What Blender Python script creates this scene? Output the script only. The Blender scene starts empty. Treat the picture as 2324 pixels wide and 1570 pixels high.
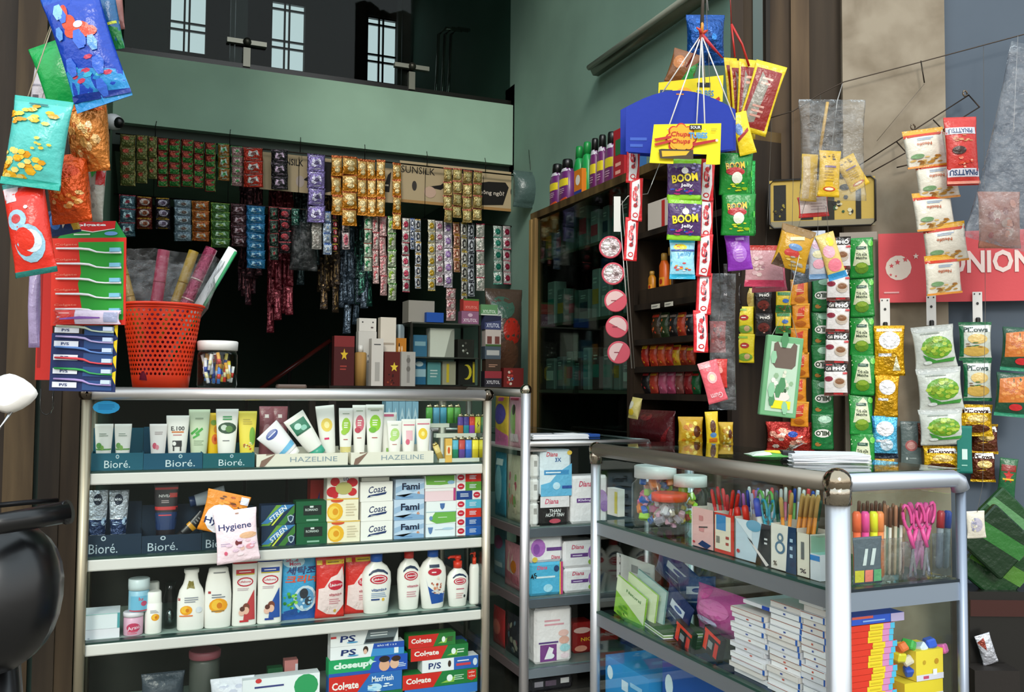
import bpy, bmesh, math, random
from mathutils import Vector, Matrix, Euler
SC = bpy.context.scene
COL = SC.collection
rnd = random.Random(7)
# ------------------------------------------------------------------ camera
F = 2066.9; YAW = 0.3929; PITCH = 0.0464; ROLL = 0.0084
CAM = Vector((0, 0, 1.15))
fw = Vector((math.sin(YAW)*math.cos(PITCH), math.cos(YAW)*math.cos(PITCH), math.sin(PITCH)))
ri0 = Vector((math.cos(YAW), -math.sin(YAW), 0)); up0 = ri0.cross(fw)
RI = ri0*math.cos(ROLL)+up0*math.sin(ROLL); UP = up0*math.cos(ROLL)-ri0*math.sin(ROLL)
cd = bpy.data.cameras.new('camera'); cd.sensor_width = 36; cd.lens = 36*F/2324; cd.clip_start = .05
cam = bpy.data.objects.new('camera', cd); COL.objects.link(cam)
M = Matrix((RI, UP, -fw)).transposed().to_4x4(); M.translation = CAM
cam.matrix_world = M; SC.camera = cam
# ------------------------------------------------------------------ light
w = bpy.data.worlds.new('street_daylight'); SC.world = w; w.use_nodes = True
nt = w.node_tree; nt.nodes.clear()
wo = nt.nodes.new('ShaderNodeOutputWorld'); bg = nt.nodes.new('ShaderNodeBackground')
tc = nt.nodes.new('ShaderNodeTexCoord'); sp = nt.nodes.new('ShaderNodeSeparateXYZ'); cr = nt.nodes.new('ShaderNodeValToRGB')
nt.links.new(tc.outputs['Generated'], sp.inputs[0]); nt.links.new(sp.outputs['Z'], cr.inputs[0])
cr.color_ramp.elements[0].position = 0.0; cr.color_ramp.elements[0].color = (.22, .2, .17, 1)
cr.color_ramp.elements[1].position = .55; cr.color_ramp.elements[1].color = (.8, .93, 1.0, 1)
e = cr.color_ramp.elements.new(.06); e.color = (.42, .4, .37, 1)
e = cr.color_ramp.elements.new(.22); e.color = (.95, .97, .95, 1)
nt.links.new(cr.outputs[0], bg.inputs[0]); bg.inputs[1].default_value = 1.55
nt.links.new(bg.outputs[0], wo.inputs[0])
sl = bpy.data.lights.new('sun', 'SUN'); sl.energy = 1.1; sl.angle = math.radians(14); sl.color = (1, .95, .86)
so = bpy.data.objects.new('sun', sl); COL.objects.link(so)
so.rotation_euler = Vector((-.42, -1, 0.62)).to_track_quat('Z', 'Y').to_euler()
SC.view_settings.view_transform = 'Standard'; SC.view_settings.look = 'None'; SC.view_settings.gamma = 1
SC.view_settings.use_curve_mapping = False; SC.view_settings.exposure = 0.45
SC.cycles.max_bounces = 8; SC.cycles.transparent_max_bounces = 24; SC.cycles.diffuse_bounces = 3
SC.cycles.glossy_bounces = 3; SC.cycles.use_denoising = True; SC.cycles.sample_clamp_indirect = 6

# ------------------------------------------------------------------ planes and pixels
def ray(px, py): return fw + RI*((px-1162)/F) - UP*((py-785)/F)
class Pl:
    """a vertical plane: a point and the turn of the things that stand on it (local -Y is its front)"""
    def __init__(s, x, y, rot): s.p = Vector((x, y, 0)); s.rot = rot; s.ax = Vector((math.cos(rot), math.sin(rot), 0)); s.n = Vector((math.sin(rot), -math.cos(rot), 0))
    def hit(s, px, py):
        r = ray(px, py); t = (s.p-CAM).dot(s.n)/r.dot(s.n); return CAM + r*t
    def back(s, d): q = s.p - s.n*d; return Pl(q.x, q.y, s.rot)
def PY(y): return Pl(0, y, 0)
def PX(x): return Pl(x, 0, -math.pi/2)
def PD(d, turn=0.0):
    q = CAM + fw*d; return Pl(q.x, q.y, -YAW+turn)
def slot(x0, y0, x1, y1, pl):
    b = pl.hit((x0+x1)/2, y1); a = pl.hit(x0, y1); c = pl.hit(x1, y1); t = pl.hit((x0+x1)/2, y0)
    return b, abs((c-a).dot(pl.ax)), t.z-b.z
# ------------------------------------------------------------------ colour and materials
def hx(h):
    if isinstance(h, tuple): return h
    h = h.lstrip('#')
    if len(h) == 3: h = ''.join(c*2 for c in h)
    return tuple((lambda c: c/12.92 if c <= .04045 else ((c+.055)/1.055)**2.4)(int(h[i:i+2], 16)/255) for i in (0, 2, 4))
_mats = {}
def mat(k):
    if k in _mats: return _mats[k]
    m = bpy.data.materials.new(k); m.use_nodes = True; n = m.node_tree; b = n.nodes['Principled BSDF']; out = n.nodes['Material Output']
    at = n.nodes.new('ShaderNodeAttribute'); at.attribute_name = 'Col'
    n.links.new(at.outputs['Color'], b.inputs['Base Color'])
    def bump(scale, strength, dist=.004, det=3, stretch=None):
        t = n.nodes.new('ShaderNodeTexCoord'); s = n.nodes.new('ShaderNodeTexNoise'); s.inputs['Scale'].default_value = scale; s.inputs['Detail'].default_value = det
        src = t.outputs['Object']
        if stretch:
            mp = n.nodes.new('ShaderNodeMapping'); mp.inputs['Scale'].default_value = stretch; n.links.new(src, mp.inputs[0]); src = mp.outputs[0]
        n.links.new(src, s.inputs['Vector'])
        q = n.nodes.new('ShaderNodeBump'); q.inputs['Strength'].default_value = strength; q.inputs['Distance'].default_value = dist
        n.links.new(s.outputs['Fac'], q.inputs['Height']); n.links.new(q.outputs[0], b.inputs['Normal'])
    R = b.inputs['Roughness']; Me = b.inputs['Metallic']
    if k == 'plastic': R.default_value = .32
    elif k == 'card': R.default_value = .6; bump(90, .08); b.inputs['Specular IOR Level'].default_value = .3
    elif k == 'matte': R.default_value = .9; b.inputs['Specular IOR Level'].default_value = .2
    elif k == 'pouch': R.default_value = .3; bump(55, .55, .006)
    elif k == 'foil': R.default_value = .2; Me.default_value = .4; bump(80, 1.0, .008)
    elif k == 'metal': R.default_value = .42; Me.default_value = .85; bump(30, .05)
    elif k == 'chrome': R.default_value = .12; Me.default_value = 1; bump(60, .25)
    elif k == 'enamel': R.default_value = .28
    elif k in ('glass', 'film', 'clear'):
        # thin glass or clear plastic: sees through, mirrors at its facing angle
        for l in list(n.links):
            if l.to_node == out: n.links.remove(l)
        tr = n.nodes.new('ShaderNodeBsdfTransparent'); gl = n.nodes.new('ShaderNodeBsdfGlossy'); mx = n.nodes.new('ShaderNodeMixShader'); fr = n.nodes.new('ShaderNodeFresnel')
        ge = n.nodes.new('ShaderNodeNewGeometry'); ma = n.nodes.new('ShaderNodeMath'); ma.operation = 'MULTIPLY_ADD'; io = {'glass': 1.24, 'film': 1.5, 'clear': 1.45}[k]
        n.links.new(ge.outputs['Backfacing'], ma.inputs[0]); ma.inputs[1].default_value = 1/io-io; ma.inputs[2].default_value = io; n.links.new(ma.outputs[0], fr.inputs['IOR'])
        gl.inputs['Roughness'].default_value = {'glass': .02, 'film': .14, 'clear': .06}[k]
        n.links.new(at.outputs['Color'], tr.inputs[0]); n.links.new(fr.outputs[0], mx.inputs[0])
        n.links.new(tr.outputs[0], mx.inputs[1]); n.links.new(gl.outputs[0], mx.inputs[2]); n.links.new(mx.outputs[0], out.inputs[0])
        if k == 'film':
            t = n.nodes.new('ShaderNodeTexCoord'); s = n.nodes.new('ShaderNodeTexNoise'); s.inputs['Scale'].default_value = 28; s.inputs['Detail'].default_value = 5
            n.links.new(t.outputs['Object'], s.inputs['Vector']); q = n.nodes.new('ShaderNodeBump'); q.inputs['Strength'].default_value = 1; q.inputs['Distance'].default_value = .02
            n.links.new(s.outputs['Fac'], q.inputs['Height']); n.links.new(q.outputs[0], gl.inputs['Normal']); n.links.new(q.outputs[0], fr.inputs['Normal'])
            df = n.nodes.new('ShaderNodeBsdfDiffuse'); df.inputs[0].default_value = (.8, .82, .84, 1); m2 = n.nodes.new('ShaderNodeMixShader'); r2 = n.nodes.new('ShaderNodeMapRange'); r2.inputs[1].default_value = .5; r2.inputs[2].default_value = .8; r2.inputs[3].default_value = .02; r2.inputs[4].default_value = .17; n.links.new(s.outputs['Fac'], r2.inputs[0]); n.links.new(r2.outputs[0], m2.inputs[0]); n.links.new(mx.outputs[0], m2.inputs[1]); n.links.new(df.outputs[0], m2.inputs[2]); n.links.new(m2.outputs[0], out.inputs[0])
    elif k == 'emit':
        n.links.new(at.outputs['Color'], b.inputs['Emission Color']); b.inputs['Emission Strength'].default_value = 1.3
    elif k in ('plaster', 'wood', 'marble', 'concrete'):
        t = n.nodes.new('ShaderNodeTexCoord'); mp = n.nodes.new('ShaderNodeMapping'); s = n.nodes.new('ShaderNodeTexNoise'); r = n.nodes.new('ShaderNodeValToRGB'); mxx = n.nodes.new('ShaderNodeMixRGB'); mxx.blend_type = 'MULTIPLY'; mxx.inputs[0].default_value = 1
        n.links.new(t.outputs['Object'], mp.inputs[0]); n.links.new(mp.outputs[0], s.inputs['Vector']); n.links.new(s.outputs['Fac'], r.inputs[0])
        n.links.new(at.outputs['Color'], mxx.inputs[1]); n.links.new(r.outputs[0], mxx.inputs[2]); n.links.new(mxx.outputs[0], b.inputs['Base Color'])
        lo, hi, p0, p1 = {'plaster': ((.86,)*3, (1, 1, 1), .35, .65), 'wood': ((.4, .34, .28), (1.2, 1.15, 1.05), .38, .66), 'marble': ((.62, .57, .5), (1.0, .99, .97), .36, .6), 'concrete': ((.7,)*3, (1.1,)*3, .35, .65)}[k]
        r.color_ramp.elements[0].position = p0; r.color_ramp.elements[1].position = p1
        r.color_ramp.elements[0].color = (*lo, 1); r.color_ramp.elements[1].color = (*hi, 1)
        s.inputs['Detail'].default_value = 6; s.inputs['Scale'].default_value = {'plaster': 2.5, 'wood': 5, 'marble': 7, 'concrete': 9}[k]
        if k == 'wood': mp.inputs['Scale'].default_value = (3, 3, .25)
        if k == 'marble': s.inputs['Distortion'].default_value = .25; s.inputs['Detail'].default_value = 9
        R.default_value = {'plaster': .85, 'wood': .6, 'marble': .5, 'concrete': .85}[k]
        b.inputs['Specular IOR Level'].default_value = .25
    _mats[k] = m; return m
# ------------------------------------------------------------------ text outlines
_tx = {}
def textmesh(s, bold=0.0):
    key = (s, bold)
    if key in _tx: return _tx[key]
    c = bpy.data.curves.new('t', 'FONT'); c.body = s; c.resolution_u = 2; c.offset = bold; c.fill_mode = 'BOTH' if False else 'FRONT' if False else c.fill_mode
    o = bpy.data.objects.new('t', c); COL.objects.link(o)
    me = bpy.data.meshes.new_from_object(o.evaluated_get(bpy.context.evaluated_depsgraph_get()))
    vs = [(v.co.x, v.co.y) for v in me.vertices]; me.calc_loop_triangles(); ts = [tuple(t.vertices) for t in me.loop_triangles]
    bpy.data.objects.remove(o); bpy.data.curves.remove(c); bpy.data.meshes.remove(me)
    if not vs: vs = [(0, 0), (1, 0), (1, 1)]; ts = []
    x0 = min(v[0] for v in vs); x1 = max(v[0] for v in vs); y0 = min(v[1] for v in vs); y1 = max(v[1] for v in vs)
    r = ([((x-x0), (y-y0)) for x, y in vs], ts, x1-x0, y1-y0); _tx[key] = r; return r
def lerp(a, b, t): return a+(b-a)*t
# ------------------------------------------------------------------ mesh builder
class MB:
    def __init__(s): s.v = []; s.f = []; s.c = []; s.m = []; s.sm = []; s.lay = 0; s.T = None
    def vert(s, p):
        p = Vector(p)
        if s.T is not None: p = s.T @ p
        s.v.append(p); return len(s.v)-1
    def face(s, idx, col, m, smooth=False): s.f.append(tuple(idx)); s.c.append(hx(col)); s.m.append(m); s.sm.append(smooth)
    def box(s, x0, y0, z0, x1, y1, z1, col, m='plastic', bev=0):
        if x0 > x1: x0, x1 = x1, x0
        if y0 > y1: y0, y1 = y1, y0
        if z0 > z1: z0, z1 = z1, z0
        if bev:
            b = min(bev, (x1-x0)/2.1, (y1-y0)/2.1, (z1-z0)/2.1)
            def ring(z, i):
                a = [(x0+i, y0+b), (x0+b, y0+i), (x1-b, y0+i), (x1-i, y0+b), (x1-i, y1-b), (x1-b, y1-i), (x0+b, y1-i), (x0+i, y1-b)]
                return [s.vert((x, y, z)) for x, y in a]
            rs = [ring(z0, b*.7), ring(z0+b, 0), ring(z1-b, 0), ring(z1, b*.7)]
            for a, c in zip(rs, rs[1:]):
                for i in range(8): s.face((a[i], a[(i+1) % 8], c[(i+1) % 8], c[i]), col, m)
            s.face(rs[0][::-1], col, m); s.face(rs[-1], col, m); return s
        q = [s.vert((x, y, z)) for z in (z0, z1) for x, y in ((x0, y0), (x1, y0), (x1, y1), (x0, y1))]
        for a in ((3, 2, 1, 0), (4, 5, 6, 7), (0, 1, 5, 4), (1, 2, 6, 5), (2, 3, 7, 6), (3, 0, 4, 7)): s.face([q[i] for i in a], col, m)
        return s
    def tube(s, pts, r, col, m='plastic', seg=8, cap=True):
        pts = [Vector(p) for p in pts]; rs = r if isinstance(r, (list, tuple)) else [r]*len(pts); rings = []
        for i, p in enumerate(pts):
            d = (pts[min(i+1, len(pts)-1)]-pts[max(i-1, 0)]); d = d.normalized() if d.length > 1e-9 else Vector((0, 0, 1))
            a = d.cross(Vector((0, 0, 1)) if abs(d.z) < .9 else Vector((1, 0, 0))).normalized(); b = d.cross(a)
            rings.append([s.vert(p+(a*math.cos(t)+b*math.sin(t))*rs[i]) for t in [k*2*math.pi/seg for k in range(seg)]])
        for A, B in zip(rings, rings[1:]):
            for k in range(seg): s.face((A[k], A[(k+1) % seg], B[(k+1) % seg], B[k]), col, m, True)
        if cap: s.face(rings[0][::-1], col, m); s.face(rings[-1], col, m)
        return s
    def ball(s, c, r, col, m='plastic', seg=12, sz=1):
        c = Vector(c); pr = [(-math.cos(k*math.pi/8), math.sin(k*math.pi/8)) for k in range(9)]; rings = []
        for z, q in pr: rings.append([s.vert(c+Vector((r*q*math.cos(t), r*q*math.sin(t), r*z*sz))) for t in [k*2*math.pi/seg for k in range(seg)]])
        for A, B in zip(rings, rings[1:]):
            for k in range(seg): s.face((A[k], A[(k+1) % seg], B[(k+1) % seg], B[k]), col, m, True)
        return s
    def loft(s, prof, col, m='plastic', n=2.0, seg=24, at=(0, 0), cap=True, smooth=True, cols=None):
        """prof: (z, half width, half depth[, exponent]); remembers its front for printing"""
        prof = [(p[0], p[1], p[2], p[3] if len(p) > 3 else n) for p in prof]
        s.prof = prof; s.at = at; s.lay = 0; rings = []
        for z, a, b, e in prof:
            rr = []
            for k in range(seg):
                t = k*2*math.pi/seg; c, d = math.cos(t), math.sin(t)
                rr.append(s.vert((at[0]+a*math.copysign(abs(c)**(2/e), c), at[1]+b*math.copysign(abs(d)**(2/e), d), z)))
            rings.append(rr)
        for i, (A, B) in enumerate(zip(rings, rings[1:])):
            cc = cols(i/(len(rings)-1)) if cols else col
            for k in range(seg): s.face((A[k], A[(k+1) % seg], B[(k+1) % seg], B[k]), cc, m, smooth)
        if cap: s.face(rings[0][::-1], col, m); s.face(rings[-1], col if not cols else cols(1), m)
        z0, z1 = prof[0][0], prof[-1][0]; W = max(p[1] for p in prof)
        def front(u, v, off):
            z = z0+v*(z1-z0); j = 0
            while j < len(prof)-2 and prof[j+1][0] < z: j += 1
            p, q = prof[j], prof[j+1]; t = 0 if q[0] == p[0] else max(0, min(1, (z-p[0])/(q[0]-p[0])))
            a, b, e = lerp(p[1], q[1], t), lerp(p[2], q[2], t), lerp(p[3], q[3], t); x = (2*u-1)*W; k = min(1, abs(x)/max(a, 1e-6))
            return Vector((at[0]+max(-a, min(a, x)), at[1]-b*(max(0, 1-k**e))**(1/e)-off, z))
        s.S = front; s.size = (2*W, z1-z0); s.curved = True; return s
    def flat(s, x0, x1, z0, z1, y, curved=False):
        s.S = lambda u, v, off: Vector((lerp(x0, x1, u), y-off, lerp(z0, z1, v))); s.size = (abs(x1-x0), z1-z0); s.curved = curved; s.lay = 0; return s
    def face_on(s, o, a, b, size):   # printing face: origin, u vector, v vector
        o, a, b = Vector(o), Vector(a), Vector(b); n = b.cross(a).normalized()*-1
        s.S = lambda u, v, off: o+a*u+b*v+n*off; s.size = size; s.curved = False; s.lay = 0; return s
    def tri(s, P, ts, col, m):
        off = .0004+.00022*s.lay
        if s.curved:
            lim = .16; out = []; st = [tuple(P[i] for i in t) for t in ts]
            while st:
                t = st.pop(); L = [(abs(t[i][0]-t[(i+1) % 3][0])+abs(t[i][1]-t[(i+1) % 3][1])*.8, i) for i in range(3)]; l, i = max(L)
                if l > lim and len(out)+len(st) < 1500:
                    a, b, c = t[i], t[(i+1) % 3], t[(i+2) % 3]; q = ((a[0]+b[0])/2, (a[1]+b[1])/2); st += [(a, q, c), (q, b, c)]
                else: out.append(t)
            for t in out: s.face([s.vert(s.S(*p, off)) for p in t], col, m)
        else:
            vs = [s.vert(s.S(p[0], p[1], off)) for p in P]
            for t in ts: s.face([vs[i] for i in t], col, m)
    def pr(s, items, m='plastic'):
        """print marks: r rect, e ellipse, p polygon, t text, g ring, l bars standing for small print"""
        for it in items:
            k = it[0]; s.lay += 1
            if k == 'r': _, a, b, c, d, col = it[:6]; s.tri([(a, b), (c, b), (c, d), (a, d)], [(0, 1, 2), (0, 2, 3)], col, m)
            elif k == 'e':
                _, a, b, ra, rb, col = it[:6]; n = 14 if s.size[0]*ra > .006 else 8; P = [(a, b)]+[(a+ra*math.cos(i*2*math.pi/n), b+rb*math.sin(i*2*math.pi/n)) for i in range(n)]
                s.tri(P, [(0, i+1, (i+1) % n+1) for i in range(n)], col, m)
            elif k == 'p':
                P = it[1]; bm = bmesh.new(); vs = [bm.verts.new((x, y, 0)) for x, y in P]
                try:
                    bm.faces.new(vs); r = bmesh.ops.triangulate(bm, faces=bm.faces[:]); bm.verts.index_update(); ts = [tuple(v.index for v in f.verts) for f in bm.faces]
                    s.tri([(v.co.x, v.co.y) for v in bm.verts], ts, it[2], m)
                finally: bm.free()
            elif k == 't':
                # ('t', text, u, v, width, height, colour, {shear, rot, bold})
                _, tx, a, b, tw, th, col = it[:7]; o = it[7] if len(it) > 7 else {}
                vs, ts, W, H = textmesh(tx, o.get('bold', .02)); W = W or 1; H = H or 1
                sh = o.get('shear', 0); rt = o.get('rot', 0); c, sn = math.cos(rt), math.sin(rt); P = []; asp = s.size[1]/s.size[0]
                for x, y in vs:
                    x = (x/W-.5)*tw+sh*(y/H-.5)*th*asp; y = (y/H-.5)*th
                    X, Y = x*s.size[0], y*s.size[1]; X, Y = X*c-Y*sn, X*sn+Y*c; P.append((a+X/s.size[0], b+Y/s.size[1]))
                s.tri(P, ts, col, m)
            elif k == 'l':
                _, a, b, c, d, n, col = it[:7]; r = random.Random(int(a*997+b*131+n))
                for i in range(n):
                    z = lerp(d, b, (i+.3)/n); h = (d-b)/n*.45; x1 = lerp(a, c, r.uniform(.7, 1)); s.tri([(a, z-h), (x1, z-h), (x1, z), (a, z)], [(0, 1, 2), (0, 2, 3)], col, m)
            elif k == 'b':   # a heap of small rounded bits pictured on a pack
                _, a, b, ra, rb, n, cols = it[:7]; r = random.Random(int(a*1000+n*7))
                for i in range(n):
                    t = r.uniform(0, 6.28); q = math.sqrt(r.random()); x, y = a+ra*q*math.cos(t), b+rb*q*math.sin(t); e = r.uniform(.14, .24)
                    P = [(x, y)]+[(x+ra*e*math.cos(j), y+rb*e*math.sin(j)) for j in [0, 1.05, 2.1, 3.14, 4.2, 5.2]]
                    s.tri(P, [(0, j+1, (j+1) % 6+1) for j in range(6)], r.choice(cols), m)
                    if i % 4 == 3: s.lay += 1
        return s
    def mesh(s, name):
        me = bpy.data.meshes.new(name); me.from_pydata([tuple(v) for v in s.v], [], s.f)
        keys = []; [keys.append(k) for k in s.m if k not in keys]
        for k in keys: me.materials.append(mat(k))
        mi = {k: i for i, k in enumerate(keys)}
        me.polygons.foreach_set('material_index', [mi[k] for k in s.m]); me.polygons.foreach_set('use_smooth', s.sm)
        at = me.color_attributes.new('Col', 'FLOAT_COLOR', 'CORNER'); buf = []
        for f, c in zip(s.f, s.c): buf += [c[0], c[1], c[2], 1.0]*len(f)
        at.data.foreach_set('color', buf); me.update(); return me
    def link(s, name, parent=None, loc=None, rot=None):
        return put(name, s.mesh(name), parent, loc, rot)
def put(name, me, parent=None, loc=None, rot=None):
    o = bpy.data.objects.new(name, me); COL.objects.link(o)
    if parent: o.parent = parent
    if loc is not None: o.location = loc
    if rot is not None: o.rotation_euler = rot if isinstance(rot, (tuple, Euler)) else (0, 0, rot)
    return o
def tag(o, label, cat, group=None, kind=None):
    if label: o['label'] = label
    if cat: o['category'] = cat
    if group: o['group'] = group
    if kind: o['kind'] = kind
    return o
def thing(name, label, cat, loc=(0, 0, 0), rot=0, group=None):
    return tag(put(name, None, None, loc, rot), label, cat, group)
def struct(mb, name): o = mb.link(name); o['kind'] = 'structure'; return o
def pose(b, pl, h, depth, roll=0, pitch=0, turn=0):
    """base point of a thing whose front lies on plane pl, rolled about its middle"""
    R = Matrix.Rotation(pl.rot+turn, 3, 'Z') @ Matrix.Rotation(roll, 3, 'Y') @ Matrix.Rotation(pitch, 3, 'X')
    mid = b + Vector((0, 0, h/2)) - pl.n*(depth/2); return mid - R @ Vector((0, 0, h/2)), R.to_euler()
# ------------------------------------------------------------------ kinds of goods
def m_box(w_, h, d, col, prints=(), m='card', side=None, top=None, bev=0):
    b = MB(); b.box(-w_/2, -d/2, 0, w_/2, d/2, h, col, m, bev)
    b.flat(-w_/2, w_/2, 0, h, -d/2); b.pr(prints, m)
    if side:
        b.face_on((-w_/2, d/2, 0), (0, -d, 0), (0, 0, h), (d, h)); b.pr(side, m)
    if top: b.face_on((-w_/2, -d/2, h), (w_, 0, 0), (0, d, 0), (w_, d)); b.pr(top, m)
    return b
def m_pouch(w_, h, t, col, prints=(), m='pouch', seal=.06, sealcol=None, seg=20, seed=0, rows=12, pinch=.07):
    pr = [(0, w_/2, .0008)]; r = random.Random(seed)
    for i in range(rows+1):
        v = i/rows; q = math.sin(math.pi*v)**.6; pr.append((h*(seal+(1-2*seal)*v), w_/2*(1-pinch*q), max(.0008, t/2*q*(1+r.uniform(-.06, .06)))))
    pr.append((h, w_/2, .0008)); b = MB()
    b.loft(pr, col, m, seg=seg, cols=(lambda v: sealcol if sealcol and (v < .06 or v > .9) else col)); b.pr(prints, m); return b
def m_tube(w_, h, col, prints=(), m='plastic', capcol=None, caph=.16, up=True):
    """squeeze tube: wide flat crimp at one end, round cap at the other"""
    r = w_*.36; capcol = capcol or col
    pr = [(h*caph, r, r*.8), (h*(caph+.02), r*1.02, r*.82), (h*.5, w_*.43, r*.6), (h*.8, w_*.48, r*.3), (h*.94, w_*.5, .002), (h, w_*.5, .0015)]
    b = MB(); b.loft(pr, col, m, seg=20)
    b.pr([(k[0],)+k[1:] for k in prints], m)
    c = MB(); c.loft([(0, r*.9, r*.75), (h*.01, r*.95, r*.8), (h*caph, r*.95, r*.8)], capcol, m, seg=18)
    return b, c
def place(kind, name, label, cat, sl, pl, group=None, d=.03, roll=0, pitch=0, turn=0, col='fff', prints=(), **k):
    """one boxed or bagged thing, its front on plane pl and its outline in slot sl"""
    b, w_, h = slot(*sl, pl)
    if kind == 'box': mb = m_box(w_, h, d, col, prints, **k)
    elif kind == 'pouch': mb = m_pouch(w_, h, d, col, prints, **k)
    loc, rot = pose(b, pl, h, d, roll, pitch, turn)
    o = mb.link(name, None, loc, rot); return tag(o, label, cat, group)
# ================================================================== the setting
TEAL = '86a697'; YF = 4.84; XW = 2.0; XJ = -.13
b = MB(); b.box(-6, -9, -.05, 9, 8.2, 0, '8d857a', 'concrete'); struct(b, 'floor')
b = MB(); b.box(-1.2, 2.8, 4.3, 4, 8.2, 4.4, '9aa596', 'plaster'); struct(b, 'ceiling')
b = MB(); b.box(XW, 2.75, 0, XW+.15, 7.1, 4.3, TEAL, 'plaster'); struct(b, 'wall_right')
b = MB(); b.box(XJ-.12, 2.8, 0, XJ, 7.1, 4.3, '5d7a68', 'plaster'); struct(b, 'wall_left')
# back wall with three window openings in the upper floor
wins = []
WB = PY(7.0)
for a, c, t, bt in ((386, 466, -60, 112), (616, 691, -60, 152), (834, 901, -60, 182)):
    p = WB.hit(a, bt); q = WB.hit(c, bt); wins.append((p.x, q.x, p.z, 4.1))
b = MB(); xs = [-.3]+[v for w_ in wins for v in w_[:2]]+[2.2]
b.box(-.3, 7.0, 0, 2.2, 7.12, 2.5, '38443c', 'plaster')
for i in range(0, len(xs), 2): b.box(xs[i], 7.0, 2.5, xs[i+1], 7.12, 4.3, '2c2a22', 'plaster')
for x0, x1, z0, z1 in wins: b.box(x0, 7.0, 2.5, x1, 7.12, z0, '2c2a22', 'plaster'); b.box(x0, 7.0, z1, x1, 7.12, 4.3, '2c2a22', 'plaster')
struct(b, 'wall_back')
for i, (x0, x1, z0, z1) in enumerate(wins):
    wd = thing('window_%d' % (i+1), None, None, (x0, 7.02, z0)); wd['kind'] = 'structure'
    g = MB(); g.box(0, .06, 0, x1-x0, .065, z1-z0, 'e9eef6', 'emit'); g.link('frosted_pane', wd)
    f = MB(); W_ = x1-x0; t = .014
    for x in (W_*.36, W_*.5): f.box(x, 0, 0, x+t, .02, z1-z0, '22252a', 'enamel')
    z = .16
    while z < z1-z0: f.box(0, 0, z, W_, .02, z+t, '22252a', 'enamel'); f.box(0, 0, z+.055, W_, .02, z+.055+t, '22252a', 'enamel'); z += .3
    f.box(-.02, -.01, -.02, W_+.02, .03, 0, '22252a', 'enamel')
    f.link('window_bars', wd)
q = WB.hit(252, 60); q2 = WB.hit(384, 60)
b = MB(); b.box(q.x, 6.93, 2.5, q2.x, 6.99, 4.3, '6c8c80', 'plaster'); struct(b, 'trim_4')
# loft: slab with its green front edge
fz = PY(YF); ztop = .5*(fz.hit(252, 116).z+fz.hit(1270, 251).z); zbot = .5*(fz.hit(285, 278).z+fz.hit(1250, 384).z)
b = MB(); b.box(XJ, YF, zbot, XW, 7.0, ztop, 'a4c6b0', 'plaster'); struct(b, 'trim_1')  # lighter than the wall green: stronger light on the front put into the colour
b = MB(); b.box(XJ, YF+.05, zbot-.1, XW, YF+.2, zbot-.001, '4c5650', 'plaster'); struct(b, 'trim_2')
# wall stub closing the loft rail at the right
p = fz.hit(1264, 250); q = fz.hit(1277, 250)
b = MB(); b.box(p.x, YF-.02, zbot-.05, XW, YF+.12, fz.hit(1270, 208).z, '86a891', 'plaster'); struct(b, 'trim_3')
# glass balustrade of the loft
g = thing('glass_balustrade', 'dark framed glass balustrade along the upper floor edge', 'balustrade', (0, YF+.05, ztop))
m = MB(); m.box(XJ, -.02, 0, fz.hit(1262, 250).x, .02, .035, '15120e', 'enamel'); m.link('bottom_rail', g)
m = MB(); m.box(XJ, -.003, .035, fz.hit(1262, 250).x, .003, 1.2, (.55, .62, .6), 'glass'); m.link('glass_panel', g)
for px in (548, 930, 1212):
    x = fz.hit(px, 200).x; m = MB(); m.box(x-.03, .01, .03, x+.03, .06, 1.2, '17140f', 'enamel'); m.box(x-.055, .012, .03, x-.035, .05, 1.2, '2d2a22', 'enamel'); m.link('post', g)
for px, py in ((562, 92), (938, 148)):
    p = fz.hit(px, py); m = MB(); m.box(p.x-.1, -.03, p.z-ztop-.012, p.x+.1, 0, p.z-ztop+.012, '9d9c90', 'metal'); m.ball((p.x, -.03, p.z-ztop), .022, '55544c', 'metal'); m.box(p.x-.018, -.03, p.z-ztop-.13, p.x+.018, 0, p.z-ztop-.03, '8d8c80', 'metal'); m.link('clamp', g)
# chrome pipes behind the loft glass
t = thing('chrome_pipe_rack', 'bundle of upright chrome pipes behind the upper glass', 'rack', (0, 5.6, ztop+.002))
pl = PY(5.6)
for i, px in enumerate((990, 1004, 1018)):
    a = pl.hit(px, 205); c = pl.hit(px+6, 62); m = MB(); m.tube([(a.x, 0, 0), (a.x, 0, a.z-ztop), (c.x, 0, c.z-ztop-.05), (c.x+.05, 0, c.z-ztop), (c.x+.16, 0, c.z-ztop)], .011, 'b5b5ac', 'chrome'); m.link('pipe', t)
# left shop front: folding timber door leaves
b = MB(); pl = PY(2.72); xr = pl.hit(186, 800).x
x = xr
for wdt, c in ((.045, '3a2f22'), (.05, '2c241b'), (.012, '223632'), (.07, '4e402d'), (.05, '2f261e'), (.012, '223632'), (.09, '3c3122'), (.3, '2a2219'), (.4, '322920')):
    b.box(x-wdt, 2.7+rnd.uniform(0, .03), 0, x, 2.8, 4.4, c, 'wood'); x -= wdt
struct(b, 'door_1')
b = MB(); b.box(-5, 2.75, 0, x, 2.9, 4.6, '3a3228', 'plaster'); struct(b, 'wall_left_front')
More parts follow.
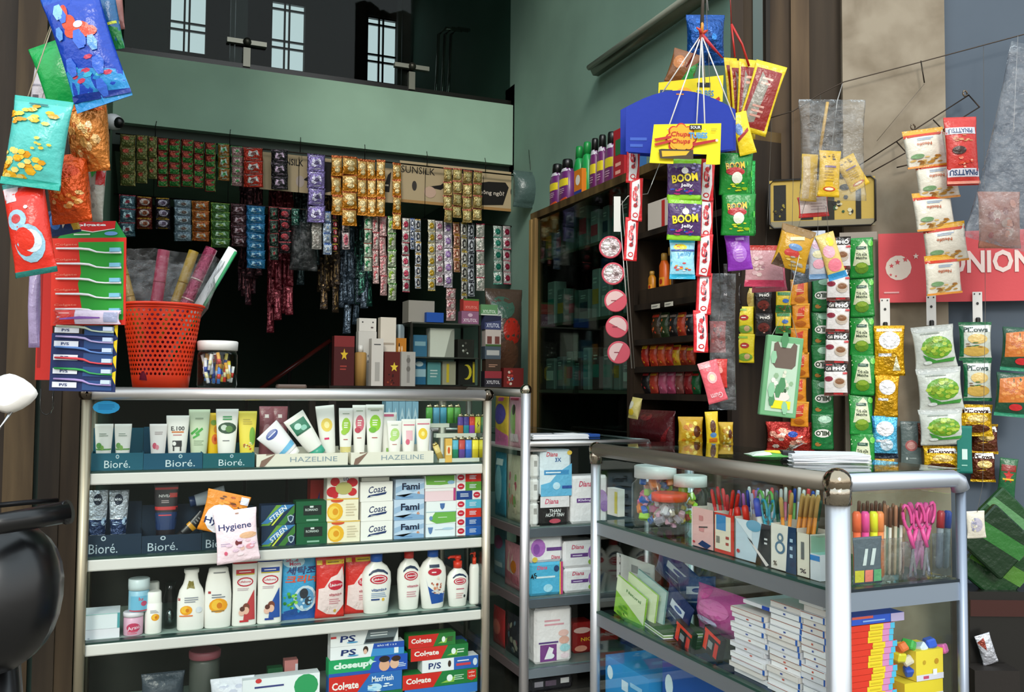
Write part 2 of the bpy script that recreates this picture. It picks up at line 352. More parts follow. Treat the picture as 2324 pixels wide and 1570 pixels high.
# right shop front, oblique: timber leaves, marble pillar, grey wall
pA = PD(2.72).hit(1660, 800); pB = PD(2.52).hit(2310, 800)
WR = math.atan2(pB.y-pA.y, pB.x-pA.x); WALL = Pl(pA.x, pA.y, WR)
def wbox(b, px0, px1, back, thick, z0, z1, col, m, b_=0):
    p = WALL.hit(px0, 900); q = WALL.hit(px1, 900); o = WALL.p
    a = (p-o).dot(WALL.ax); c = (q-o).dot(WALL.ax); b.box(a, back, z0, c, back+thick, z1, col, m, b_)
b = MB(); wbox(b, 1660, 1690, .01, .1, 0, 4.4, '382b1e', 'wood'); wbox(b, 1690, 1742, .03, .1, 0, 4.4, '413322', 'wood'); wbox(b, 1742, 1752, .0, .1, 0, 4.4, '241c14', 'wood'); wbox(b, 1712, 1735, .015, .02, 0, 4.4, '24403c', 'enamel')
wbox(b, 1752, 1800, .02, .1, 0, 4.4, '4a3a28', 'wood'); wbox(b, 1800, 1842, .0, .1, 0, 4.4, '5c4a36', 'wood'); wbox(b, 1842, 1917, .03, .1, 0, 4.4, '382d21', 'wood')
o = b.link('door_2', None, (WALL.p.x, WALL.p.y, 0), WR); o['kind'] = 'structure'
b = MB(); wbox(b, 1917, 2152, -.02, .3, 0, 4.4, '968a78', 'marble'); o = b.link('wall_pillar', None, (WALL.p.x, WALL.p.y, 0), WR); o['kind'] = 'structure'
b = MB(); wbox(b, 2152, 4200, .0, .3, 0, 4.4, '5a6470', 'plaster'); o = b.link('wall_front', None, (WALL.p.x, WALL.p.y, 0), WR); o['kind'] = 'structure'
# fluorescent batten on the right wall
pl = PX(XW-.04); a = pl.hit(1352, 160); c = pl.hit(1640, -42)
t = thing('fluorescent_lamp', 'unlit fluorescent batten slanting up the green side wall', 'lamp', a)
d = c-a; m = MB(); m.tube([(.0, 0, 0), d], .03, '5f6654', 'enamel', 6); m.link('batten', t)
m = MB(); n_ = Vector((-.046, 0, -.0)); m.tube([n_+d*.02, n_+d*.98], .013, '9a9e90', 'plastic', 8); m.link('tube', t)
# ================================================================== display counters
ALU = 'd6d4d2'; GL = (.93, .97, .95)
XL, XR, ZT = -.1065, .9594, 1.1163; SH = (.9308, .7174, .5098, .262)
def counter_a():
    t = thing('display_counter', 'long waist high glass counter with white shelf edges, below the orange basket', 'counter', (XL, 2.5, 0))
    W_ = XR-XL; D = .42
    for x, y, c in ((0, 0, 'a39a84'), (W_, 0, 'c9bfae'), (0, D, 'a39a84'), (W_, D, 'c9bfae')):
        m = MB(); m.tube([(x, y, 0), (x, y, ZT+.01)], .0125, c, 'metal', 10); m.link('post', t)
    for y in (0, D):
        m = MB(); m.tube([(0, y, ZT+.012), (W_, y, ZT+.012)], .0165, ALU, 'metal', 14); m.link('top_rail', t)
    for x in (0, W_):
        m = MB(); m.tube([(x, 0, ZT+.012), (x, D, ZT+.012)], .0155, '8f8b84', 'metal', 12); m.link('side_rail', t)
    for x in (0, W_):
        m = MB(); m.ball((x, 0, ZT+.012), .02, '5c5348', 'chrome'); m.link('corner_cap', t)
    m = MB(); m.box(.01, .01, ZT+.006, W_-.01, D-.01, ZT+.012, GL, 'glass'); m.link('glass_top', t)
    for z in SH:
        s = MB(); s.box(.012, .03, z-.008, W_-.012, D-.02, z, '9fb3a8', 'plastic'); so_ = s.link('shelf', t)
        m = MB(); m.box(.01, .004, z-.03, W_-.01, .03, z-.002, 'dad4cf', 'enamel', .003); m.box(.012, .006, z-.002, W_-.012, .03, z+.003, '1d3a35', 'plastic'); m.link('shelf_edge', so_)
    m = MB(); m.box(.012, -.002, .1, W_-.012, .001, ZT-.006, (.97, .99, .98), 'glass'); m.link('front_glass', t)
    m = MB(); m.box(-.002, .014, .1, .001, D-.012, ZT-.006, GL, 'glass'); m.link('side_glass', t)
    m = MB(); m.box(W_-.001, .014, .1, W_+.002, D-.012, ZT-.006, GL, 'glass'); m.link('side_glass', t)
    m = MB(); m.box(.01, D-.02, 0, W_-.01, D-.01, SH[1]+.03, '2c2f2a', 'card'); m.link('back_board', t)
    m = MB(); m.box(0, 0, 0, W_, .02, .1, ALU, 'metal'); m.link('kick_plate', t)
    return t
CA = counter_a()
XD, XDR, YDN, YDF, ZD = 1.0861, 1.3649, 1.2008, 2.0592, .997; SD = (.8191, .5942, .36)
def counter_d():
    t = thing('display_counter', 'glass topped aluminium counter holding pens and notebooks, nearest the camera', 'counter', (XD, YDN, 0))
    W_ = XDR-XD; D = YDF-YDN; z = ZD
    for x, y, r in ((0, 0, .02), (W_, 0, .009), (0, D, .0125), (W_, D, .0125)):
        m = MB(); m.tube([(x, y, 0), (x, y, z-.01)], r, 'c9cbd0' if r > .01 else '8d95a3', 'metal', 16); m.link('post', t)
    m = MB(); m.tube([(0, 0, z), (W_-.02, 0, z), (W_-.006, 0, z-.006), (W_, 0, z-.02)], .0155, 'c3cad6', 'metal', 14); m.link('top_rail', t)
    m = MB(); m.tube([(0, 0, z), (0, D, z)], .0165, '8c8478', 'metal', 14); m.link('top_rail', t)
    m = MB(); m.tube([(W_, 0, z-.004), (W_, D, z-.004)], .006, '8c8478', 'metal', 10); m.link('top_rail', t)
    m = MB(); m.tube([(0, D, z), (W_, D, z)], .006, 'e8e4dc', 'metal', 10); m.link('top_rail', t)
    for x, y, r in ((0, 0, .0245), (0, D, .018)):
        m = MB(); m.ball((x, y, z+.001), r, '9a8c78', 'chrome', 16); m.tube([(x, y, z-.035), (x, y, z-.0)], r*.93, 'a99f90', 'chrome', 14); m.link('corner_cap', t)
    m = MB(); m.box(.0, .0, z+.012, W_, D, z+.017, (.74, .86, .84), 'glass'); m.link('glass_top', t)
    for zz in SD:
        s = MB(); s.box(.008, .01, zz-.006, W_-.005, D-.01, zz, (.6, .72, .68), 'glass'); so_ = s.link('shelf', t)
        m = MB(); m.box(-.002, .012, zz-.034, .012, D-.01, zz-.004, '9aa0a6', 'metal'); m.box(-.003, .012, zz-.004, .012, D-.01, zz+.001, '143c33', 'plastic'); m.link('shelf_edge', so_)
        m = MB(); m.box(.012, -.002, zz-.036, W_-.005, .012, zz-.004, 'a2b0c2', 'metal'); m.box(.012, -.003, zz-.004, W_-.005, .012, zz+.001, '16222c', 'plastic'); m.link('shelf_edge', so_)
    for a, bb in (((-.001, .02, .1), (.001, D-.012, z-.02)), ((.018, -.001, .1), (W_-.008, .001, z-.02))):
        m = MB(); m.box(*a, *bb, (.97, .99, .98), 'glass'); m.link('side_glass', t)
    m = MB(); m.box(W_-.006, .02, .1, W_-.002, D-.012, z-.03, (.9, .95, .93), 'glass'); m.link('back_glass', t)
    m = MB(); m.box(0, 0, .02, W_, D, .06, '6a6f72', 'metal'); m.link('base', t)
    return t
CD = counter_d()
XC, YC = 1.0823, 2.5; SCZ = (.7352, .527, .3218)
def counter_c():
    t = thing('display_counter', 'narrow glass counter stacked with sanitary pads, between the other two counters', 'counter', (XC, YC, 0))
    W_ = .42; D = .95; z = .985
    m = MB(); m.tube([(0, 0, 0), (0, 0, 1.135)], .0145, 'dcd9dc', 'metal', 16); m.ball((0, 0, 1.145), .018, 'b0a898', 'chrome'); m.link('corner_post', t)
    for x, y in ((W_, 0), (0, D), (W_, D)):
        m = MB(); m.tube([(x, y, 0), (x, y, z)], .012, 'b5b5b5', 'metal', 10); m.link('post', t)
    m = MB(); m.tube([(0, 0, 1.135), (0, .5, 1.14)], .013, '948f86', 'metal', 10); m.link('guard_rail', t)
    m = MB(); m.tube([(0, .5, 0), (0, .5, 1.14)], .011, '948f86', 'metal', 10); m.link('post', t)
    m = MB(); m.box(-.001, .01, .1, .001, .49, 1.12, GL, 'glass'); m.link('side_glass', t)
    for p, q in (((.0, 0, z), (W_, 0, z)), ((0, D, z), (W_, D, z)), ((W_, 0, z), (W_, D, z))):
        m = MB(); m.tube([p, q], .009, 'c9c7c4', 'metal', 10); m.link('top_rail', t)
    m = MB(); m.box(.085, 0, z+.006, W_, D, z+.011, (.7, .8, .78), 'glass'); m.link('glass_top', t)
    m = MB(); m.box(.012, -.001, .1, W_-.01, .001, z-.015, (.97, .99, .98), 'glass'); m.link('front_glass', t)
    for zz in SCZ:
        s = MB(); s.box(.005, .015, zz-.006, W_-.005, D-.02, zz, '5f6f6c', 'plastic'); so_ = s.link('shelf', t)
        m = MB(); m.box(.012, -.001, zz-.028, W_-.01, .014, zz-.003, '9ba5b0', 'metal'); m.link('shelf_edge', so_)
        m = MB(); m.box(-.003, .012, zz-.028, .01, D-.01, zz-.003, 'b9a6a6', 'metal'); m.link('shelf_edge', so_)
    m = MB(); m.box(W_-.004, .02, .1, W_-.001, D-.01, z-.01, '33302c', 'card'); m.link('back_board', t)
    return t
CC = counter_c()
# ================================================================== cabinet along the right wall
XK, ZK = 1.6, 1.9203
KP = PX(XK); yk0 = KP.hit(1665, 800).y; yk1 = KP.hit(1203, 600).y; yks = KP.hit(1436, 800).y
def cabinet():
    t = thing('wall_cabinet', 'tall glass fronted cabinet on the green wall with bottles on its roof', 'cabinet', (XK, yk0, 0))
    L = yk1-yk0; Ls = yks-yk0; D = XW-XK-.03
    m = MB(); m.box(0, 0, ZK-.03, D, L, ZK, '5c4a2c', 'wood'); m.link('top_board', t)
    m = MB(); m.box(D-.01, 0, .02, D, L, ZK-.03, '1a1a15', 'card'); m.link('back_board', t)
    for y in (L-.012, Ls-.006, 0): m = MB(); m.box(0, y, 0, D-.01, y+.012, ZK-.03, '2e241a', 'wood'); m.link('side_panel', t)
    for y in (L-.03, L-.07, Ls, -.005): m = MB(); m.box(-.01, y, 0, .015, y+.022, ZK-.03, '8a7148' if y > Ls else '2c2118', 'wood'); m.link('stile', t)
    # glass doors of the far half
    yd = (L+Ls)/2
    for a, c, x in ((Ls+.02, yd+.01, -.004), (yd-.01, L-.07, .006)):
        m = MB(); m.box(x, a, .82, x+.004, c, ZK-.04, (.6, .72, .68), 'glass'); d_ = m.link('glass_door', t)
        m = MB(); m.box(x-.002, a, .8, x+.006, c, .82, '4f4a3c', 'enamel'); m.link('door_rail', d_)
    for py in (588, 738, 884):
        z = KP.hit(1215, py).z; m = MB(); m.box(.02, Ls+.01, z-.012, D-.01, L-.02, z, '55503f', 'card'); m.link('shelf', t)
    for py in (560, 722, 757+15, 838, 905): pass
    for z in NEARZ: m = MB(); m.box(.0, .01, z-.02, D-.01, Ls-.01, z, '241b14', 'wood'); m.link('shelf', t)
    m = MB(); m.box(0, 0, 0, D-.01, L, .1, '3a2f22', 'wood'); m.link('plinth', t)
    return t
NEARZ = [KP.hit(1455, py).z for py in (528, 690, 770, 832, 893)]
CAB = cabinet()
# ================================================================== goods in the long counter
A1 = PY(2.545)
def pz(kind, name, label, cat, x0, y0, x1, z, pl, group=None, d=.03, col='fff', prints=(), roll=0, turn=0, pitch=0, y1=None, **k):
    """like place(), but the base sits at height z (a shelf, or the box below)"""
    a = pl.hit((x0+x1)/2, 1200); dep = pl
    # width along the plane at the base height, height from the top pixel
    yb = y1 or 1200
    b, w_, _ = slot(x0, y0, x1, yb, pl); top = pl.hit((x0+x1)/2, y0).z; h = top-z; b.z = z
    if kind == 'box': mb = m_box(w_, h, d, col, prints, **k)
    elif kind == 'pouch': mb = m_pouch(w_, h, d, col, prints, **k)
    loc, rot = pose(b, pl, h, d, roll, pitch, turn)
    return tag(mb.link(name, None, loc, rot), label, cat, group), w_, h, b
def tube_thing(label, x0, y0, x1, z, pl, col, prints=(), capcol=None, caph=.16, roll=0, m='plastic', group='tubes standing in the trays', y1=None, name='lotion_tube', mirror=False):
    b, w_, h = slot(x0, y0, x1, y1 or 1030, pl)
    if z is not None: h = pl.hit((x0+x1)/2, y0).z-z; b.z = z
    if roll and z is None: pass
    loc, rot = pose(b, pl, h, w_*.5, roll)
    t = thing(name, label, 'tube', loc, 0, group); t.rotation_euler = rot
    a, c = m_tube(w_, h, col, prints, m, capcol, caph); a.link('body', t); c.link('cap', t); return t
def tray(label, x0, x1, ylip, yback, z, col, pl, prints, backcol=None, depth=.11, group='counter display trays'):
    b, w_, _ = slot(x0, ylip, x1, 1060, pl); lip = pl.hit((x0+x1)/2, ylip).z-z; bk = pl.hit((x0+x1)/2, yback).z-z
    t = thing('display_tray', label, 'tray', (b.x, pl.p.y, z), 0, group)
    m = MB(); m.box(-w_/2, 0, 0, w_/2, .0025, lip, col, 'card'); m.flat(-w_/2, w_/2, 0, lip, 0); m.pr(prints, 'card'); m.link('front_lip', t)
    m = MB(); m.box(-w_/2, .0025, 0, w_/2, depth, .003, col, 'card'); m.box(-w_/2, .0025, 0, -w_/2+.002, depth, lip, col, 'card'); m.box(w_/2-.002, .0025, 0, w_/2, depth, lip, col, 'card'); m.link('base', t)
    m = MB(); m.box(-w_/2, depth-.003, 0, w_/2, depth, bk, backcol or col, 'card'); m.link('back_board', t); return t
W = 'f4efe8'; NAVY = '14284a'
bio = lambda u: [('e', u, .8, .035, .12, 'b9cdd2'), ('e', u, .8, .02, .07, '2d7088'), ('t', 'Bioré.', u, .38, .5, .42, 'cfe0e4', {'bold': 0})]
Z = SH[0]+.0005
A1t = PY(2.538)
tray('teal display tray at the far left, under the blue oval sticker', 207, 325, 1028, 975, Z, '14586c', A1t, bio(.5)); tray('teal display tray holding pink and white tubes, second from left', 326, 460, 1028, 972, Z, '12506a', A1t, bio(.62)); tray('teal display tray with yellow tubes standing in it, top shelf', 461, 578, 1028, 1010, Z, '0f5a62', A1t, bio(.55))
A2 = PY(2.575)
leaf = lambda c: [('r', .1, .3, .9, .34, c), ('e', .25, .42, .14, .08, c), ('e', .42, .36, .1, .07, '7fb04c'), ('l', .25, .66, .75, .76, 2, '9ba79a')]
tz = Z+.0035
tube_thing('white tube with green leaves, leftmost on the top shelf', 213, 962, 256, tz, A2, W, leaf('5c9a48'), 'e9ecdf')
tube_thing('white tube with green leaves, second from the left on the top shelf', 258, 962, 298, tz, A2, W, leaf('6aa050'), 'e9ecdf')
tube_thing('small white tube with pink flowers in a teal tray', 338, 962, 379, tz, A2, 'f5ece9', [('e', .3, .4, .12, .09, 'd8506a'), ('e', .45, .36, .1, .07, 'e78896'), ('l', .3, .7, .8, .8, 2, 'b0a0a0')], 'f0dfe0')
tube_thing('white tube printed E.100 with a little cow', 376, 943, 429, tz, A2, W, [('t', 'E.100', .5, .7, .58, .1, '222', {}), ('r', .24, .6, .76, .635, 'd9772c'), ('l', .3, .53, .7, .57, 1, 'b55'), ('r', .28, .28, .68, .42, '2b2b2b'), ('e', .36, .35, .08, .05, W), ('r', .3, .18, .36, .3, '2b2b2b'), ('r', .6, .18, .66, .3, '2b2b2b')], 'dfe6ee')
tube_thing('pale green tube with three green dashes', 427, 929, 476, tz, A2.back(.012), 'cdd9ba', [('p', [(.1, .5), (.4, .62), (.46, .58), (.16, .46)], '3fa43c'), ('p', [(.3, .5), (.62, .62), (.68, .58), (.36, .46)], '3fa43c'), ('p', [(.2, .42), (.5, .5), (.52, .46), (.22, .38)], '3fa43c'), ('l', .25, .24, .75, .36, 3, '9fb090'), ('l', .3, .78, .7, .84, 1, '8f9f82')], 'c8d6b8')
tube_thing('bright yellow tube with orange flowers, between white tubes', 466, 937, 502, tz, A2.back(.03), 'f5c70f', [('e', .6, .4, .22, .12, 'e56f1e'), ('e', .7, .62, .2, .09, 'd98b1c'), ('e', .5, .78, .2, .06, '7ca52e'), ('e', .6, .4, .08, .05, 'c6371c')], 'f2c21c')
tube_thing('tall white tube with a dark green leaf picture', 489, 928, 541, tz, A2.back(-.008), W, [('e', .5, .6, .4, .12, '26482f'), ('e', .36, .61, .14, .06, 'c8d4c4'), ('e', .58, .58, .16, .07, '56803f'), ('r', .3, .82, .7, .85, '3c9a5a'), ('r', .3, .77, .7, .8, '3c9a5a'), ('l', .3, .32, .7, .36, 1, '777')], 'eee')
tube_thing('plain yellow tube at the right end of the teal trays', 540, 933, 583, tz, A2, 'f0da4c', [('e', .75, .45, .16, .2, '7cae3e'), ('b', .55, .22, .3, .09, 12, ['d2502c', 'efe4b8', 'a8642c']), ('l', .25, .7, .75, .84, 3, 'c9b23c')], 'f3e14a')
o = m_box(.0, 0, 0, 'fff')if False else None
m = MB(); s0, w_, h = slot(210, 909, 272, 939, PY(2.4975)); m.flat(-w_/2, w_/2, 0, h, 0); m.pr([('e', .5, .5, .5, .5, '2f9fd6'), ('l', .2, .3, .85, .75, 3, '1e7fb8')], 'card'); m.box(-w_/2*.2, 0, h*.3, w_/2*.2, .0006, h*.7, '2f9fd6', 'card')
tag(m.link('oval_sticker', None, s0), 'blue oval sticker on the counter glass, upper left corner', 'sticker')
hz = lambda u: [('t', 'HAZELINE', u, .55, .52, .38, '8e9ea8', {'bold': 0}), ('p', [(.03, 0), (.05, .5), (.2, 1), (.09, .1)], '8a6a5c'), ('p', [(.1, .9), (.2, 1), (.1, 1)], '8a6a5c')]
tray('cream cardboard tray lettered across the front, nearer the teal trays', 584, 791, 1029, 1020, Z, 'e8e1d0', A1t, hz(.62), depth=.13); tray('cream cardboard tray lettered across the front, next to the lighters', 798, 985, 1025, 1015, Z, 'eae3d3', A1t, hz(.62), depth=.13)
tube_thing('white tube with a round blue mark, lying tilted on the cream tray', 588+18, 962, 650+18, None, PY(2.56), 'efe9ec', [('e', .5, .78, .26, .12, '1d3f94'), ('r', .32, .765, .68, .79, 'dfe6f2'), ('p', [(.1, .1), (.95, .1), (.95, .28), (.1, .2)], '6cb4dc')], W, y1=1050, roll=-.78)
tube_thing('white tube with a green square picture, leaning over its neighbour', 670, 935, 722, None, PY(2.548), W, [('r', .14, .52, .86, .86, '2c7a5c'), ('e', .4, .72, .16, .08, 'bfe0d4'), ('e', .6, .62, .14, .07, '8fc6b2'), ('r', .14, .52, .86, .56, '175c42')], '2f9c80', y1=1042, roll=-.6)
for i, x in enumerate((590, 620)):
    pz('pouch', 'refill_pouch', 'brownish pink pouch standing at the back of the top shelf, %s' % ('left one' if i == 0 else 'right one'), 'pouch', x-6, 922, x+30, Z, PY(2.64), 'pink pouches behind the tilted tubes', d=.03, col='8f4f58', prints=[('e', .5, .5, .3, .2, 'b8848a'), ('r', .35, .8, .6, .86, 'ead9d4')])
oval = lambda c, c2=None: [('e', .5, .62, .3, .17, c), ('l', .34, .56, .66, .7, 3, 'f3f3e8'), ('l', .25, .86, .75, .9, 1, '9aa590'), ('l', .3, .3, .7, .34, 1, 'b5544c'), ('e', .35, .48, .2, .06, c2 or c)]
for lab, x0, y0, x1, bk, c, ca, rl in (('cream tube with yellow flower, leaning left', 722, 920, 765, 0, [('e', .5, .6, .3, .14, 'f0cf5a'), ('e', .5, .6, .14, .07, 'fbe9a2'), ('r', .3, .3, .55, .34, 'd26')], 'efe6c0', -.1), ('white tube with light green oval and cream foot', 769, 926, 802, -.006, oval('9fc93c')+[('r', .1, .04, .9, .16, 'd8c880')], 'e7dfc0', 0), ('white tube with a large pink oval', 800, 919, 833, 0, oval('d86a7c', 'c03a50'), 'f3e4e4', 0), ('tall white tube with large lime oval', 831, 918, 873, -.008, oval('93cd2a', '6fb42a')+[('r', .1, .9, .9, .93, 'c8c8b4')], 'e5ecd8', 0), ('white tube with lime leaves and pink heading', 865, 936, 902, .01, [('r', .2, .9, .8, .96, 'd85a80'), ('e', .6, .5, .2, .24, '8cc030'), ('r', .3, .05, .95, .14, '8db55a')], 'e6eed6', 0), ('short white tube with pale green oval', 880, 955, 914, -.012, oval('b4d67a'), 'eef2e0', 0), ('short white tube with pale pink print', 912, 951, 945, -.01, [('r', .15, .82, .9, .85, 'd8607a'), ('r', .3, .4, .75, .68, 'f0b9c2'), ('e', .4, .36, .14, .08, 'd8607a')], 'f5e0e2', 0), ('short white tube with yellow flower, last before the lighters', 945, 950, 979, -.01, [('e', .45, .58, .3, .16, 'eec62e'), ('e', .45, .58, .12, .07, 'f7e48c'), ('r', .1, .84, .9, .87, 'd26078')], 'f1ead2', 0)):
    tube_thing(lab, x0, y0, x1, tz, A2.back(bk+.004), W, c, ca, roll=rl)
# lighters
def lighter(label, x, y0, y1, wpx, pl, c1, c2=None, z=None, roll=0, dark=False, metal='c9b893'):
    b, w_, h = slot(x-wpx/2, y0, x+wpx/2, y1, pl)
    if z is not None: h = pl.hit(x, y0).z-z; b.z = z
    loc, rot = pose(b, pl, h, w_*.6, roll); t = thing('cigarette_lighter', label, 'lighter', loc, 0, 'lighters at the end of the top shelf'); t.rotation_euler = rot
    m = MB(); m.loft([(0, w_/2, w_*.3, 3), (h*.4, w_/2, w_*.3, 3), (h*.42, w_/2, w_*.3, 3), (h*.82, w_/2, w_*.3, 3)], c1, 'plastic', seg=16, cols=(lambda v: c2 or c1 if v > .3 else c1))
    if dark: m.pr([('p', [(.3, .3), (.7, .5), (.4, .55), (.6, .8), (.25, .55), (.5, .48)], '222')])
    m.link('body', t); m = MB(); m.loft([(h*.82, w_*.42, w_*.27, 3), (h*.95, w_*.42, w_*.27, 3)], metal, 'chrome', seg=12); m.tube([(w_*.15, 0, h*.93), (w_*.15, 0, h)], w_*.14, '8a7a5c', 'chrome', 8); m.link('metal_hood', t)
t = thing('lighter_stand', 'stepped clear stand full of lighters at the end of the top shelf', 'stand', (A1.hit(1000, 1040).x, 2.56, Z)); sw = A1.hit(1100, 1040).x-A1.hit(1000, 1040).x-.012
steps = [(.0, .012, 1039), (.03, .09, 983), (.06, .14, 960)]
zz = []
for i, (y, _, py) in enumerate(steps):
    z = PY(2.56+y).hit(1060, py).z; zz.append(z); x0 = 0 if i != 2 else -.03
    m = MB(); m.box(x0, y-.002, 0 if i == 0 else z-Z-.012, sw if i < 2 else .05, y+.024, z-Z, 'cfd2c4', 'plastic'); m.link('step', t)
for i, (c, c2) in enumerate((('2e8f6a', '5ab0c8'), ('6a4a9c', 'c0453c'), ('3a6ac8', '5a8ad8'), ('d8c020', 'efdc3a'), ('cdb41c', 'e6cf2c'))): lighter('%s lighter on the lowest step, %s' % (('teal', 'red and violet', 'blue', 'yellow', 'dark yellow')[i], ('at its left end', 'beside the teal one', 'in the middle', 'fourth along', 'at its right end')[i]), 1034+i*15.2, 990, 1039, 14, PY(2.565), c, c2, zz[0])
for i, (c, c2) in enumerate((('c86a2c', '5c3f8f'), ('2c8fa0', '4a3f8f'), ('8f3fb0', 'd8402c'), ('e6dc1c', 'f0e830'), ('2f7a3c', '3f8f4a'))): lighter('%s lighter on the middle step of the stand' % ('orange and purple', 'teal and indigo', 'violet and red', 'yellow with black sign', 'dark green')[i], 1046+i*13, 938, 983, 12.5, PY(2.595), c, c2, zz[1], dark=i == 3)
for i, c in enumerate(('4f9a3c', '4f93b0', '3f8fa8', '56a23a', '4a8f3f')): lighter('%s lighter on the top step of the stand, %s' % ('green' if i in (0, 3, 4) else 'blue', ('leftmost', 'second', 'third', 'fourth', 'fifth')[i]), 975+i*16, 917, 960, 14.5, PY(2.625), c, c, zz[2])
lighter('gold lighter leaning at the end of the cream tray', 994, 1002, 1044, 13, PY(2.56), 'b89a4a', 'd8bf74', None, -.4, metal='d8bf74')
pz('box', 'matchbox', 'small orange and cream carton beside the leaning gold lighter', 'carton', 1009, 995, 1024, Z, PY(2.555), d=.012, col='e3b255', prints=[('r', .1, .3, .9, .7, 'f0dca8'), ('e', .5, .5, .2, .15, 'd25a2c')])
for i in range(5): pz('box', 'blue_carton', 'light blue carton in the row behind the white tubes', 'carton', 872+i*15, 911, 886+i*15, Z, PY(2.76), 'light blue cartons at the back', d=.05, col='7fa6bc', prints=[('p', [(0, .6), (.5, .9), (1, .6), (.5, .75)], 'b7cdd8')])
# ---------------------------------------------------------------- second shelf
Z = SH[1]+.0005; tz = Z+.0035
bio2 = lambda u, c='b4c3cc': [('e', u, .84, .045, .12, c), ('e', u, .84, .025, .07, '132c44'), ('t', 'Bioré.', u, .36, .5, .46, c, {'bold': 0})]
tray('navy display tray under the two silver tubes, second shelf', 197, 326, 1213, 1150, Z, '10283c', A1t, bio2(.33)); tray('navy display tray below the black and red tube', 327, 462, 1213, 1155, Z, '11293d', A1t, bio2(.35)); tray('navy display tray half hidden by the pink hanging pack', 463, 588, 1205, 1160, Z, '12303f', A1t, bio2(.32))
for i, x in enumerate((203, 250)): tube_thing('silver and navy tube on the second shelf, %s' % ('against the left post' if i == 0 else 'second from the left post'), x, 1113, x+46, tz, A2, 'a9b0ba', [('e', .48, .82, .22, .11, '1a2638'), ('t', 'NIVEA', .48, .82, .34, .045, 'dfe5ec', {}), ('r', 0.02, .15, .98, .46, '20365e'), ('r', .02, .44, .98, .46, 'e4e8ee'), ('e', .8, .4, .13, .08, '9db4cc'), ('l', .2, .32, .55, .4, 2, '8aa0bc')], '16233c', m='foil')
tube_thing('black and red tube with navy foot', 352, 1094, 410, tz, A2, '201c22', [('r', .05, .86, .95, .9, 'c23434'), ('t', 'NIVEA', .45, .75, .5, .05, 'e6e6e6', {}), ('r', .62, .72, .92, .8, 'c83a34'), ('l', .3, .62, .7, .68, 2, 'b8a8a8'), ('r', .05, .5, .95, .56, 'c03030'), ('r', .05, .15, .95, .46, '1d3560'), ('r', .2, .4, .7, .42, 'd0404a')], '1b3260')
tube_thing('silver tube lying tilted at the back of the navy trays', 452, 1090, 490, None, PY(2.6), 'a8b2bc', [('r', .1, .5, .9, .8, 'c8ced4'), ('t', 'X', .5, .65, .5, .16, '5a6068', {})], '1d3560', y1=1170, roll=1.35)
tube_thing('black tube with an amber band, leaning in the navy tray', 420, 1155, 450, None, PY(2.58), '17181c', [('r', .1, .3, .9, .45, 'd8981c'), ('l', .3, .5, .6, .8, 3, '888')], '1c1c1e', y1=1232, roll=.85)
def diag(txt): return [('p', [(0, .0), (.25, 0), (.75, 1), (.45, 1)], '6fa03c'), ('p', [(.5, .0), (.7, 0), (1, .6), (1, 1)], '3f7a34'), ('p', [(.3, 0), (.36, 0), (.86, 1), (.8, 1)], 'd6e04a'), ('p', [(.0, .1), (.2, .1), (1, 1), (.62, 1)], '3f7fb8'), ('t', txt, .5, .58, .62, .24, 'e8eef2', {'rot': .7, 'shear': .2}), ('p', [(.78, .42), (.88, .5), (.98, .42), (.95, .2), (.88, .1), (.81, .2)], 'b9c9d4'), ('p', [(.81, .4), (.88, .45), (.95, .4), (.92, .22), (.88, .17), (.84, .22)], '27415c')]
def stack(rows, name, cat, x_off=None, pl=A1, d=.05, group=None, bottom=None):
    """boxes piled on each other; rows from the bottom: (label, x0, x1, ytop, colour, prints, side)"""
    z = bottom if bottom is not None else Z; out = []
    for r in rows:
        lab, x0, x1, y0, c, pr = r[:6]; o, w_, h, b = pz('box', name, lab, cat, x0, y0, x1, z, pl, group, d=d, col=c, prints=pr, side=r[6] if len(r) > 6 else None); z += h+.0006; out.append(o)
    return z
stack([('navy and green striped box, the lower of the two beside the pink pack', 594, 670, 1192, '182f4c', diag('STREN')), ('navy and green striped box, the upper of the two', 592, 668, 1146, '182f4c', diag('STREN'))], 'soap_box', 'box', group='striped soap boxes')
rom = [('r', .25, .35, .85, .8, '18241f'), ('t', 'ROMANO', .52, .6, .42, .12, 'c4d0c8', {}), ('r', .35, .08, .75, .16, '8fb8a0'), ('r', .46, .7, .58, .78, 'dfe6e0')]
stack([('dark green box with a black label, lower one', 673, 742, 1186, '0f5a34', rom), ('dark green box with a black label, upper one', 671, 739, 1137, '0f5a34', rom)], 'soap_box', 'box', group='dark green soap boxes')
pz('box', 'red_carton', 'red carton standing behind the dark green boxes', 'carton', 703, 1089, 738, Z, PY(2.64), d=.05, col='c8332c', prints=[('p', [(.3, .5), (.6, .8), (.6, .5)], '1c3f90')])
yr = [('e', .26, .42, .25, .4, 'f0b428'), ('e', .22, .4, .17, .28, 'f7cf52'), ('e', .27, .42, .09, .15, 'e59a1c'), ('e', .32, .93, .2, .1, 'd8542c'), ('l', .6, .2, .95, .8, 5, 'd9c9a8'), ('r', .0, .96, 1, 1, 'f0c040')]
rr = [('e', .25, .75, .15, .2, 'c8242c'), ('e', .8, .7, .18, .2, 'c8242c'), ('e', .18, .3, .2, .24, 'c0202a'), ('e', .8, .28, .15, .18, 'cc2a30'), ('e', .53, .45, .27, .28, 'b9b16a'), ('e', .25, .12, .1, .1, 'c8242c'), ('t', 'LO', .6, .86, .16, .14, '2a3f80', {})]
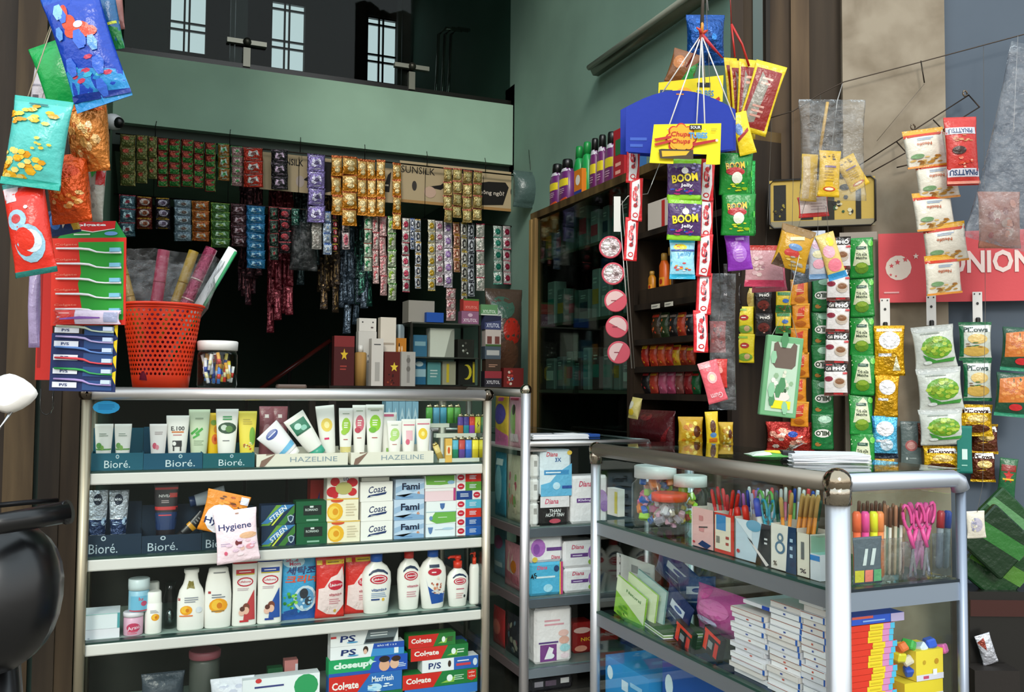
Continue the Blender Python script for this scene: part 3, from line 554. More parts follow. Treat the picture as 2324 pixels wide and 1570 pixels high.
stack([('cream box with yellow roses, lowest of its stack', 743, 817, 1182, 'f2e6c8', yr), ('cream box with yellow roses, second of its stack', 741, 813, 1131, 'f4e9cc', yr), ('white box with red roses around a green oval', 741, 812, 1080, 'f1e8dc', rr)], 'soap_box', 'box', group='rose soap boxes')
co = [('t', 'Coast', .52, .62, .54, .34, '1d2f60', {'shear': .25, 'rot': .09, 'bold': .01}), ('p', [(.2, .2), (.26, .32), (.82, .48), (.78, .36)], '1f3566'), ('l', .3, .25, .7, .3, 1, 'f0ece8')]
zt_ = stack([('white box with slanted blue script, lowest of its stack', 819, 891, 1182, W, co), ('white box with slanted blue script, middle of its stack', 819, 891, 1138, W, co), ('white box with slanted blue script, third up its stack', 817, 890, 1093, W, co)], 'soap_box', 'box', group='white script soap boxes')
stack([('plain white box lying on top of the white script boxes', 819, 882, 1083, 'eeeae0', [])], 'soap_box', 'box', bottom=zt_, pl=A1.back(.01), d=.04)
fa = [('p', [(0, .3), (.3, .5), (.6, .35), (1, .55), (1, .8), (.6, .6), (.3, .75), (0, .6)], '9db9d6'), ('p', [(0, 0), (1, 0), (1, .2), (.6, .3), (.3, .12), (0, .2)], '86a9cd'), ('t', 'Fami', .53, .64, .62, .34, '1a2440', {'bold': .03}), ('t', '6', .8, .32, .1, .14, 'd8885a', {}), ('l', .2, .08, .7, .14, 1, '4a78b0')]
stack([('pale blue watery box with dark lettering, lowest of three', 895, 962, 1180, 'c5d6ea', fa), ('pale blue watery box with dark lettering, middle of three', 894, 962, 1133, 'c5d6ea', fa), ('pale blue watery box with dark lettering, topmost of three', 897, 962, 1087, 'c5d6ea', fa)], 'soap_box', 'box', group='pale blue soap boxes')
sh = lambda c: [('p', [(.1-.07, .7), (.1, .78), (.17, .7), (.14, .35), (.1, .2), (.06, .35)], '6f8fc0')]
stack([('white bar box with a small blue shield, bottom of its stack', 967, 1033, 1188, 'e6edf2', [('l', .3, .5, .9, .6, 1, '9ab'), ('p', [(.06, .75), (.24, .75), (.2, .35), (.15, .2), (.1, .35)], '5f7fb0'), ('e', .75, .6, .2, .1, 'b5cfe2')]), ('white and green bar box, second from the bottom', 967, 1034, 1162, 'f0f2ee', [('p', [(.35, 0), (.12, .3), (.3, 1), (1, 1), (1, .1)], '6fb04c'), ('l', .4, .5, .8, .6, 1, 'e6f0e0'), ('e', .16, .5, .06, .2, '6d8fc0')]), ('white bar box with a blue shield in the middle, third up', 967, 1035, 1137, 'eef0f0', [('p', [(.45, .8), (.62, .8), (.6, .4), (.53, .2), (.47, .4)], '4d70a8'), ('r', .0, .0, 1, .06, 'a8c8d8')]), ('pink and white bar box below the green one', 964, 1033, 1108, 'f3d2d8', [('r', 0, .8, 1, 1, 'f4eeee'), ('r', .93, .0, 1, 1, 'c0407a')]), ('green and white bar box, topmost of its stack', 963, 1033, 1079, 'eff0ea', [('p', [(.02, 1), (.96, 1), (.96, .35), (.5, .25), (.05, .3)], '76b04a'), ('l', .3, .5, .7, .6, 1, 'eee'), ('e', .85, .45, .12, .15, '8fb6d6')])], 'soap_box', 'box', group='shield bar boxes')
def lb(c): return [('r', .36, 0, 1, 1, c), ('e', .18, .5, .14, .34, 'c8283c'), ('l', .1, .42, .26, .6, 1, 'f4dcdc'), ('l', .52, .25, .85, .75, 3, 'dfe6f2')]
def lbr(c): return [('r', 0, 0, .64, 1, c), ('e', .82, .5, .14, .34, 'c8283c'), ('l', .74, .42, .9, .6, 1, 'f4dcdc'), ('l', .15, .3, .5, .75, 3, 'dfe6f2')]
yy = 1193; rows = []
for i, (nm, c, f_) in enumerate((('royal blue', '1f5cb0', lb), ('deeper blue', '184f9f', lb), ('red', 'd8301f', lb), ('sky blue', '5bb4d0', lb), ('navy', '1c3f86', lbr), ('green', '5f9c34', lb), ('bright red', 'dc2c1c', lb))):
    rows.append(('thin white bar box with a %s end and red oval, %s of its stack' % (nm, ('lowest', 'second', 'third', 'fourth', 'fifth', 'sixth', 'topmost')[i]), 1036-i*.2, 1092-i*.2, 1194-i*20.2, 'f2efee', f_(c)))
stack(rows, 'soap_box', 'box', group='thin bar boxes stacked by the right post')
# packs hanging outside on the glass
G0 = PY(2.452)
place('pouch', 'orange_refill_pack', 'orange pack with a white disc, stuck on the counter glass', 'pack', (458, 1118, 560, 1212), PY(2.474), d=.018, roll=.25, col='d8861f', prints=[('e', .45, .35, .36, .36, 'e8ecf0'), ('t', 'Hy', .25, .25, .3, .2, '1f2f60', {}), ('b', .6, .8, .36, .14, 14, ['c06a18', 'e8a040', 'b0500f', '6a3a10']), ('r', .78, .78, .97, .96, 'd8dde6')])
place('pouch', 'pink_refill_pack', 'pale pink pack hanging on the counter glass, lettered in blue', 'pack', (487, 1157, 587, 1277), G0, d=.02, roll=-.1, col='f3dde2', prints=[('t', 'Hygiene', .47, .68, .74, .15, '1f3468', {'bold': .01}), ('l', .12, .33, .4, .4, 2, 'b8a8c0'), ('e', .75, .5, .2, .06, 'dfb28a'), ('e', .52, .38, .08, .06, '7a3a3c'), ('e', .78, .28, .1, .05, 'e29aa4'), ('e', .6, .26, .05, .04, 'e8c0b0'), ('e', .22, .2, .04, .04, 'd8607a'), ('r', .5, .92, .58, .94, 'a07a60'), ('b', .5, .3, .36, .16, 8, ['f2c9d2', 'f6e6ea', 'eccfe0'])])
# ---------------------------------------------------------------- third shelf
Z = SH[2]+.0005
b = slot(187, 1424, 275, 1459, A1)
stack([('white carton under another, left end of the third shelf', 196, 278, 1427, 'e2dfe6', [('e', .15, .12, .03, .08, 'aab')]), ('white carton lying on top of another, left end of the third shelf', 196, 278, 1392, 'dfe4e8', [('r', 0, .95, 1, 1, '9bc4c0'), ('r', .93, 0, 1, 1, '4f9aa0')])], 'carton', 'carton', d=.08, group='white cartons on the third shelf')
def jar(label, x0, y0, x1, z, pl, col, prints, lid, lidh=.25, group=None, name='lidded_jar', m='plastic', r=None):
    b, w_, _ = slot(x0, y0, x1, 1440, pl); h = pl.hit((x0+x1)/2, y0).z-z; R_ = w_/2
    t = thing(name, label, 'jar', (b.x, pl.p.y+R_, z), 0, group); hb = h*(1-lidh)
    m_ = MB(); m_.loft([(0, R_*.9, R_*.9), (hb*.06, R_*.95, R_*.95), (hb*.94, R_*.95, R_*.95), (hb, R_*.85, R_*.85)], col, m); m_.pr(prints); m_.link('body', t)
    l = MB(); l.loft([(hb, R_*.98, R_*.98), (hb+h*lidh*.4, R_, R_), (h*.98, R_, R_), (h, R_*.93, R_*.93)], lid, 'plastic'); l.link('lid', t); return t, z+h
_, z2 = jar('pink jar with a white lid, below another jar', 278, 1391, 326, Z, PY(2.54), 'd7a8be', [('e', .5, .45, .34, .25, 'c03a5c'), ('t', 'Arau', .5, .45, .6, .2, 'e8c8d4', {'rot': .2}), ('l', .2, .1, .8, .3, 2, 'd8607a')], 'ded6dc', .2)
jar('blue labelled jar with a pale lid, standing on a pink jar', 288, 1316, 338, z2, PY(2.54), '8fc0d6', [('r', .1, .1, .95, .75, '6fb4d2'), ('t', 'lu', .6, .62, .2, .16, 'c83a4c', {}), ('e', .75, .4, .14, .12, 'c04a6a'), ('r', 0.05, .04, .95, .1, 'c84a58')], 'cfdde0', .34)
def bottle(name, label, x0, ybody, x1, z, pl, prof, col, prints, cap=None, group='bottles on the third shelf', flat=.5, n=2.4, m='plastic'):
    b, w_, _ = slot(x0, ybody, x1, 1400, pl); h = pl.hit((x0+x1)/2, ybody).z-z
    t = thing(name, label, 'bottle', (b.x, pl.p.y+w_*flat/2, z), 0, group)
    q = MB(); q.loft([(v*h, a*w_/2, max(a*w_/2*flat, c*w_/2) if c else a*w_/2*flat) for v, a, c in prof], col, m, n=n); q.pr(prints); q.link('body', t)
    if cap: cap(t, w_, h)
    return t
SPRAY = [(0, .95, 0), (.02, 1, 0), (.7, 1, 0), (.72, .93, 0), (.74, .93, 0), (.97, .9, 0), (1, .8, 0)]
fl = lambda u, v, s=1: [('e', u, v, .2*s, .07*s, 'f0a018'), ('e', u-.05, v+.01, .12*s, .05*s, 'f5bf3a'), ('e', u+.04, v, .06*s, .03*s, 'd87a10')]
bottle('lotion_bottle', 'slim white bottle with a small orange flower, front one', 329, 1344, 368, Z, PY(2.545), SPRAY, W, fl(.6, .4, 1.2)+[('l', .3, .5, .8, .58, 3, '9a9aa4')], flat=.95)
bottle('lotion_bottle', 'slim white bottle standing behind the orange flower one', 333, 1322, 362, Z, PY(2.6), SPRAY, 'e6e4dc', [], flat=.95)
t = thing('glass_jar', 'small clear glass jar between white bottles, third shelf', 'jar', (A1.hit(386, 1430).x, 2.6, Z)); m = MB(); m.loft([(0, .014, .014), (.03, .018, .018), (.08, .017, .017), (.1, .012, .012), (.12, .014, .014)], (.6, .68, .66), 'clear'); m.link('body', t); m = MB(); m.ball((0, 0, .03), .011, 'b9bcc0', 'chrome', sz=1.8); m.link('silver_filling', t)
B1 = [(0, .9, 0), (.03, .98, 0), (.3, 1, 0), (.52, 1, 0), (.66, .86, 0), (.76, .6, 0), (.84, .5, .4), (.92, .47, .4), (.95, .55, .45), (1, .55, .45)]
bottle('lotion_bottle', 'white necked bottle with a gold emblem and orange flower label', 402, 1293, 465, Z, A1, B1, W, [('p', [(.32, .68), (.44, .7), (.62, .68), (.55, .82), (.52, .8), (.4, .82)], '8a7d3c'), ('r', .02, .5, .1, .54, 'a83030')]+fl(.32, .34, 1.1)+[('r', .08, .24, .56, .26, 'e8762c'), ('l', .25, .46, .8, .56, 3, '8b8f98'), ('e', .78, .34, .12, .05, 'dfe2e8')])
B2 = [(0, .9, 0), (.02, .97, 0), (.3, 1, 0), (.55, 1, 0), (.75, .92, 0), (.9, .78, 0), (.915, .76, 0), (.93, .74, 0), (.98, .72, 0), (1, .6, 0)]
bottle('lotion_bottle', 'white bottle with shoulders and a bigger orange flower label', 464, 1289, 526, Z, A1, B2, W, [('r', .12, .58, .22, .62, 'b03438')]+fl(.5, .38, 1.7)+[('r', .25, .28, .72, .3, '9a7a4c'), ('l', .25, .5, .75, .58, 2, '80848c'), ('r', .3, .91, .75, .93, '777')])
B3 = [(0, .9, 0), (.02, .96, 0), (.5, .93, 0), (.92, 1, 0), (.925, 1, 0)]
def shamp(label, x0, x1, y0, c, c2, nm):
    def cap(t, w_, h): q = MB(); q.loft([(h*.926, w_*.49, w_*.2), (h*.99, w_*.47, w_*.19), (h, w_*.42, w_*.16)], c, 'plastic', n=2.8); q.link('cap', t)
    bottle('shampoo_bottle', label, x0, y0, x1, Z, A1, B3, W, [('r', .14, .84, .86, .91, c), ('r', .14, .82, .86, .84, 'c8b03c'), ('l', .25, .86, .75, .89, 1, 'f4e8e8'), ('e', .5, .71, .32, .075, 'c4243a'), ('e', .5, .71, .27, .055, 'f0e8e8'), ('t', 'Lifebuoy', .5, .71, .46, .045, 'c4243a', {}), ('l', .2, .57, .75, .62, 2, 'c8b0b8'), ('p', [(.5, .3), (.86, .58), (.9, .1), (.45, .1)], c2), ('e', .55, .3, .14, .07, '7a4030'), ('e', .55, .25, .12, .06, 'eab9a0'), ('e', .38, .22, .12, .05, 'e8b8a4'), ('e', .4, .28, .1, .04, '5a3028'), ('r', .3, .07, .65, .1, c)], cap, flat=.42, n=3)
shamp('white shampoo bottle with a red cap and red wedge', 526, 584, 1268, 'c42c34', 'c03c40', 'HUONG')
shamp('white shampoo bottle with a blue cap and blue wedge', 583, 641, 1263, '1c3f96', '2450a0', 'MAT LANH')
pz('pouch', 'laundry_pouch', 'blue laundry pouch with large slanted characters and a washing drum', 'pouch', 641, 1257, 724, Z, A1.back(.012), d=.03, col='3c9fd0', sealcol='2a6fb4', prints=[('p', [(0, .0), (1, 0), (1, .25), (0, .12)], '1c4f9c'), ('e', .35, .88, .3, .09, 'bfe3f2'), ('t', 'Smile', .3, .91, .34, .06, 'd8486a', {}), ('t', 'Mom', .38, .85, .3, .055, 'c83a5c', {}), ('t', '세탁조', .55, .75, .8, .12, '26346a', {'shear': .2, 'bold': .03}), ('t', '크리너', .55, .62, .84, .12, 'e0522c', {'shear': .2, 'bold': .03}), ('e', .66, .32, .32, .2, 'cfe0ea'), ('e', .66, .32, .25, .16, '5f9cc8'), ('e', .62, .4, .12, .08, '30343c'), ('e', .75, .28, .1, .07, '3a4450'), ('b', .3, .3, .22, .12, 18, ['4fa63a', '8fd04a', '2f7f34']), ('b', .7, .25, .2, .1, 10, ['d8ecf6', '9ccbe6'])])
def redp(label, x0, x1, y0, pl): pz('pouch', 'soap_refill_pouch', label, 'pouch', x0, y0, x1, Z, pl, 'red refill pouches', d=.03, col='d82a22', prints=[('r', .04, .86, .96, .93, 'f0c42a'), ('r', .22, .86, .34, .93, 'd82a22'), ('l', .4, .88, .9, .91, 1, '7a5a18'), ('p', [(.08, .16), (.1, .48), (.28, .5), (.5, .66), (.72, .7), (.9, .82), (.96, .62), (.96, .2), (.7, .04), (.4, .06)], 'f3d9d6'), ('e', .66, .53, .26, .08, 'c8243c'), ('t', 'Lifebuoy', .66, .53, .4, .05, 'f6eaea', {'rot': .1}), ('t', 'vitamin+', .66, .38, .44, .05, 'b03a4c', {}), ('l', .45, .22, .85, .32, 3, 'cf8a92'), ('e', .66, .11, .05, .03, 'e0b04c')])
redp('red refill pouch next to the blue laundry pouch', 720, 787, 1262, A1); redp('red refill pouch partly behind a blue pump bottle', 786, 856, 1256, A1.back(.02))
PB = [(0, .72, 0), (.02, .8, 0), (.3, .9, 0), (.6, 1, 0), (.78, .96, 0), (.9, .72, 0), (.97, .4, .32), (1, .36, .32)]
def pumpb(label, x0, x1, yb, yt, c, prints, pl=A1, prof=PB, flat=.55):
    def cap(t, w_, h):
        hp = pl.hit((x0+x1)/2, yt).z-Z-h; r = w_*.2
        q = MB(); q.tube([(0, 0, h), (0, 0, h+hp*.55)], r, c, 'plastic', 14); q.tube([(0, 0, h+hp*.55), (0, 0, h+hp*.75)], r*.55, c, 'plastic', 10); q.loft([(h+hp*.72, r*.8, r*.8), (h+hp, r*.72, r*.72)], c, 'plastic')
        q.tube([(0, 0, h+hp*.88), (-w_*.36, 0, h+hp*.9), (-w_*.46, 0, h+hp*.78)], [r*.4, r*.32, r*.25], c, 'plastic', 8); q.link('pump', t)
    bottle('pump_bottle', label, x0, yb, x1, Z, pl, prof, W, prints, cap, 'pump bottles on the third shelf', flat)
def lbl(c): return [('p', [(.2, .74), (.35, .8), (.5, .815), (.68, .8), (.84, .74), (.84, .78), (.7, .845), (.5, .87), (.32, .84), (.2, .78)], '16284c'), ('e', .53, .67, .3, .09, 'c4243a'), ('e', .53, .67, .25, .07, 'f2e6e6'), ('e', .53, .67, .22, .055, 'c4243a'), ('t', 'Lifebuoy', .53, .67, .42, .05, 'f6f0f0', {'rot': .08})]
pumpb('white pump bottle with a blue pump, beside the red pouches', 823, 891, 1276, 1246, '1f62c4', lbl(0)+[('t', 'vitamin+', .54, .47, .52, .06, '24508f', {}), ('l', .28, .32, .8, .42, 3, '8fa6c4'), ('r', .28, .27, .56, .3, '1f3f7c'), ('e', .68, .28, .05, .03, 'e8b83a')])
pumpb('white pump bottle with a red pump, behind the navy swirl one', 904, 957, 1268, 1242, 'e0352c', lbl(0)+[('t', 'vitamin', .6, .47, .5, .05, 'c0506a', {}), ('l', .35, .25, .8, .38, 3, 'd6a0a8')], A1.back(.012))
pumpb('white pump bottle with a blue pump and navy swirl', 956, 1016, 1265, 1238, '1d5fc4', [('p', [(.15, .66), (.25, .45), (.6, .3), (.9, .3), (.86, .12), (.4, .1)], '2050a0'), ('p', [(.3, .86), (.68, .86), (.68, .8), (.3, .8)], '2a3450'), ('e', .5, .72, .26, .07, 'c4243a'), ('l', .38, .69, .62, .74, 1, 'f4e4e4'), ('b', .58, .48, .2, .13, 16, ['d8825a', 'e8b090', 'b0503a', 'f2dccc']), ('b', .66, .32, .26, .06, 10, ['e8c0b0', '8a4030', 'd8dfe8'])])
pumpb('small white pump bottle with a red pump', 1018, 1066, 1290, 1262, 'e23a22', lbl(0)+[('l', .35, .45, .75, .5, 1, 'c0506a'), ('l', .35, .22, .7, .38, 3, 'd6a8a8'), ('e', .75, .28, .05, .04, '333')])
pumpb('slim white bottle with a red pump against the right post', 1068, 1089, 1281, 1254, 'e2401c', [], A1.back(.01), [(0, .9, 0), (.05, 1, 0), (.9, 1, 0), (1, .8, 0)], .9)
# ---------------------------------------------------------------- bottom shelf
Z = SH[3]+.0005
ps = lambda x, w_: [('t', 'PS', x, .52, w_, .46, '1a2f6c', {'shear': .15}), ('e', x+w_*.3, .24, w_*.38, .06, '4f9ac8')]
cg = lambda k=.55: [('p', [(0, 0), (k, 0), (k+.12, 1), (0, 1)], 'd2281f'), ('t', 'Colgate', k*.52, .5, k*.82, .5, 'f4efe9', {'bold': .03}), ('p', [(k+.1, .2), (k+.3, .6), (k+.28, .2)], '8fc04a'), ('e', k+.22, .5, .04, .24, 'eef4f0')]
stack([('green and red toothpaste box, bottom of the left pile', 756, 920, 1572, '1c6f3c', cg()), ('blue toothpaste box with a red lettered end, left pile', 754, 918, 1528, '2a6cb8', [('p', [(0, 0), (.36, 0), (.56, 1), (0, 1)], 'd2281f'), ('t', 'Colgate', .22, .45, .36, .5, 'f4efe9', {'bold': .03}), ('t', 'MaxFresh', .73, .68, .3, .3, 'eaf2f8', {}), ('e', .62, .25, .1, .2, 'bfe0f2'), ('b', .7, .25, .2, .2, 10, ['8fc6e8', 'e6f2f8'])]), ('green and blue toothpaste box with two smiling faces', 753, 930, 1490, '1ea060', [('r', 0, 0, 1, .2, '2c55b0'), ('p', [(.5, 0), (.58, 1), (1, 1), (1, 0)], '2454b8'), ('t', 'closeup', .28, .58, .44, .5, 'dff0e4', {'bold': .05}), ('e', .7, .4, .07, .36, 'e2ab8c'), ('e', .7, .78, .07, .2, '2a1d18'), ('e', .83, .45, .06, .32, 'e6b69a'), ('e', .85, .75, .06, .18, '3a241a'), ('l', .88, .2, .98, .5, 3, 'd8e6f6'), ('p', [(.52, .5), (.55, .65), (.6, .7), (.55, .75), (.52, .9), (.5, .75), (.46, .7), (.5, .65)], 'bfe8dc')]), ('white and sky blue toothpaste box on the smiling faces box', 756, 922, 1461, 'f0f0f2', [('p', [(.54, 0), (.58, 1), (1, 1), (1, 0)], '3f8fd0'), ('p', [(.57, .6), (.58, 1), (1, 1), (1, .5)], '2450b0'), ('t', 'BẢO VỆ 1 2 3', .76, .8, .26, .18, 'eaf2fa', {}), ('e', .47, .6, .035, .28, '3a2820'), ('e', .465, .45, .025, .2, 'e6b8a0'), ('r', .86, .1, .92, .55, 'e8f2f8')]+ps(.24, .2)), ('white and grey toothpaste box on top of the left pile', 756, 908, 1430, 'eeeeef', [('p', [(.48, 0), (.55, 1), (1, 1), (.93, 0)], '6f7a80'), ('p', [(.5, .1), (.52, .35), (.94, .35), (.92, .1)], '222a30'), ('l', .58, .5, .92, .85, 2, 'dfe4e6'), ('r', 0, .6, .08, .75, 'd04040')]+ps(.25, .22))], 'toothpaste_box', 'box', group='toothpaste boxes on the bottom shelf', d=.04)
stack([('blue toothpaste box under the right pile', 925, 1088, 1556, '3478c8', []), ('red and green toothpaste box with a red seal at its end', 920, 1088, 1523, '1f7a3a', cg(.4)+[('p', [(.86, .9), (.98, .9), (.98, .3), (.92, .15), (.86, .3)], 'd8301f'), ('t', 'HỘP', .92, .72, .08, .16, 'f4e8e0', {}), ('t', 'LỚN', .92, .48, .08, .16, 'f4e8e0', {}), ('l', .68, .3, .82, .7, 3, 'bfe0c4')]), ('white and blue toothpaste box between red and green ones', 963, 1089, 1492, 'eeeef0', [('r', .56, 0, 1, 1, '2c62b8'), ('t', 'P/S', .22, .5, .22, .5, '1a2f6c', {}), ('e', .48, .55, .03, .28, '3a2820'), ('l', .62, .6, .9, .8, 1, 'eaf0fa'), ('r', .6, .3, .86, .5, 'd04050'), ('e', .94, .5, .04, .3, 'd8e6f4')]), ('large red and green toothpaste box, second from the top', 937, 1066, 1465, '1f7a3a', cg(.52)+[('l', .8, .3, .95, .7, 2, 'cfe4d0')]), ('red and green toothpaste box on top of the right pile', 931, 1037, 1438, '2a7a34', cg(.52)+[('l', .82, .3, .97, .7, 3, '50422c')])], 'toothpaste_box', 'box', group='toothpaste boxes in the right pile', d=.045)
stack([('blue toothpaste carton lying behind the right pile', 1018, 1062, 1453, '26508c', [('e', .75, .6, .14, .3, 'd6dde6'), ('r', 0, 0, 1, .2, 'b03a3c')])], 'toothpaste_box', 'box', pl=PY(2.62), d=.05)
jar('dusky jar with a pink lid, bottom shelf', 432, 1482, 506, Z, PY(2.6), '4a4f48', [], 'a55a64', .12)
pz('box', 'white_carton', 'white carton with a green patch, in front on the bottom shelf', 'carton', 560, 1534, 733, Z, A1, d=.04, col='eef0f2', prints=[('e', .82, .7, .16, .3, '2f9a5c'), ('l', .15, .74, .6, .84, 1, '3a3f7c'), ('e', .2, .95, .04, .06, 'd03a3a')])
m = m_pouch(.115, .11, .05, 'e3e2ea', [('b', .5, .7, .4, .2, 10, ['f3f3f8', 'c8c8d8'])], 'pouch', seed=3); p = A1.hit(530, 1560); tag(m.link('tissue_pack', None, (p.x, 2.57, Z)), 'puffy white plastic pack beside the white carton, bottom shelf', 'pack')
pz('box', 'pink_carton', 'small pink carton standing at the back of the bottom shelf', 'carton', 652, 1497, 682, Z, PY(2.66), d=.03, col='dc8f8c', prints=[('r', .8, .6, 1, .9, 'e4dfe8'), ('e', .15, .2, .1, .14, 'f4e6e0')])
pz('box', 'green_carton', 'dark green carton behind the white carton', 'carton', 615, 1515, 648, Z, PY(2.65), d=.03, col='1f5c38', prints=[('l', .2, .3, .8, .5, 1, 'cfd8c0')])
pz('pouch', 'grey_bag', 'limp grey plastic bag in the dark left of the bottom shelf', 'bag', 330, 1530, 430, Z, PY(2.62), d=.05, col='3c4650')
# ================================================================== pads in the narrow counter
C1 = PY(YC+.025); pu = '6a3f86'
def pad(label, x0, y0, x1, z, pl, col, pr, group='sanitary pad packs', d=.07, name='pad_pack', cat='pack', **k):
    o, w_, h, b = pz('box', name, label, cat, x0, y0, x1, z, pl, group, d=d, col=col, prints=pr, m='pouch', bev=.008, **k); return z+h+.0006
Z = SCZ[0]+.0005; z = Z
for i, (y0, nm) in enumerate(((1140, 'bottom'), (1086, 'middle'), (1032, 'top'))): z = pad('plain white pad box against the corner post, %s of three' % nm, 1204, y0, 1224, z, C1, 'eeeae8', [('r', .35, .5, .7, .75, 'a8a4a0'), ('r', 0, 0, 1, .03, 'b8b4b0')])
z = pad('black pad pack with white lettering, under the sky blue one', 1226, 1126, 1292, Z, C1, '1a1618', [('r', 0, .62, 1, 1, 'e6dfe2'), ('t', 'Diana', .4, .83, .46, .18, 'd04a6a', {'shear': .2}), ('t', 'THAN', .5, .5, .4, .12, 'e6e6e6', {'shear': .2}), ('t', 'HOAT TINH', .5, .36, .62, .12, 'e6e6e6', {'shear': .2}), ('e', .5, .15, .2, .08, 'b8485a')])
pad('sky blue and white pad pack on top of the black one', 1227, 1020, 1297, z, C1, 'dfeaf2', [('p', [(0, 0), (1, 0), (1, .7), (.55, .5), (.3, .3), (0, .25)], '66b4dc'), ('t', 'Diana', .36, .9, .36, .1, 'd04a5a', {'shear': .2}), ('t', '3X', .55, .78, .2, .09, '2c5c9c', {}), ('r', .1, .46, .9, .56, '3f8fc4'), ('l', .15, .48, .8, .54, 1, 'e8f2f8'), ('e', .5, .22, .12, .08, 'bfe0f0'), ('e', .92, .93, .08, .05, 'f0c84a'), ('r', .68, .16, 1, .22, '2a4f9c')])
pad('large white pad pack with a violet flower, upper shelf', 1297, 1079, 1380, Z, C1, 'f2ecee', [('t', 'Diana', .38, .83, .34, .12, 'd04a6a', {'shear': .2}), ('r', .14, .44, .62, .53, pu), ('t', 'Không', .36, .485, .36, .06, 'eadff0', {}), ('e', .8, .5, .18, .2, 'b08ac4'), ('e', .9, .35, .12, .12, '9a6ab4'), ('e', .62, .12, .1, .06, '8fae4a')])
Z = SCZ[1]+.0005
z = pad('blue pad pack marked 45 in black, beneath a violet one', 1203, 1276, 1278, Z, C1, '4fb0d8', [('t', 'Diana', .38, .85, .3, .12, 'e6507a', {'shear': .2}), ('t', '45', .12, .6, .2, .16, '1a1a1a', {'rot': .3}), ('l', .2, .5, .8, .62, 1, 'd8ecf4'), ('r', .92, 0, 1, 1, 'c8407a'), ('r', .9, 0, .93, 1, 'e8c83a'), ('e', .55, .22, .14, .12, 'a8dcf0'), ('e', .8, .8, .08, .1, '1c3c6a')])
pad('white pad pack with a violet flower lying on the blue one', 1203, 1215, 1278, z, C1, 'f0eaee', [('e', .25, .55, .22, .34, 'b06ac0'), ('e', .2, .5, .1, .2, '8a4aa4'), ('r', .5, .42, .96, .55, pu), ('t', 'Diana', .78, .18, .26, .14, 'd04a6a', {}), ('e', .15, .12, .08, .1, 'e0c04a')])
vio = [('t', 'Diana', .42, .78, .36, .16, 'd04a6a', {'shear': .2}), ('r', .2, .4, .72, .54, pu), ('l', .26, .43, .66, .5, 1, 'e8dcf0'), ('e', .88, .55, .16, .3, 'a877bc'), ('e', .8, .2, .08, .1, '8fae4a')]
z = pad('small white pad pack with a violet band, lower one', 1282, 1288, 1356, Z, C1, 'efe9ec', vio); pad('small white pad pack with a violet band, upper one', 1280, 1227, 1356, z, C1, 'f1ebee', vio)
Z = SCZ[2]+.0005
pad('big white pad pack with pink heading and a purple window', 1216, 1378, 1300, Z, PY(YC+.03), 'f0e8ea', [('l', .25, .66, .8, .8, 2, 'e0a0ac'), ('r', .14, .04, .58, .34, '7c3f86'), ('p', [(.25, .08), (.38, .3), (.5, .26), (.42, .08)], 'f4eef4'), ('e', .42, .13, .1, .05, 'eef0f4'), ('r', .1, .36, .62, .39, '5c3f80'), ('e', .78, .4, .14, .07, 'e8b0a0'), ('e', .8, .26, .14, .07, 'a8d8e0'), ('e', .76, .53, .14, .06, 'f0c0b8'), ('e', .8, .12, .12, .05, 'f0d8e0')])
pad('dark red pack lettered in yellow, bottom row beside the purple window', 1303, 1412, 1350, Z, PY(YC+.09), '8f1c1c', [('t', 'NIC', .6, .45, .5, .12, 'd8a82c', {}), ('e', .4, .75, .4, .1, 'd8b0a8'), ('e', .35, .16, .3, .1, 'd8907a')], group=None)
pad('black carton with small pale labels at the foot of the narrow counter', 1206, 1537, 1303, .24, PY(YC+.03), '1c1a22', [('r', .1, .4, .3, .8, '8a8490'), ('r', .35, .4, .6, .8, '5a4a5c'), ('r', .7, .5, .9, .9, 'c8c4c8')], group=None, name='carton', cat='carton')
put_plinth = MB(); put_plinth.box(XC+.02, YC+.02, 0, XC+.4, YC+.9, .2395, '3a3634', 'card'); tag(put_plinth.link('storage_crate'), 'dark crate on the floor under the narrow counter', 'crate')
# goods seen through its side glass
C2 = PX(XC+.018)
def side(label, x0, y0, x1, z, col, pr, **k): return pz('pouch', 'snack_pouch', label, 'pouch', x0, y0, x1, z, C2.back(k.pop('bk', 0)), 'pouches behind the side glass', d=.022, col=col, prints=pr, y1=1100, **k)[1]
zt = SCZ[0]+.0005
side('yellow and violet pouch high behind the side glass', 1116, 892, 1146, .966, 'e2b43a', [('e', .5, .6, .4, .2, '5a4a9c'), ('p', [(0, 0), (1, 0), (1, .2), (0, .35)], 'd86aa0'), ('r', .3, .85, .7, .92, 'd05a9a')])
side('pink pouch with a green sprig high behind the side glass', 1147, 893, 1177, .966, 'e8a3b4', [('e', .5, .5, .2, .3, '9ab86a'), ('e', .55, .7, .12, .1, '3a3a2c'), ('r', .2, .1, .8, .25, 'f2d3da'), ('r', .2, .88, .8, .92, 'c03a5c')])
m = MB(); m.box(XC+.008, YC+.02, .960, XC+.08, YC+.47, .9655, 'b8aca8', 'plastic'); tag(m.link('clip_shelf'), 'short clip-on shelf behind the side glass of the narrow counter', 'shelf')
side('teal pouch under the yellow and violet one', 1117, 1026, 1142, zt, '3c86a0', [('e', .5, .5, .3, .3, '8fc4d0'), ('r', .2, .8, .8, .9, 'dfe8e8')]); side('pale green and pink pouch next to the corner post', 1144, 1032, 1176, zt, 'd8ccb0', [('b', .5, .5, .4, .4, 16, ['8fb06a', 'e08a7a', 'f0dcc0', 'c05a6a'])])
zt = SCZ[1]+.0005
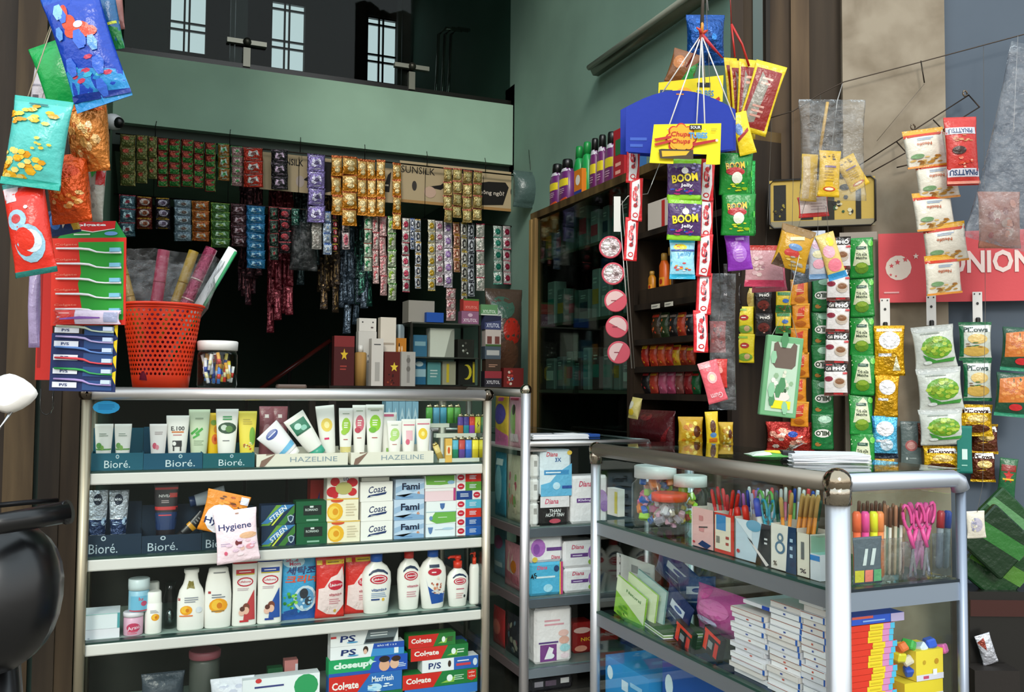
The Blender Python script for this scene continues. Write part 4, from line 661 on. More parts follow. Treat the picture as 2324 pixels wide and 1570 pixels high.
side('blue grey pouch on the middle shelf behind the side glass', 1116, 1196, 1144, zt, '6f94a8', [('e', .5, .7, .34, .14, 'b05a8a'), ('r', .2, .2, .8, .3, 'c8d4d8')], bk=.03); side('pink pouch pictured with hands, behind the side glass', 1140, 1232, 1177, zt, 'd88c98', [('p', [(.3, .3), (.4, .9), (.5, .3)], 'e8c8b8'), ('p', [(.5, .3), (.62, .8), (.7, .3)], 'e8c8b8'), ('p', [(.1, .2), (.9, .1), (.9, .3), (.2, .4)], 'c46a7a'), ('e', .7, .5, .14, .14, 'd8782c')])
zt = SCZ[2]+.0005
side('red pouch low behind the side glass', 1116, 1380, 1142, zt, 'b0262a', [('e', .5, .5, .3, .2, 'd86a5a')]); side('dark patterned pouch low behind the side glass', 1145, 1395, 1177, zt, '3c3a40', [('b', .5, .5, .4, .4, 14, ['6a7a88', '8a4a5a', 'a8a090'])])
# newspaper on the narrow counter
b0 = PY(YC+.06).hit(1275, 1016); zt = ZCT = .9965
m = MB(); 
for i, (c, w_) in enumerate((('e6e6ea', .19), ('f0f0f2', .185), ('dfe2ea', .192), ('f4f4f6', .186))): m.box(-w_/2-.0, -.05, i*.0035, w_/2, .055, i*.0035+.003, c, 'card')
m.face_on((-.09, -.05, .0145), (.18, 0, 0), (0, .1, 0), (.18, .1)); m.pr([('l', .05, .1, .6, .9, 5, '5a6270'), ('p', [(.45, .3), (.52, .7), (.5, .7), (.42, .3)], '222')], 'card')
tag(m.link('newspaper', None, (XC+.125, YC+.065, zt)), 'folded white newspaper lying on the narrow counter', 'newspaper')
m = MB(); m.box(-.03, -.03, 0, .03, .035, .01, '27509c', 'card', .002); m.face_on((-.03, -.03, .0101), (.06, 0, 0), (0, .065, 0), (.06, .065)); m.pr([('r', .1, .2, .5, .8, 'c8d8ee'), ('r', .6, .2, .9, .5, '152f6a')]); tag(m.link('blue_carton', None, (XC+.27, YC+.12, zt)), 'flat blue and white carton beside the newspaper', 'carton')
# ================================================================== counter nearest the camera: left face
DL = PX(XD+.03); Z = SD[0]+.0008
def cjar(label, px, ytop, ybase, wpx, lid, bits, pl, n=26, seed=1, z=Z, solid=False):
    b = pl.hit(px, ybase); w_ = abs(pl.hit(px-wpx/2, ybase).y-pl.hit(px+wpx/2, ybase).y)*.66; h = pl.hit(px, ytop).z-z; R_ = w_/2
    t = thing('plastic_jar', label, 'jar', (b.x+R_, b.y, z), 0, 'screw top jars in the near counter')
    m = MB(); m.loft([(.001, R_*.9, R_*.9), (h*.08, R_, R_), (h*.7, R_, R_), (h*.78, R_*.8, R_*.8), (h*.82, R_*.8, R_*.8)], (.93, .95, .95), 'clear'); m.link('body', t)
    m = MB(); m.loft([(h*.8, R_*.9, R_*.9), (h*.99, R_*.9, R_*.9), (h, R_*.84, R_*.84)], lid, 'plastic'); m.link('lid', t)
    m = MB(); r = random.Random(seed)
    for i in range(n):
        a, q = r.uniform(0, 6.28), R_*.66*math.sqrt(r.random()); s_ = R_*r.uniform(.2, .3); zz = .006+h*.6*r.random()**1.3; m.T = Matrix.Translation((q*math.cos(a), q*math.sin(a), zz+s_)) @ Euler((r.uniform(0, 3), r.uniform(0, 3), r.uniform(0, 3))).to_matrix().to_4x4()
        m.box(-s_*.5, -s_*.5, -s_*.8, s_*.5, s_*.5, s_*.8, r.choice(bits), 'plastic', s_*.15)
    o = m.link('sweets', t); o['kind'] = 'stuff'; return t
cjar('clear jar with a white lid, full of pink green and orange erasers', 1441, 1057, 1195, 82, 'eeeaea', ['e8589c', 'a8d83a', 'f0802c', '2c6ac8', 'f2a8c8', 'e86a9c'], DL, 60, 2)
cjar('clear jar with an orange red lid, in front of the two white lidded jars', 1480, 1119, 1215, 72, 'e8442a', ['c8c8cc', 'd8d0d8', '9a90a0', 'e0a8c0', 'b8a89c'], PX(XD+.02), 34, 3)
cjar('clear jar with a white lid, with a few green pieces inside', 1531, 1079, 1222, 70, 'e9e6e4', ['b0e03a', 'a8d84a', 'd83a2c', 'e8c02c', 'b070a0'], PX(XD+.088), 20, 4)
pz('box', 'card_pad', 'cream pad of cards leaning beside the first jar', 'pad', 1378, 1108, 1402, Z, DL.back(.05), d=.02, col='e8e2d8', prints=[('r', .7, .1, .95, .9, 'd8c83a')], y1=1190)
m = m_pouch(.07, .05, .03, (.8, .84, .86), [], 'film', seed=2); p = DL.hit(1612, 1200); tag(m.link('plastic_bag', None, (p.x+.09, p.y, Z), -1.57), 'crumpled clear bag behind the pink pen box', 'bag')
def obox(label, x0, y0, x1, pl, col, pr, z=Z, d=.04, group='open boxes of pens', sidec=None):
    """open-topped carton"""
    b, w_, _ = slot(x0, y0, x1, 1280, pl); h = pl.hit((x0+x1)/2, y0).z-z; t = thing('pen_box', label, 'box', (b.x-pl.n.x*d/2, b.y-pl.n.y*d/2, z), pl.rot, group)
    m = MB(); w_ *= .97; m.box(-w_/2, -d/2, 0, w_/2, -d/2+.001, h, col, 'card'); m.flat(-w_/2, w_/2, 0, h, -d/2); m.pr(pr, 'card'); m.link('front_panel', t)
    m = MB(); m.box(-w_/2, d/2-.001, 0, w_/2, d/2, h*1.08, 'd8d0c4', 'card'); m.box(-w_/2, -d/2, 0, -w_/2+.001, d/2, h, 'd8d0c4', 'card'); m.box(w_/2-.001, -d/2, 0, w_/2, d/2, h, 'd8d0c4', 'card'); m.box(-w_/2, -d/2, 0, w_/2, d/2, .001, 'd8d0c4', 'card'); m.link('box_shell', t); return t
B0 = PX(XD+.02)
obox('pink pen box with a blue diamond at its foot', 1569, 1154, 1620, B0, 'eeb9b4', [('r', 0, 0, .06, 1, 'f2d8d4'), ('p', [(.3, .08), (.5, .2), (.9, .12), (.7, 0)], '1f3566'), ('l', .35, .35, .6, .9, 2, 'd88a8a'), ('p', [(.35, .5), (.75, .55), (.75, .58), (.35, .53)], '222'), ('e', .12, .12, .06, .03, 'c8282c')])
obox('red edged pen box with a blue and cream label', 1620, 1166, 1667, B0, 'd4382a', [('r', .06, .1, .84, .94, 'ece0c8'), ('r', .12, .58, .6, .96, '3f86c0'), ('r', .12, .25, .3, .42, '8a8478'), ('l', .6, .2, .8, .5, 2, 'b0483c')])
obox('pale blue and black pen box printed with a pen', 1667, 1183, 1748, B0, 'c6d8e4', [('p', [(.0, 1), (.4, .6), (.5, .5), (.5, 1)], 'dfe8ee'), ('e', .55, .9, .22, .14, '6aa6c4'), ('p', [(.6, .0), (1, .0), (1, 1), (.78, 1)], '24262a'), ('p', [(.4, .55), (.5, .5), (.98, .05), (.9, .0)], 'e8dcd8'), ('p', [(.36, .6), (.46, .5), (.56, .42), (.5, .52)], '26282c'), ('e', .1, .2, .05, .05, 'c03a3a'), ('l', .86, .5, .96, .7, 2, 'd8d8d8')])
obox('white and dark blue pen box with a looped figure', 1748, 1192, 1808, B0, 'ece6da', [('p', [(.6, 0), (1, 0), (1, 1), (.7, 1)], '1c3a5c'), ('e', .38, .5, .2, .14, '5a7a94'), ('e', .38, .5, .12, .09, 'ece6da'), ('e', .4, .72, .12, .1, '6a8294'), ('e', .4, .72, .06, .05, 'ece6da'), ('t', '%', .2, .14, .14, .1, '444', {}), ('l', .78, .3, .92, .8, 3, 'a8c4d8')])
obox('narrow cream pen box next to the clear green beaker', 1808, 1210, 1838, B0, 'e9e0cc', [('t', '%', .5, .14, .5, .1, '4a4a4a', {}), ('r', .35, .4, .6, .8, '6a6a66')])
def pen(label, xb, yb, xt, yt, r, col, pl, cap=None, z=Z, group='pens and markers in the boxes', name='ballpoint_pen', tip=None, cat='pen'):
    a = pl.hit(xb, yb); c = pl.hit(xt, yt); a.z = max(a.z, z+.004); t = thing(name, label, cat, a, 0, group); d = c-a; L = d.length
    m = MB(); m.tube([(0, 0, 0), d*.04, d*.72], [r*.5, r, r], col, 'plastic', 8); m.link('barrel', t)
    m = MB(); m.tube([d*.7, d*.96, d], [r*1.15, r*1.15, r*.7], cap or col, 'plastic', 8); m.link('cap' if cat != 'pencil' else 'tip', t)
P2 = PX(XD+.04)
for i, (xb, xt, yt, c) in enumerate(((1640, 1615, 1110, 'd8302c'), (1648, 1628, 1104, 'c8242a'), (1658, 1650, 1122, 'd23a3a'), (1650, 1664, 1112, 'e0301f'), (1655, 1676, 1120, 'dc2c20'), (1662, 1640, 1108, 'e8484a'))): pen('red ballpoint pen in the red edged box', xb, 1250, xt, yt, .0034, c, P2.back((i % 3)*.008), z=Z)
for i, (xb, xt, yt, c, nm) in enumerate(((1688, 1672, 1150, 'd8281c', 'red marker, left one of the pair'), (1706, 1690, 1146, 'e03222', 'red marker, right one of the pair'), (1738, 1716, 1130, '2148c0', 'fat blue marker'))): pen(nm+' in the pale blue box', xb, 1275, xt, yt, .0058, 'd8d4d0' if i == 2 else c, P2.back(.002), cap=c, group='thick markers', name='marker_pen')
for i in range(6): pen('plain blue or violet pen behind the red markers', 1690+i*9, 1240, 1676+i*10, 1112+(i % 2)*7, .003, ('8f70b8', 'c070c0', '2c3fa0', 'b8b8d8', '9a5ab0', 'd0d0e0')[i], P2.back(.022))
for i in range(7): pen('orange pencil in the cream boxes', 1800+i*6, 1290, 1822+i*6, 1120+(i*5) % 9, .0034, 'e88a1c', P2.back((i % 2)*.008), cap='d8a860', group='orange pencils', name='pencil', cat='pencil')
for i, (xb, xt, yt) in enumerate(((1784, 1772, 1128), (1786, 1797, 1118))): pen('orange pencil crossing another above the looped figure box', xb, 1280, xt, yt, .0034, 'ea8c1a', P2, cap='d8a860', group='crossed pencils', name='pencil', cat='pencil')
pen('dark green pencil beside the crossed pencils', 1776, 1285, 1760, 1115, .0034, '1c4a34', P2.back(.004), name='pencil', cat='pencil', group=None)
pen('dark green pencil at the right end of the pencil bundle', 1838, 1285, 1862, 1135, .0034, '1f4a30', P2.back(.004), name='pencil', cat='pencil', group=None)
for i in range(16): pen('pen with a pale cap in the row behind the boxes', 1705+i*9.5, 1215, 1700+i*10.4, 1104+(i*7) % 11, .003, ('e6e2e0', '3a58b8', 'd86a8a', 'e8e8ea', '6aa04a', 'c8c0d0')[i % 6], P2.back(.06), cap=('f0eeec', 'e8484a', '2c50b0', 'eae6ea')[i % 4], group='pale capped pens at the back')
def scissors(label, px, ytop, ybot, c, pl, c2='c8ccd0', s=1, group='scissors', z=Z, spread=.35):
    a = pl.hit(px, ybot); b = pl.hit(px, ytop); h = b.z-z; t = thing('pair_of_scissors', label, 'scissors', (a.x, a.y, z), pl.rot, group); w_ = h*.2
    for k in (-1, 1):
        m = MB(); m.T = Matrix.Translation((0, 0, h*.4)) @ Matrix.Rotation(k*spread*.5, 4, 'Y')
        m.tube([(k*w_*.42*math.cos(q)*.8, .002*k, h*.42+h*.17*math.sin(q)) for q in [j*2*math.pi/12 for j in range(13)]], h*.022, c, 'plastic', 6, False); m.tube([(0, .002*k, 0), (k*w_*.1, .002*k, h*.26)], h*.03, c, 'plastic', 6); m.link('handle', t)
        m = MB(); m.T = Matrix.Translation((0, 0, h*.4)) @ Matrix.Rotation(-k*spread*.3, 4, 'Y'); m.box(-h*.02, .001*k-.0008, -h*.38, h*.02, .001*k+.0008, h*.02, c2, 'chrome'); m.link('blade', t)
scissors('green handled scissors among the pens', 1737, 1112, 1270, '4fb03a', P2.back(.02)); scissors('teal handled scissors in front of the green ones', 1744, 1132, 1270, '1fa8c0', P2.back(.01))
# clear beaker at the corner
t = thing('pen_beaker', 'clear green and red tinted beaker by the thick corner post', 'beaker', (XD+.045, P2.hit(1862, 1330).y+.003, Z)); m = MB(); m.box(-.022, -.022, 0, .022, .022, .075, (.62, .85, .76), 'clear'); m.link('beaker', t); m = MB(); m.box(-.0235, -.0235, 0, .0235, .0235, .045, 'e2e4e8', 'card'); m.face_on((-.0235, .0235, 0), (0, -.047, 0), (0, 0, .045), (.047, .045)); m.pr([('r', .1, .75, 1, .95, '2f86d0'), ('l', .2, .3, .5, .6, 2, 'aab')]); m.link('label', t)
# second shelf, left face
Z2 = SD[1]+.0008
def dflat(label, x0, x1, ytop, h, pl, col, pr=(), z=Z2, d=.12, name='notebook', cat='notebook', group=None, off=0, m='card', turn=0, side_=None, ys=1450):
    b, w_, _ = slot(x0, 0, x1, ys, pl); mb = m_box(w_, h, d, col, pr, m, side=side_); q = Vector((b.x, b.y, z))-pl.n*(d/2+off); return tag(mb.link(name, None, q, pl.rot+turn), label, cat, group)
B2_ = PX(XD+.022)
rs = random.Random(5)
for s_, (x0, x1, n, ytop, nm) in enumerate(((1658, 1738, 13, 1388, 'left'), (1740, 1816, 15, 1372, 'middle'), (1817, 1876, 17, 1348, 'right'))):
    zt = B2_.hit((x0+x1)/2, ytop).z; th = (zt-Z2)/n
    for i in range(n):
        j = rs.uniform(-5, 7); c = rs.choice(['eae6ea', 'e2dee4', 'f0ecee', 'e6dcd8']); pr = [('r', 0, .9, 1, 1, rs.choice(['b8a8a0', 'a85a48', '8a8a94'])), ('r', .94, 0, 1, 1, '2c5cb0' if rs.random() < .6 else c)]
        if rs.random() < .5: pr += [('r', .45, .3, .52, .6, rs.choice(['c85a4a', '4a5aa0']))]
        dflat('white edged notebook in the %s pile by the thick corner post' % nm, x0+j, x1+j-4, 0, th-.0006, B2_, c, pr, Z2+i*th, d=.13, group='white notebooks in the %s pile' % nm, off=rs.uniform(0, .006), ys=1500)
dflat('blue covered notebook lying on top of the white notebook piles', 1676, 1764, 0, .007, B2_, 'e8e4ea', [('r', .5, 0, 1, 1, '2c50b8')], B2_.hit(1720, 1384).z+.001, off=.01, ys=1400)
for i, (x0, x1, c, nm) in enumerate(((1396, 1462, '8fc43a', 'bright green booklet leaning at the far end, front one'), (1420, 1486, 'a8cf5c', 'bright green booklet leaning at the far end, second one'), (1440, 1506, '7fa8a4', 'teal patterned booklet leaning behind the green ones'))):
    place('box', 'booklet', nm, 'booklet', (x0, 1328-i*8, x1, 1418+i*12), PX(XD+.035+i*.012), d=.004, roll=.22, col=c, prints=[('p', [(0, .6), (1, .3), (1, 1), (0, 1)], 'dfe8c0' if i < 2 else 'b8ccc8'), ('t', 'Natural', .6, .8, .5, .08, 'e8f0d8' if i else '3a7a2c', {}), ('b', .5, .2, .45, .18, 12, ['5f9c2c', 'b8dc6a', '7fb83a'] if i < 2 else ['5c8480', 'a8c4c0'])])
place('box', 'blister_card', 'white card printed CUTTER upright at the far end', 'card', (1398, 1268, 1482, 1326), PX(XD+.1), d=.003, col='d8d4d0', prints=[('t', 'CUTTER', .1, .5, .9, .09, '3a3a3c', {'rot': -1.5708}), ('r', .42, .45, .6, .75, '8a8888'), ('l', .7, .3, .95, .7, 3, 'aaa')])
for nm, sl, o, c, r_ in (('navy packet tumbled at the back of the middle shelf, upper one', (1480, 1268, 1580, 1340), .12, '1c3c78', .3), ('navy packet tumbled at the back of the middle shelf, lower one', (1530, 1310, 1620, 1395), .1, '24477c', -.2), ('dark blue packet with a white panel behind the pink bag', (1500, 1345, 1560, 1430), .06, '1a2c5c', .4)):
    place('pouch', 'navy_packet', nm, 'packet', sl, PX(XD+o), 'navy packets', d=.02, roll=r_, col=c, prints=[('r', .3, .55, .8, .75, 'c8d0dc'), ('l', .3, .3, .7, .4, 1, '9ab'), ('e', .6, .65, .14, .06, '2a4a8c')])
place('pouch', 'pink_bag', 'knotted translucent pink bag on the middle shelf', 'bag', (1553, 1342, 1668, 1448), PX(XD+.05), d=.07, col='c85a9c', prints=[('e', .35, .3, .25, .1, 'c8c0e0'), ('e', .5, .6, .3, .2, 'd878b0'), ('e', .25, .85, .12, .1, 'e04aa0')], seed=9)
for nm, sl in (('red and black cutter lying near the shelf edge', (1594, 1432, 1634, 1490)), ('red and black cutter beneath the pink bag', (1530, 1420, 1570, 1470))): place('box', 'tape_cutter', nm, 'cutter', sl, PX(XD+.03), 'red and black cutters', d=.012, col='1c1a1c', roll=.3, prints=[('r', .05, .8, .95, .95, 'd8341f'), ('r', .1, .1, .3, .8, 'd8341f'), ('r', .7, .1, .9, .7, 'c82c1c'), ('r', .35, .3, .6, .6, '8a8c8c')])
m = MB()
for i, c in enumerate(('e8e6e0', '8fae5c', 'eeece6', '4a5a3c')): m.box(-.075, -.05, i*.003, .08, .05, i*.003+.0026, c, 'card')
p = PX(XD+.03).hit(1480, 1440); tag(m.link('magazine', None, (p.x+.05, p.y, Z2), -1.75), 'flat magazines lying under the green booklets', 'magazine')
# low shelf
Z3 = SD[2]+.0008
for nm, x0, x1, y0, c, o in (('light blue carton with pale dots, low shelf', 1372, 1470, 1512, '2f8fd0', .03), ('deep blue carton, low shelf', 1500, 1640, 1528, '1f56a8', .05)):
    pz('box', 'blue_carton', nm, 'carton', x0, y0, x1, Z3, PX(XD+o), d=.12, col=c, prints=[('e', .12, .7, .07, .14, 'd8ecf4'), ('r', .4, .5, .55, .7, 'c8e0f0'), ('l', .6, .6, .9, .8, 1, '8fc4e8')], y1=1600)
# ================================================================== near face of the same counter
DN = PY(YDN+.022)
def pouchy(label, x0, y0, x1, col, pr=(), pl=DN, z=Z, d=.012): return pz('pouch', 'clear_sleeve', label, 'sleeve', x0, y0, x1, z, pl, 'clear sleeves of pens', d=d, col=col, prints=pr, m='film' if isinstance(col, tuple) else 'pouch', y1=1315)
def npen(label, xb, yb, xt, yt, r, c, cap, o=.0, g=None, **k): pen(label, xb, yb, xt, yt, r, c, PY(YDN+.04+o), cap=cap, group=g, **k)
for i, (x, c) in enumerate(((1944, 'f06a3c'), (1963, 'ec4f9c'), (1982, 'e8e82a'), (1996, 'f08a4c'))): npen('%s highlighter in the grey sleeve by the thick corner post' % ('coral', 'pink', 'yellow', 'orange')[i], x+2, 1315, x, 1160, .0066, c, c, g='highlighters', name='highlighter_pen')
pouchy('dark clear sleeve around the highlighters', 1938, 1218, 2004, '55606a', [('p', [(.3, .4), (.4, .75), (.5, .75), (.42, .4)], 'c8d0d0'), ('p', [(.55, .4), (.65, .75), (.78, .75), (.68, .4)], 'c8d0d0'), ('r', .05, .05, .35, .3, 'c8c03a'), ('r', .38, .05, .65, .3, 'e07a6a'), ('r', .68, .05, .95, .3, '5aa070')], d=.004)
for i in range(8): npen('slim patterned pen standing in the clear sleeve', 2006+i*6, 1305, 2008+i*6.4, 1142+(i % 3)*4, .0028, ('c8b8a0', 'a8c0a8', 'd8d0c8', 'b89a78')[i % 4], ('8a5a3c', 'b0785a', '6a4430')[i % 3], o=(i % 2)*.01, g='slim patterned pens')
pouchy('clear sleeve around the slim patterned pens', 2002, 1222, 2056, (.84, .82, .78))
for nm, x, y in (('pink scissors on the left', 2072, 1140), ('pink scissors on the right', 2102, 1136)): scissors(nm+' in the clear sleeve near the front', x, y, 1310, 'e8509c', PY(YDN+.03), group='pink scissors', spread=.5)
for i, (xb, xt) in enumerate(((2100, 2064), (2068, 2102), (2095, 2088), (2072, 2118))): npen('pink marker crossing the others', xb, 1300, xt, 1140, .0048, 'e88ab8', 'ec4f9c', o=.025, g='pink markers', name='marker_pen')
pouchy('clear sleeve around the pink scissors', 2052, 1228, 2120, (.86, .84, .9))
for i, (x, c) in enumerate(((2136, 'b02c34'), (2151, '2048b0'))): npen('%s capped marker in the right corner of the counter' % ('red', 'blue')[i], x-6, 1290, x, 1158, .006, '8a9098', c, g='corner markers', name='marker_pen')
pouchy('clear sleeve around the red and blue markers', 2122, 1210, 2166, (.72, .76, .8))
for i in range(7): npen('brown topped pen behind the highlighters', 1946+i*9, 1240, 1950+i*9.5, 1136+(i % 2)*5, .0028, 'a87a5a', '7a4a34', o=.05, g='brown topped pens')
n = 15; zt = DN.hit(1980, 1416).z; th = (zt-Z2)/n
for i in range(n):
    j = (i % 4)*3.2-4+rs.uniform(-1.5, 1.5)
    dflat('red yellow and pink edged booklet in the pile behind the front glass', 1932, 2030+j, 0, th-.0006, DN, 'e0341f', [('r', .42+j*.008, 0, .76, 1, 'f0d22a'), ('r', .74, 0, .92, 1, 'd88ac0'), ('r', .9, 0, 1, 1, '4fb8e0'), ('r', .45, .35, .7, .6, 'd8b81c')], Z2+i*th, d=.08, group='bright booklets in a pile', off=0, ys=1500, name='booklet', cat='booklet')
dflat('blue flat carton lying on the bright booklet pile', 1934, 2052, 0, .014, DN, '2c56c8', [('r', .0, .7, .4, 1, 'd05a4a'), ('r', .74, .0, 1, 1, 'b8a8d0'), ('l', .2, .2, .7, .6, 1, '8fb0e8')], zt+.0008, d=.1, name='carton', cat='carton', ys=1400)
m = MB(); m.box(-.032, -.03, 0, .032, .03, .052, 'eed23a', 'card'); m.flat(-.032, .032, 0, .052, -.03); m.pr([('e', .3, .6, .06, .08, 'c8a020'), ('e', .75, .6, .08, .1, 'c8901c'), ('r', 0, .0, 1, .2, 'dcd6e6'), ('r', .25, .05, .45, .15, 'c84a6a'), ('r', .6, .15, .75, .35, 'f2eef4')], 'card')
p = DN.hit(2118, 1500); tag(m.link('yellow_carton', None, (p.x, YDN+.06, Z2+.045)), 'yellow carton heaped with small coloured erasers', 'carton')
m = MB(); m.box(-.045, -.03, 0, .045, .03, .044, 'e8cc2c', 'card'); m.flat(-.045, .045, 0, .044, -.03); m.pr([('r', 0, 0, 1, .5, 'd8d2e0')], 'card'); tag(m.link('yellow_carton', None, (p.x-.014, YDN+.06, Z2)), 'wide yellow carton beneath the heaped one', 'carton')
rs2 = random.Random(3)
for i, (px, py, c, nm) in enumerate(((2110, 1458, '2c5cd8', 'blue'), (2040, 1490, 'e0d82c', 'yellow'), (2060, 1500, 'd8ccb8', 'cream'), (2045, 1470, 'e0702c', 'orange'), (2062, 1462, '3fae4a', 'green'), (2066, 1522, '2452c8', 'deep blue'), (2135, 1472, 'e86ab0', 'pink'), (2088, 1470, 'd8e0f0', 'white'))):
    q = PY(YDN+.045).hit(px, py); m = MB(); m.box(-.011, -.009, -.008, .011, .009, .008, c, 'plastic', .003); tag(m.link('eraser', None, q, (rs2.uniform(-.6, .6), rs2.uniform(-.6, .6), rs2.uniform(0, 3))), '%s eraser in the heap by the yellow cartons' % nm, 'eraser', 'small erasers')
# papers and clip on the near counter
zt = ZD+.0176; p = Pl(1.25, YDF-.25, 0).hit(1870, 1045)
pg = CAM + ray(1868, 1046)*((zt-CAM.z)/ray(1868, 1046).z)
t = thing('paper_stack', 'sheaf of white papers held by a black clip on the near counter', 'papers', (pg.x, pg.y, zt), -.5); m = MB(); r = random.Random(2)
for i in range(8): m.T = Matrix.Rotation(r.uniform(-.1, .1), 4, 'Z'); m.box(-.07, -.05, i*.002, .075, .055, i*.002+.0015, r.choice(['f2f2f4', 'e6e8ec', 'dfe2e8']), 'card')
m.T = None; m.link('sheets', t); m = MB(); m.box(-.082, -.02, 0, -.056, .015, .02, '17161a', 'plastic', .003); m.tube([(-.066, -.012, .02), (-.04, -.012, .034), (-.04, .008, .034), (-.066, .008, .02)], .0008, '9a9a9a', 'chrome', 6); m.link('binder_clip', t)
pg = CAM + ray(1752, 1045)*((zt-CAM.z)/ray(1752, 1045).z)
m = m_pouch(.1, .07, .018, '5fa85a', [('p', [(0, 0), (.4, .1), (.3, .9), (0, 1)], 'd8e8d8'), ('e', .6, .4, .3, .25, 'e8dc2c'), ('r', .7, .6, .95, .9, 'dfe8ee')]); tag(m.link('snack_bag', None, (pg.x, pg.y-.02, zt+.009), (-1.57, 0, -.4)), 'green and yellow snack bag lying beside the papers', 'bag')
# ================================================================== on and above the long counter
ZC = ZT+.0265
# orange basket with gift rolls
pl = PY(2.66)
b = pl.hit(365, 881); r1 = (pl.hit(428, 870).x-pl.hit(300, 870).x)/2*1.0; r0 = (pl.hit(458, 700).x-pl.hit(272, 700).x)/2; hB = pl.hit(365, 690).z-ZC; bc = Vector((b.x, 2.68, ZC))
t = thing('plastic_basket', 'tall orange red plastic basket with punched holes, on the long counter', 'basket', bc)
m = MB(); OR = 'e83a14'; NS = 44
def rr_(v): return lerp(r1, r0, v)
def ringv(v, extra=0): return [m.vert(((rr_(v)+extra)*math.cos(a), (rr_(v)+extra)*math.sin(a), v*hB)) for a in [2*math.pi*k/NS for k in range(NS)]]
A = ringv(.0); B = ringv(.14)
for k in range(NS): m.face((A[k], A[(k+1) % NS], B[(k+1) % NS], B[k]), OR, 'plastic', True)
m.face(A[::-1], OR, 'plastic')
# perforated wall: each cell a square frame around a hole
rows = 15; v0, v1 = .14, .93
for i in range(rows):
    va, vb = lerp(v0, v1, i/rows), lerp(v0, v1, (i+1)/rows); off = .5*(i % 2)
    for k in range(NS):
        a0, a1 = 2*math.pi*(k+off)/NS, 2*math.pi*(k+1+off)/NS; am, vm = (a0+a1)/2, (va+vb)/2
        def P(a, v): r = rr_(v); return (r*math.cos(a), r*math.sin(a), v*hB)
        o = [m.vert(P(a, v)) for a, v in ((a0, va), (am, va), (a1, va), (a1, vm), (a1, vb), (am, vb), (a0, vb), (a0, vm))]
        q = [m.vert(P(am+(a1-a0)*.31*math.cos(g), vm+(vb-va)*.33*math.sin(g))) for g in [math.radians(x) for x in (225, 270, 315, 0, 45, 90, 135, 180)]]
        for j in range(8): m.face((o[j], o[(j+1) % 8], q[(j+1) % 8], q[j]), OR, 'plastic')
A = ringv(.93); B = ringv(.97)
for k in range(NS): m.face((A[k], A[(k+1) % NS], B[(k+1) % NS], B[k]), OR, 'plastic', True)
m.tube([(rr_(1)*1.03*math.cos(a), rr_(1)*1.03*math.sin(a), hB*.985) for a in [2*math.pi*k/NS for k in range(NS+1)]], .004, OR, 'plastic', 8, False)
m.tube([(rr_(.95)*1.01*math.cos(a), rr_(.95)*1.01*math.sin(a), hB*.95) for a in [2*math.pi*k/NS for k in range(NS+1)]], .0025, OR, 'plastic', 6, False)
m.link('basket_wall', t)
m = MB(); m.loft([(.002, r1*.96, r1*.96), (.006, r1*.98, r1*.98)], OR, 'plastic'); m.link('base', t)
for nm, xb, xt, yt, r, c, mt in (('crimson gift wrap roll leaning left of the basket middle', 330, 372, 568, .016, '8f2440', 'pouch'), ('gold gift wrap roll beside the crimson one', 336, 440, 570, .014, '9a7a22', 'pouch'), ('dark pink gift wrap roll with silver shine', 340, 480, 564, .017, '8a2a48', 'foil'), ('white and green striped roll, longest in the basket', 352, 528, 565, .014, 'f2f2f0', 'plastic'), ('gold roll leaning against the left rim of the basket', 345, 262, 545, .012, '8f7026', 'pouch')):
    pr_ = PY({330: 2.63, 336: 2.69, 340: 2.66, 352: 2.72, 345: 2.745}[xb]); a = pr_.hit(xb, 862); c2 = pr_.hit(xt, yt); a.z = ZC+.02
    t2 = thing('gift_wrap_roll', nm, 'roll', a, 0, 'gift wrap rolls in the basket'); d = c2-a; m = MB(); m.tube([(0, 0, 0), d], r, c, mt, 14); m.link('roll', t2)
    m = MB(); n_ = d.cross(Vector((0, 1, 0))).normalized()
    if 'green' in nm:
        m.tube([n_*-.003+Vector((0, -r*.72, 0))-n_*r*.6+d*.01, n_*-.003+Vector((0, -r*.72, 0))-n_*r*.6+d*.99], r*.34, '2f9a5c', 'plastic', 6); m.link('green_stripe', t2)
        m = MB(); m.tube([Vector((0, -r*.5, 0))-n_*r*1.0+d*.01, Vector((0, -r*.5, 0))-n_*r*1.0+d*.985], r*.35, '39424a', 'chrome', 6); m.link('dark_stripe', t2)
    else:
        for k in (.45, .6, .75): m.tube([d*k, d*(k+.012)], r*1.03, 'c8a8a0' if 'pink' in nm else c, mt, 14)
        m.link('band', t2)
# clear bag around the rolls
m = MB(); rf = random.Random(4); base = []
for v in range(7):
    f = v/6; rad = lerp(r0*.86, r0*1.32, f); z = hB*.86+f*.165; base.append([m.vert((rad*1.15*math.cos(a)*(1+rf.uniform(-.06, .06)), rad*math.sin(a)*.8*(1+rf.uniform(-.06, .06)), z+rf.uniform(-.008, .008))) for a in [2*math.pi*k/18 for k in range(18)]])
for A, B in zip(base, base[1:]):
    for k in range(18): m.face((A[k], A[(k+1) % 18], B[(k+1) % 18], B[k]), (.92, .92, .93), 'film', True)
tag(m.link('clear_wrapper', None, bc), 'crinkled clear plastic wrapper around the rolls in the basket', 'wrapper')
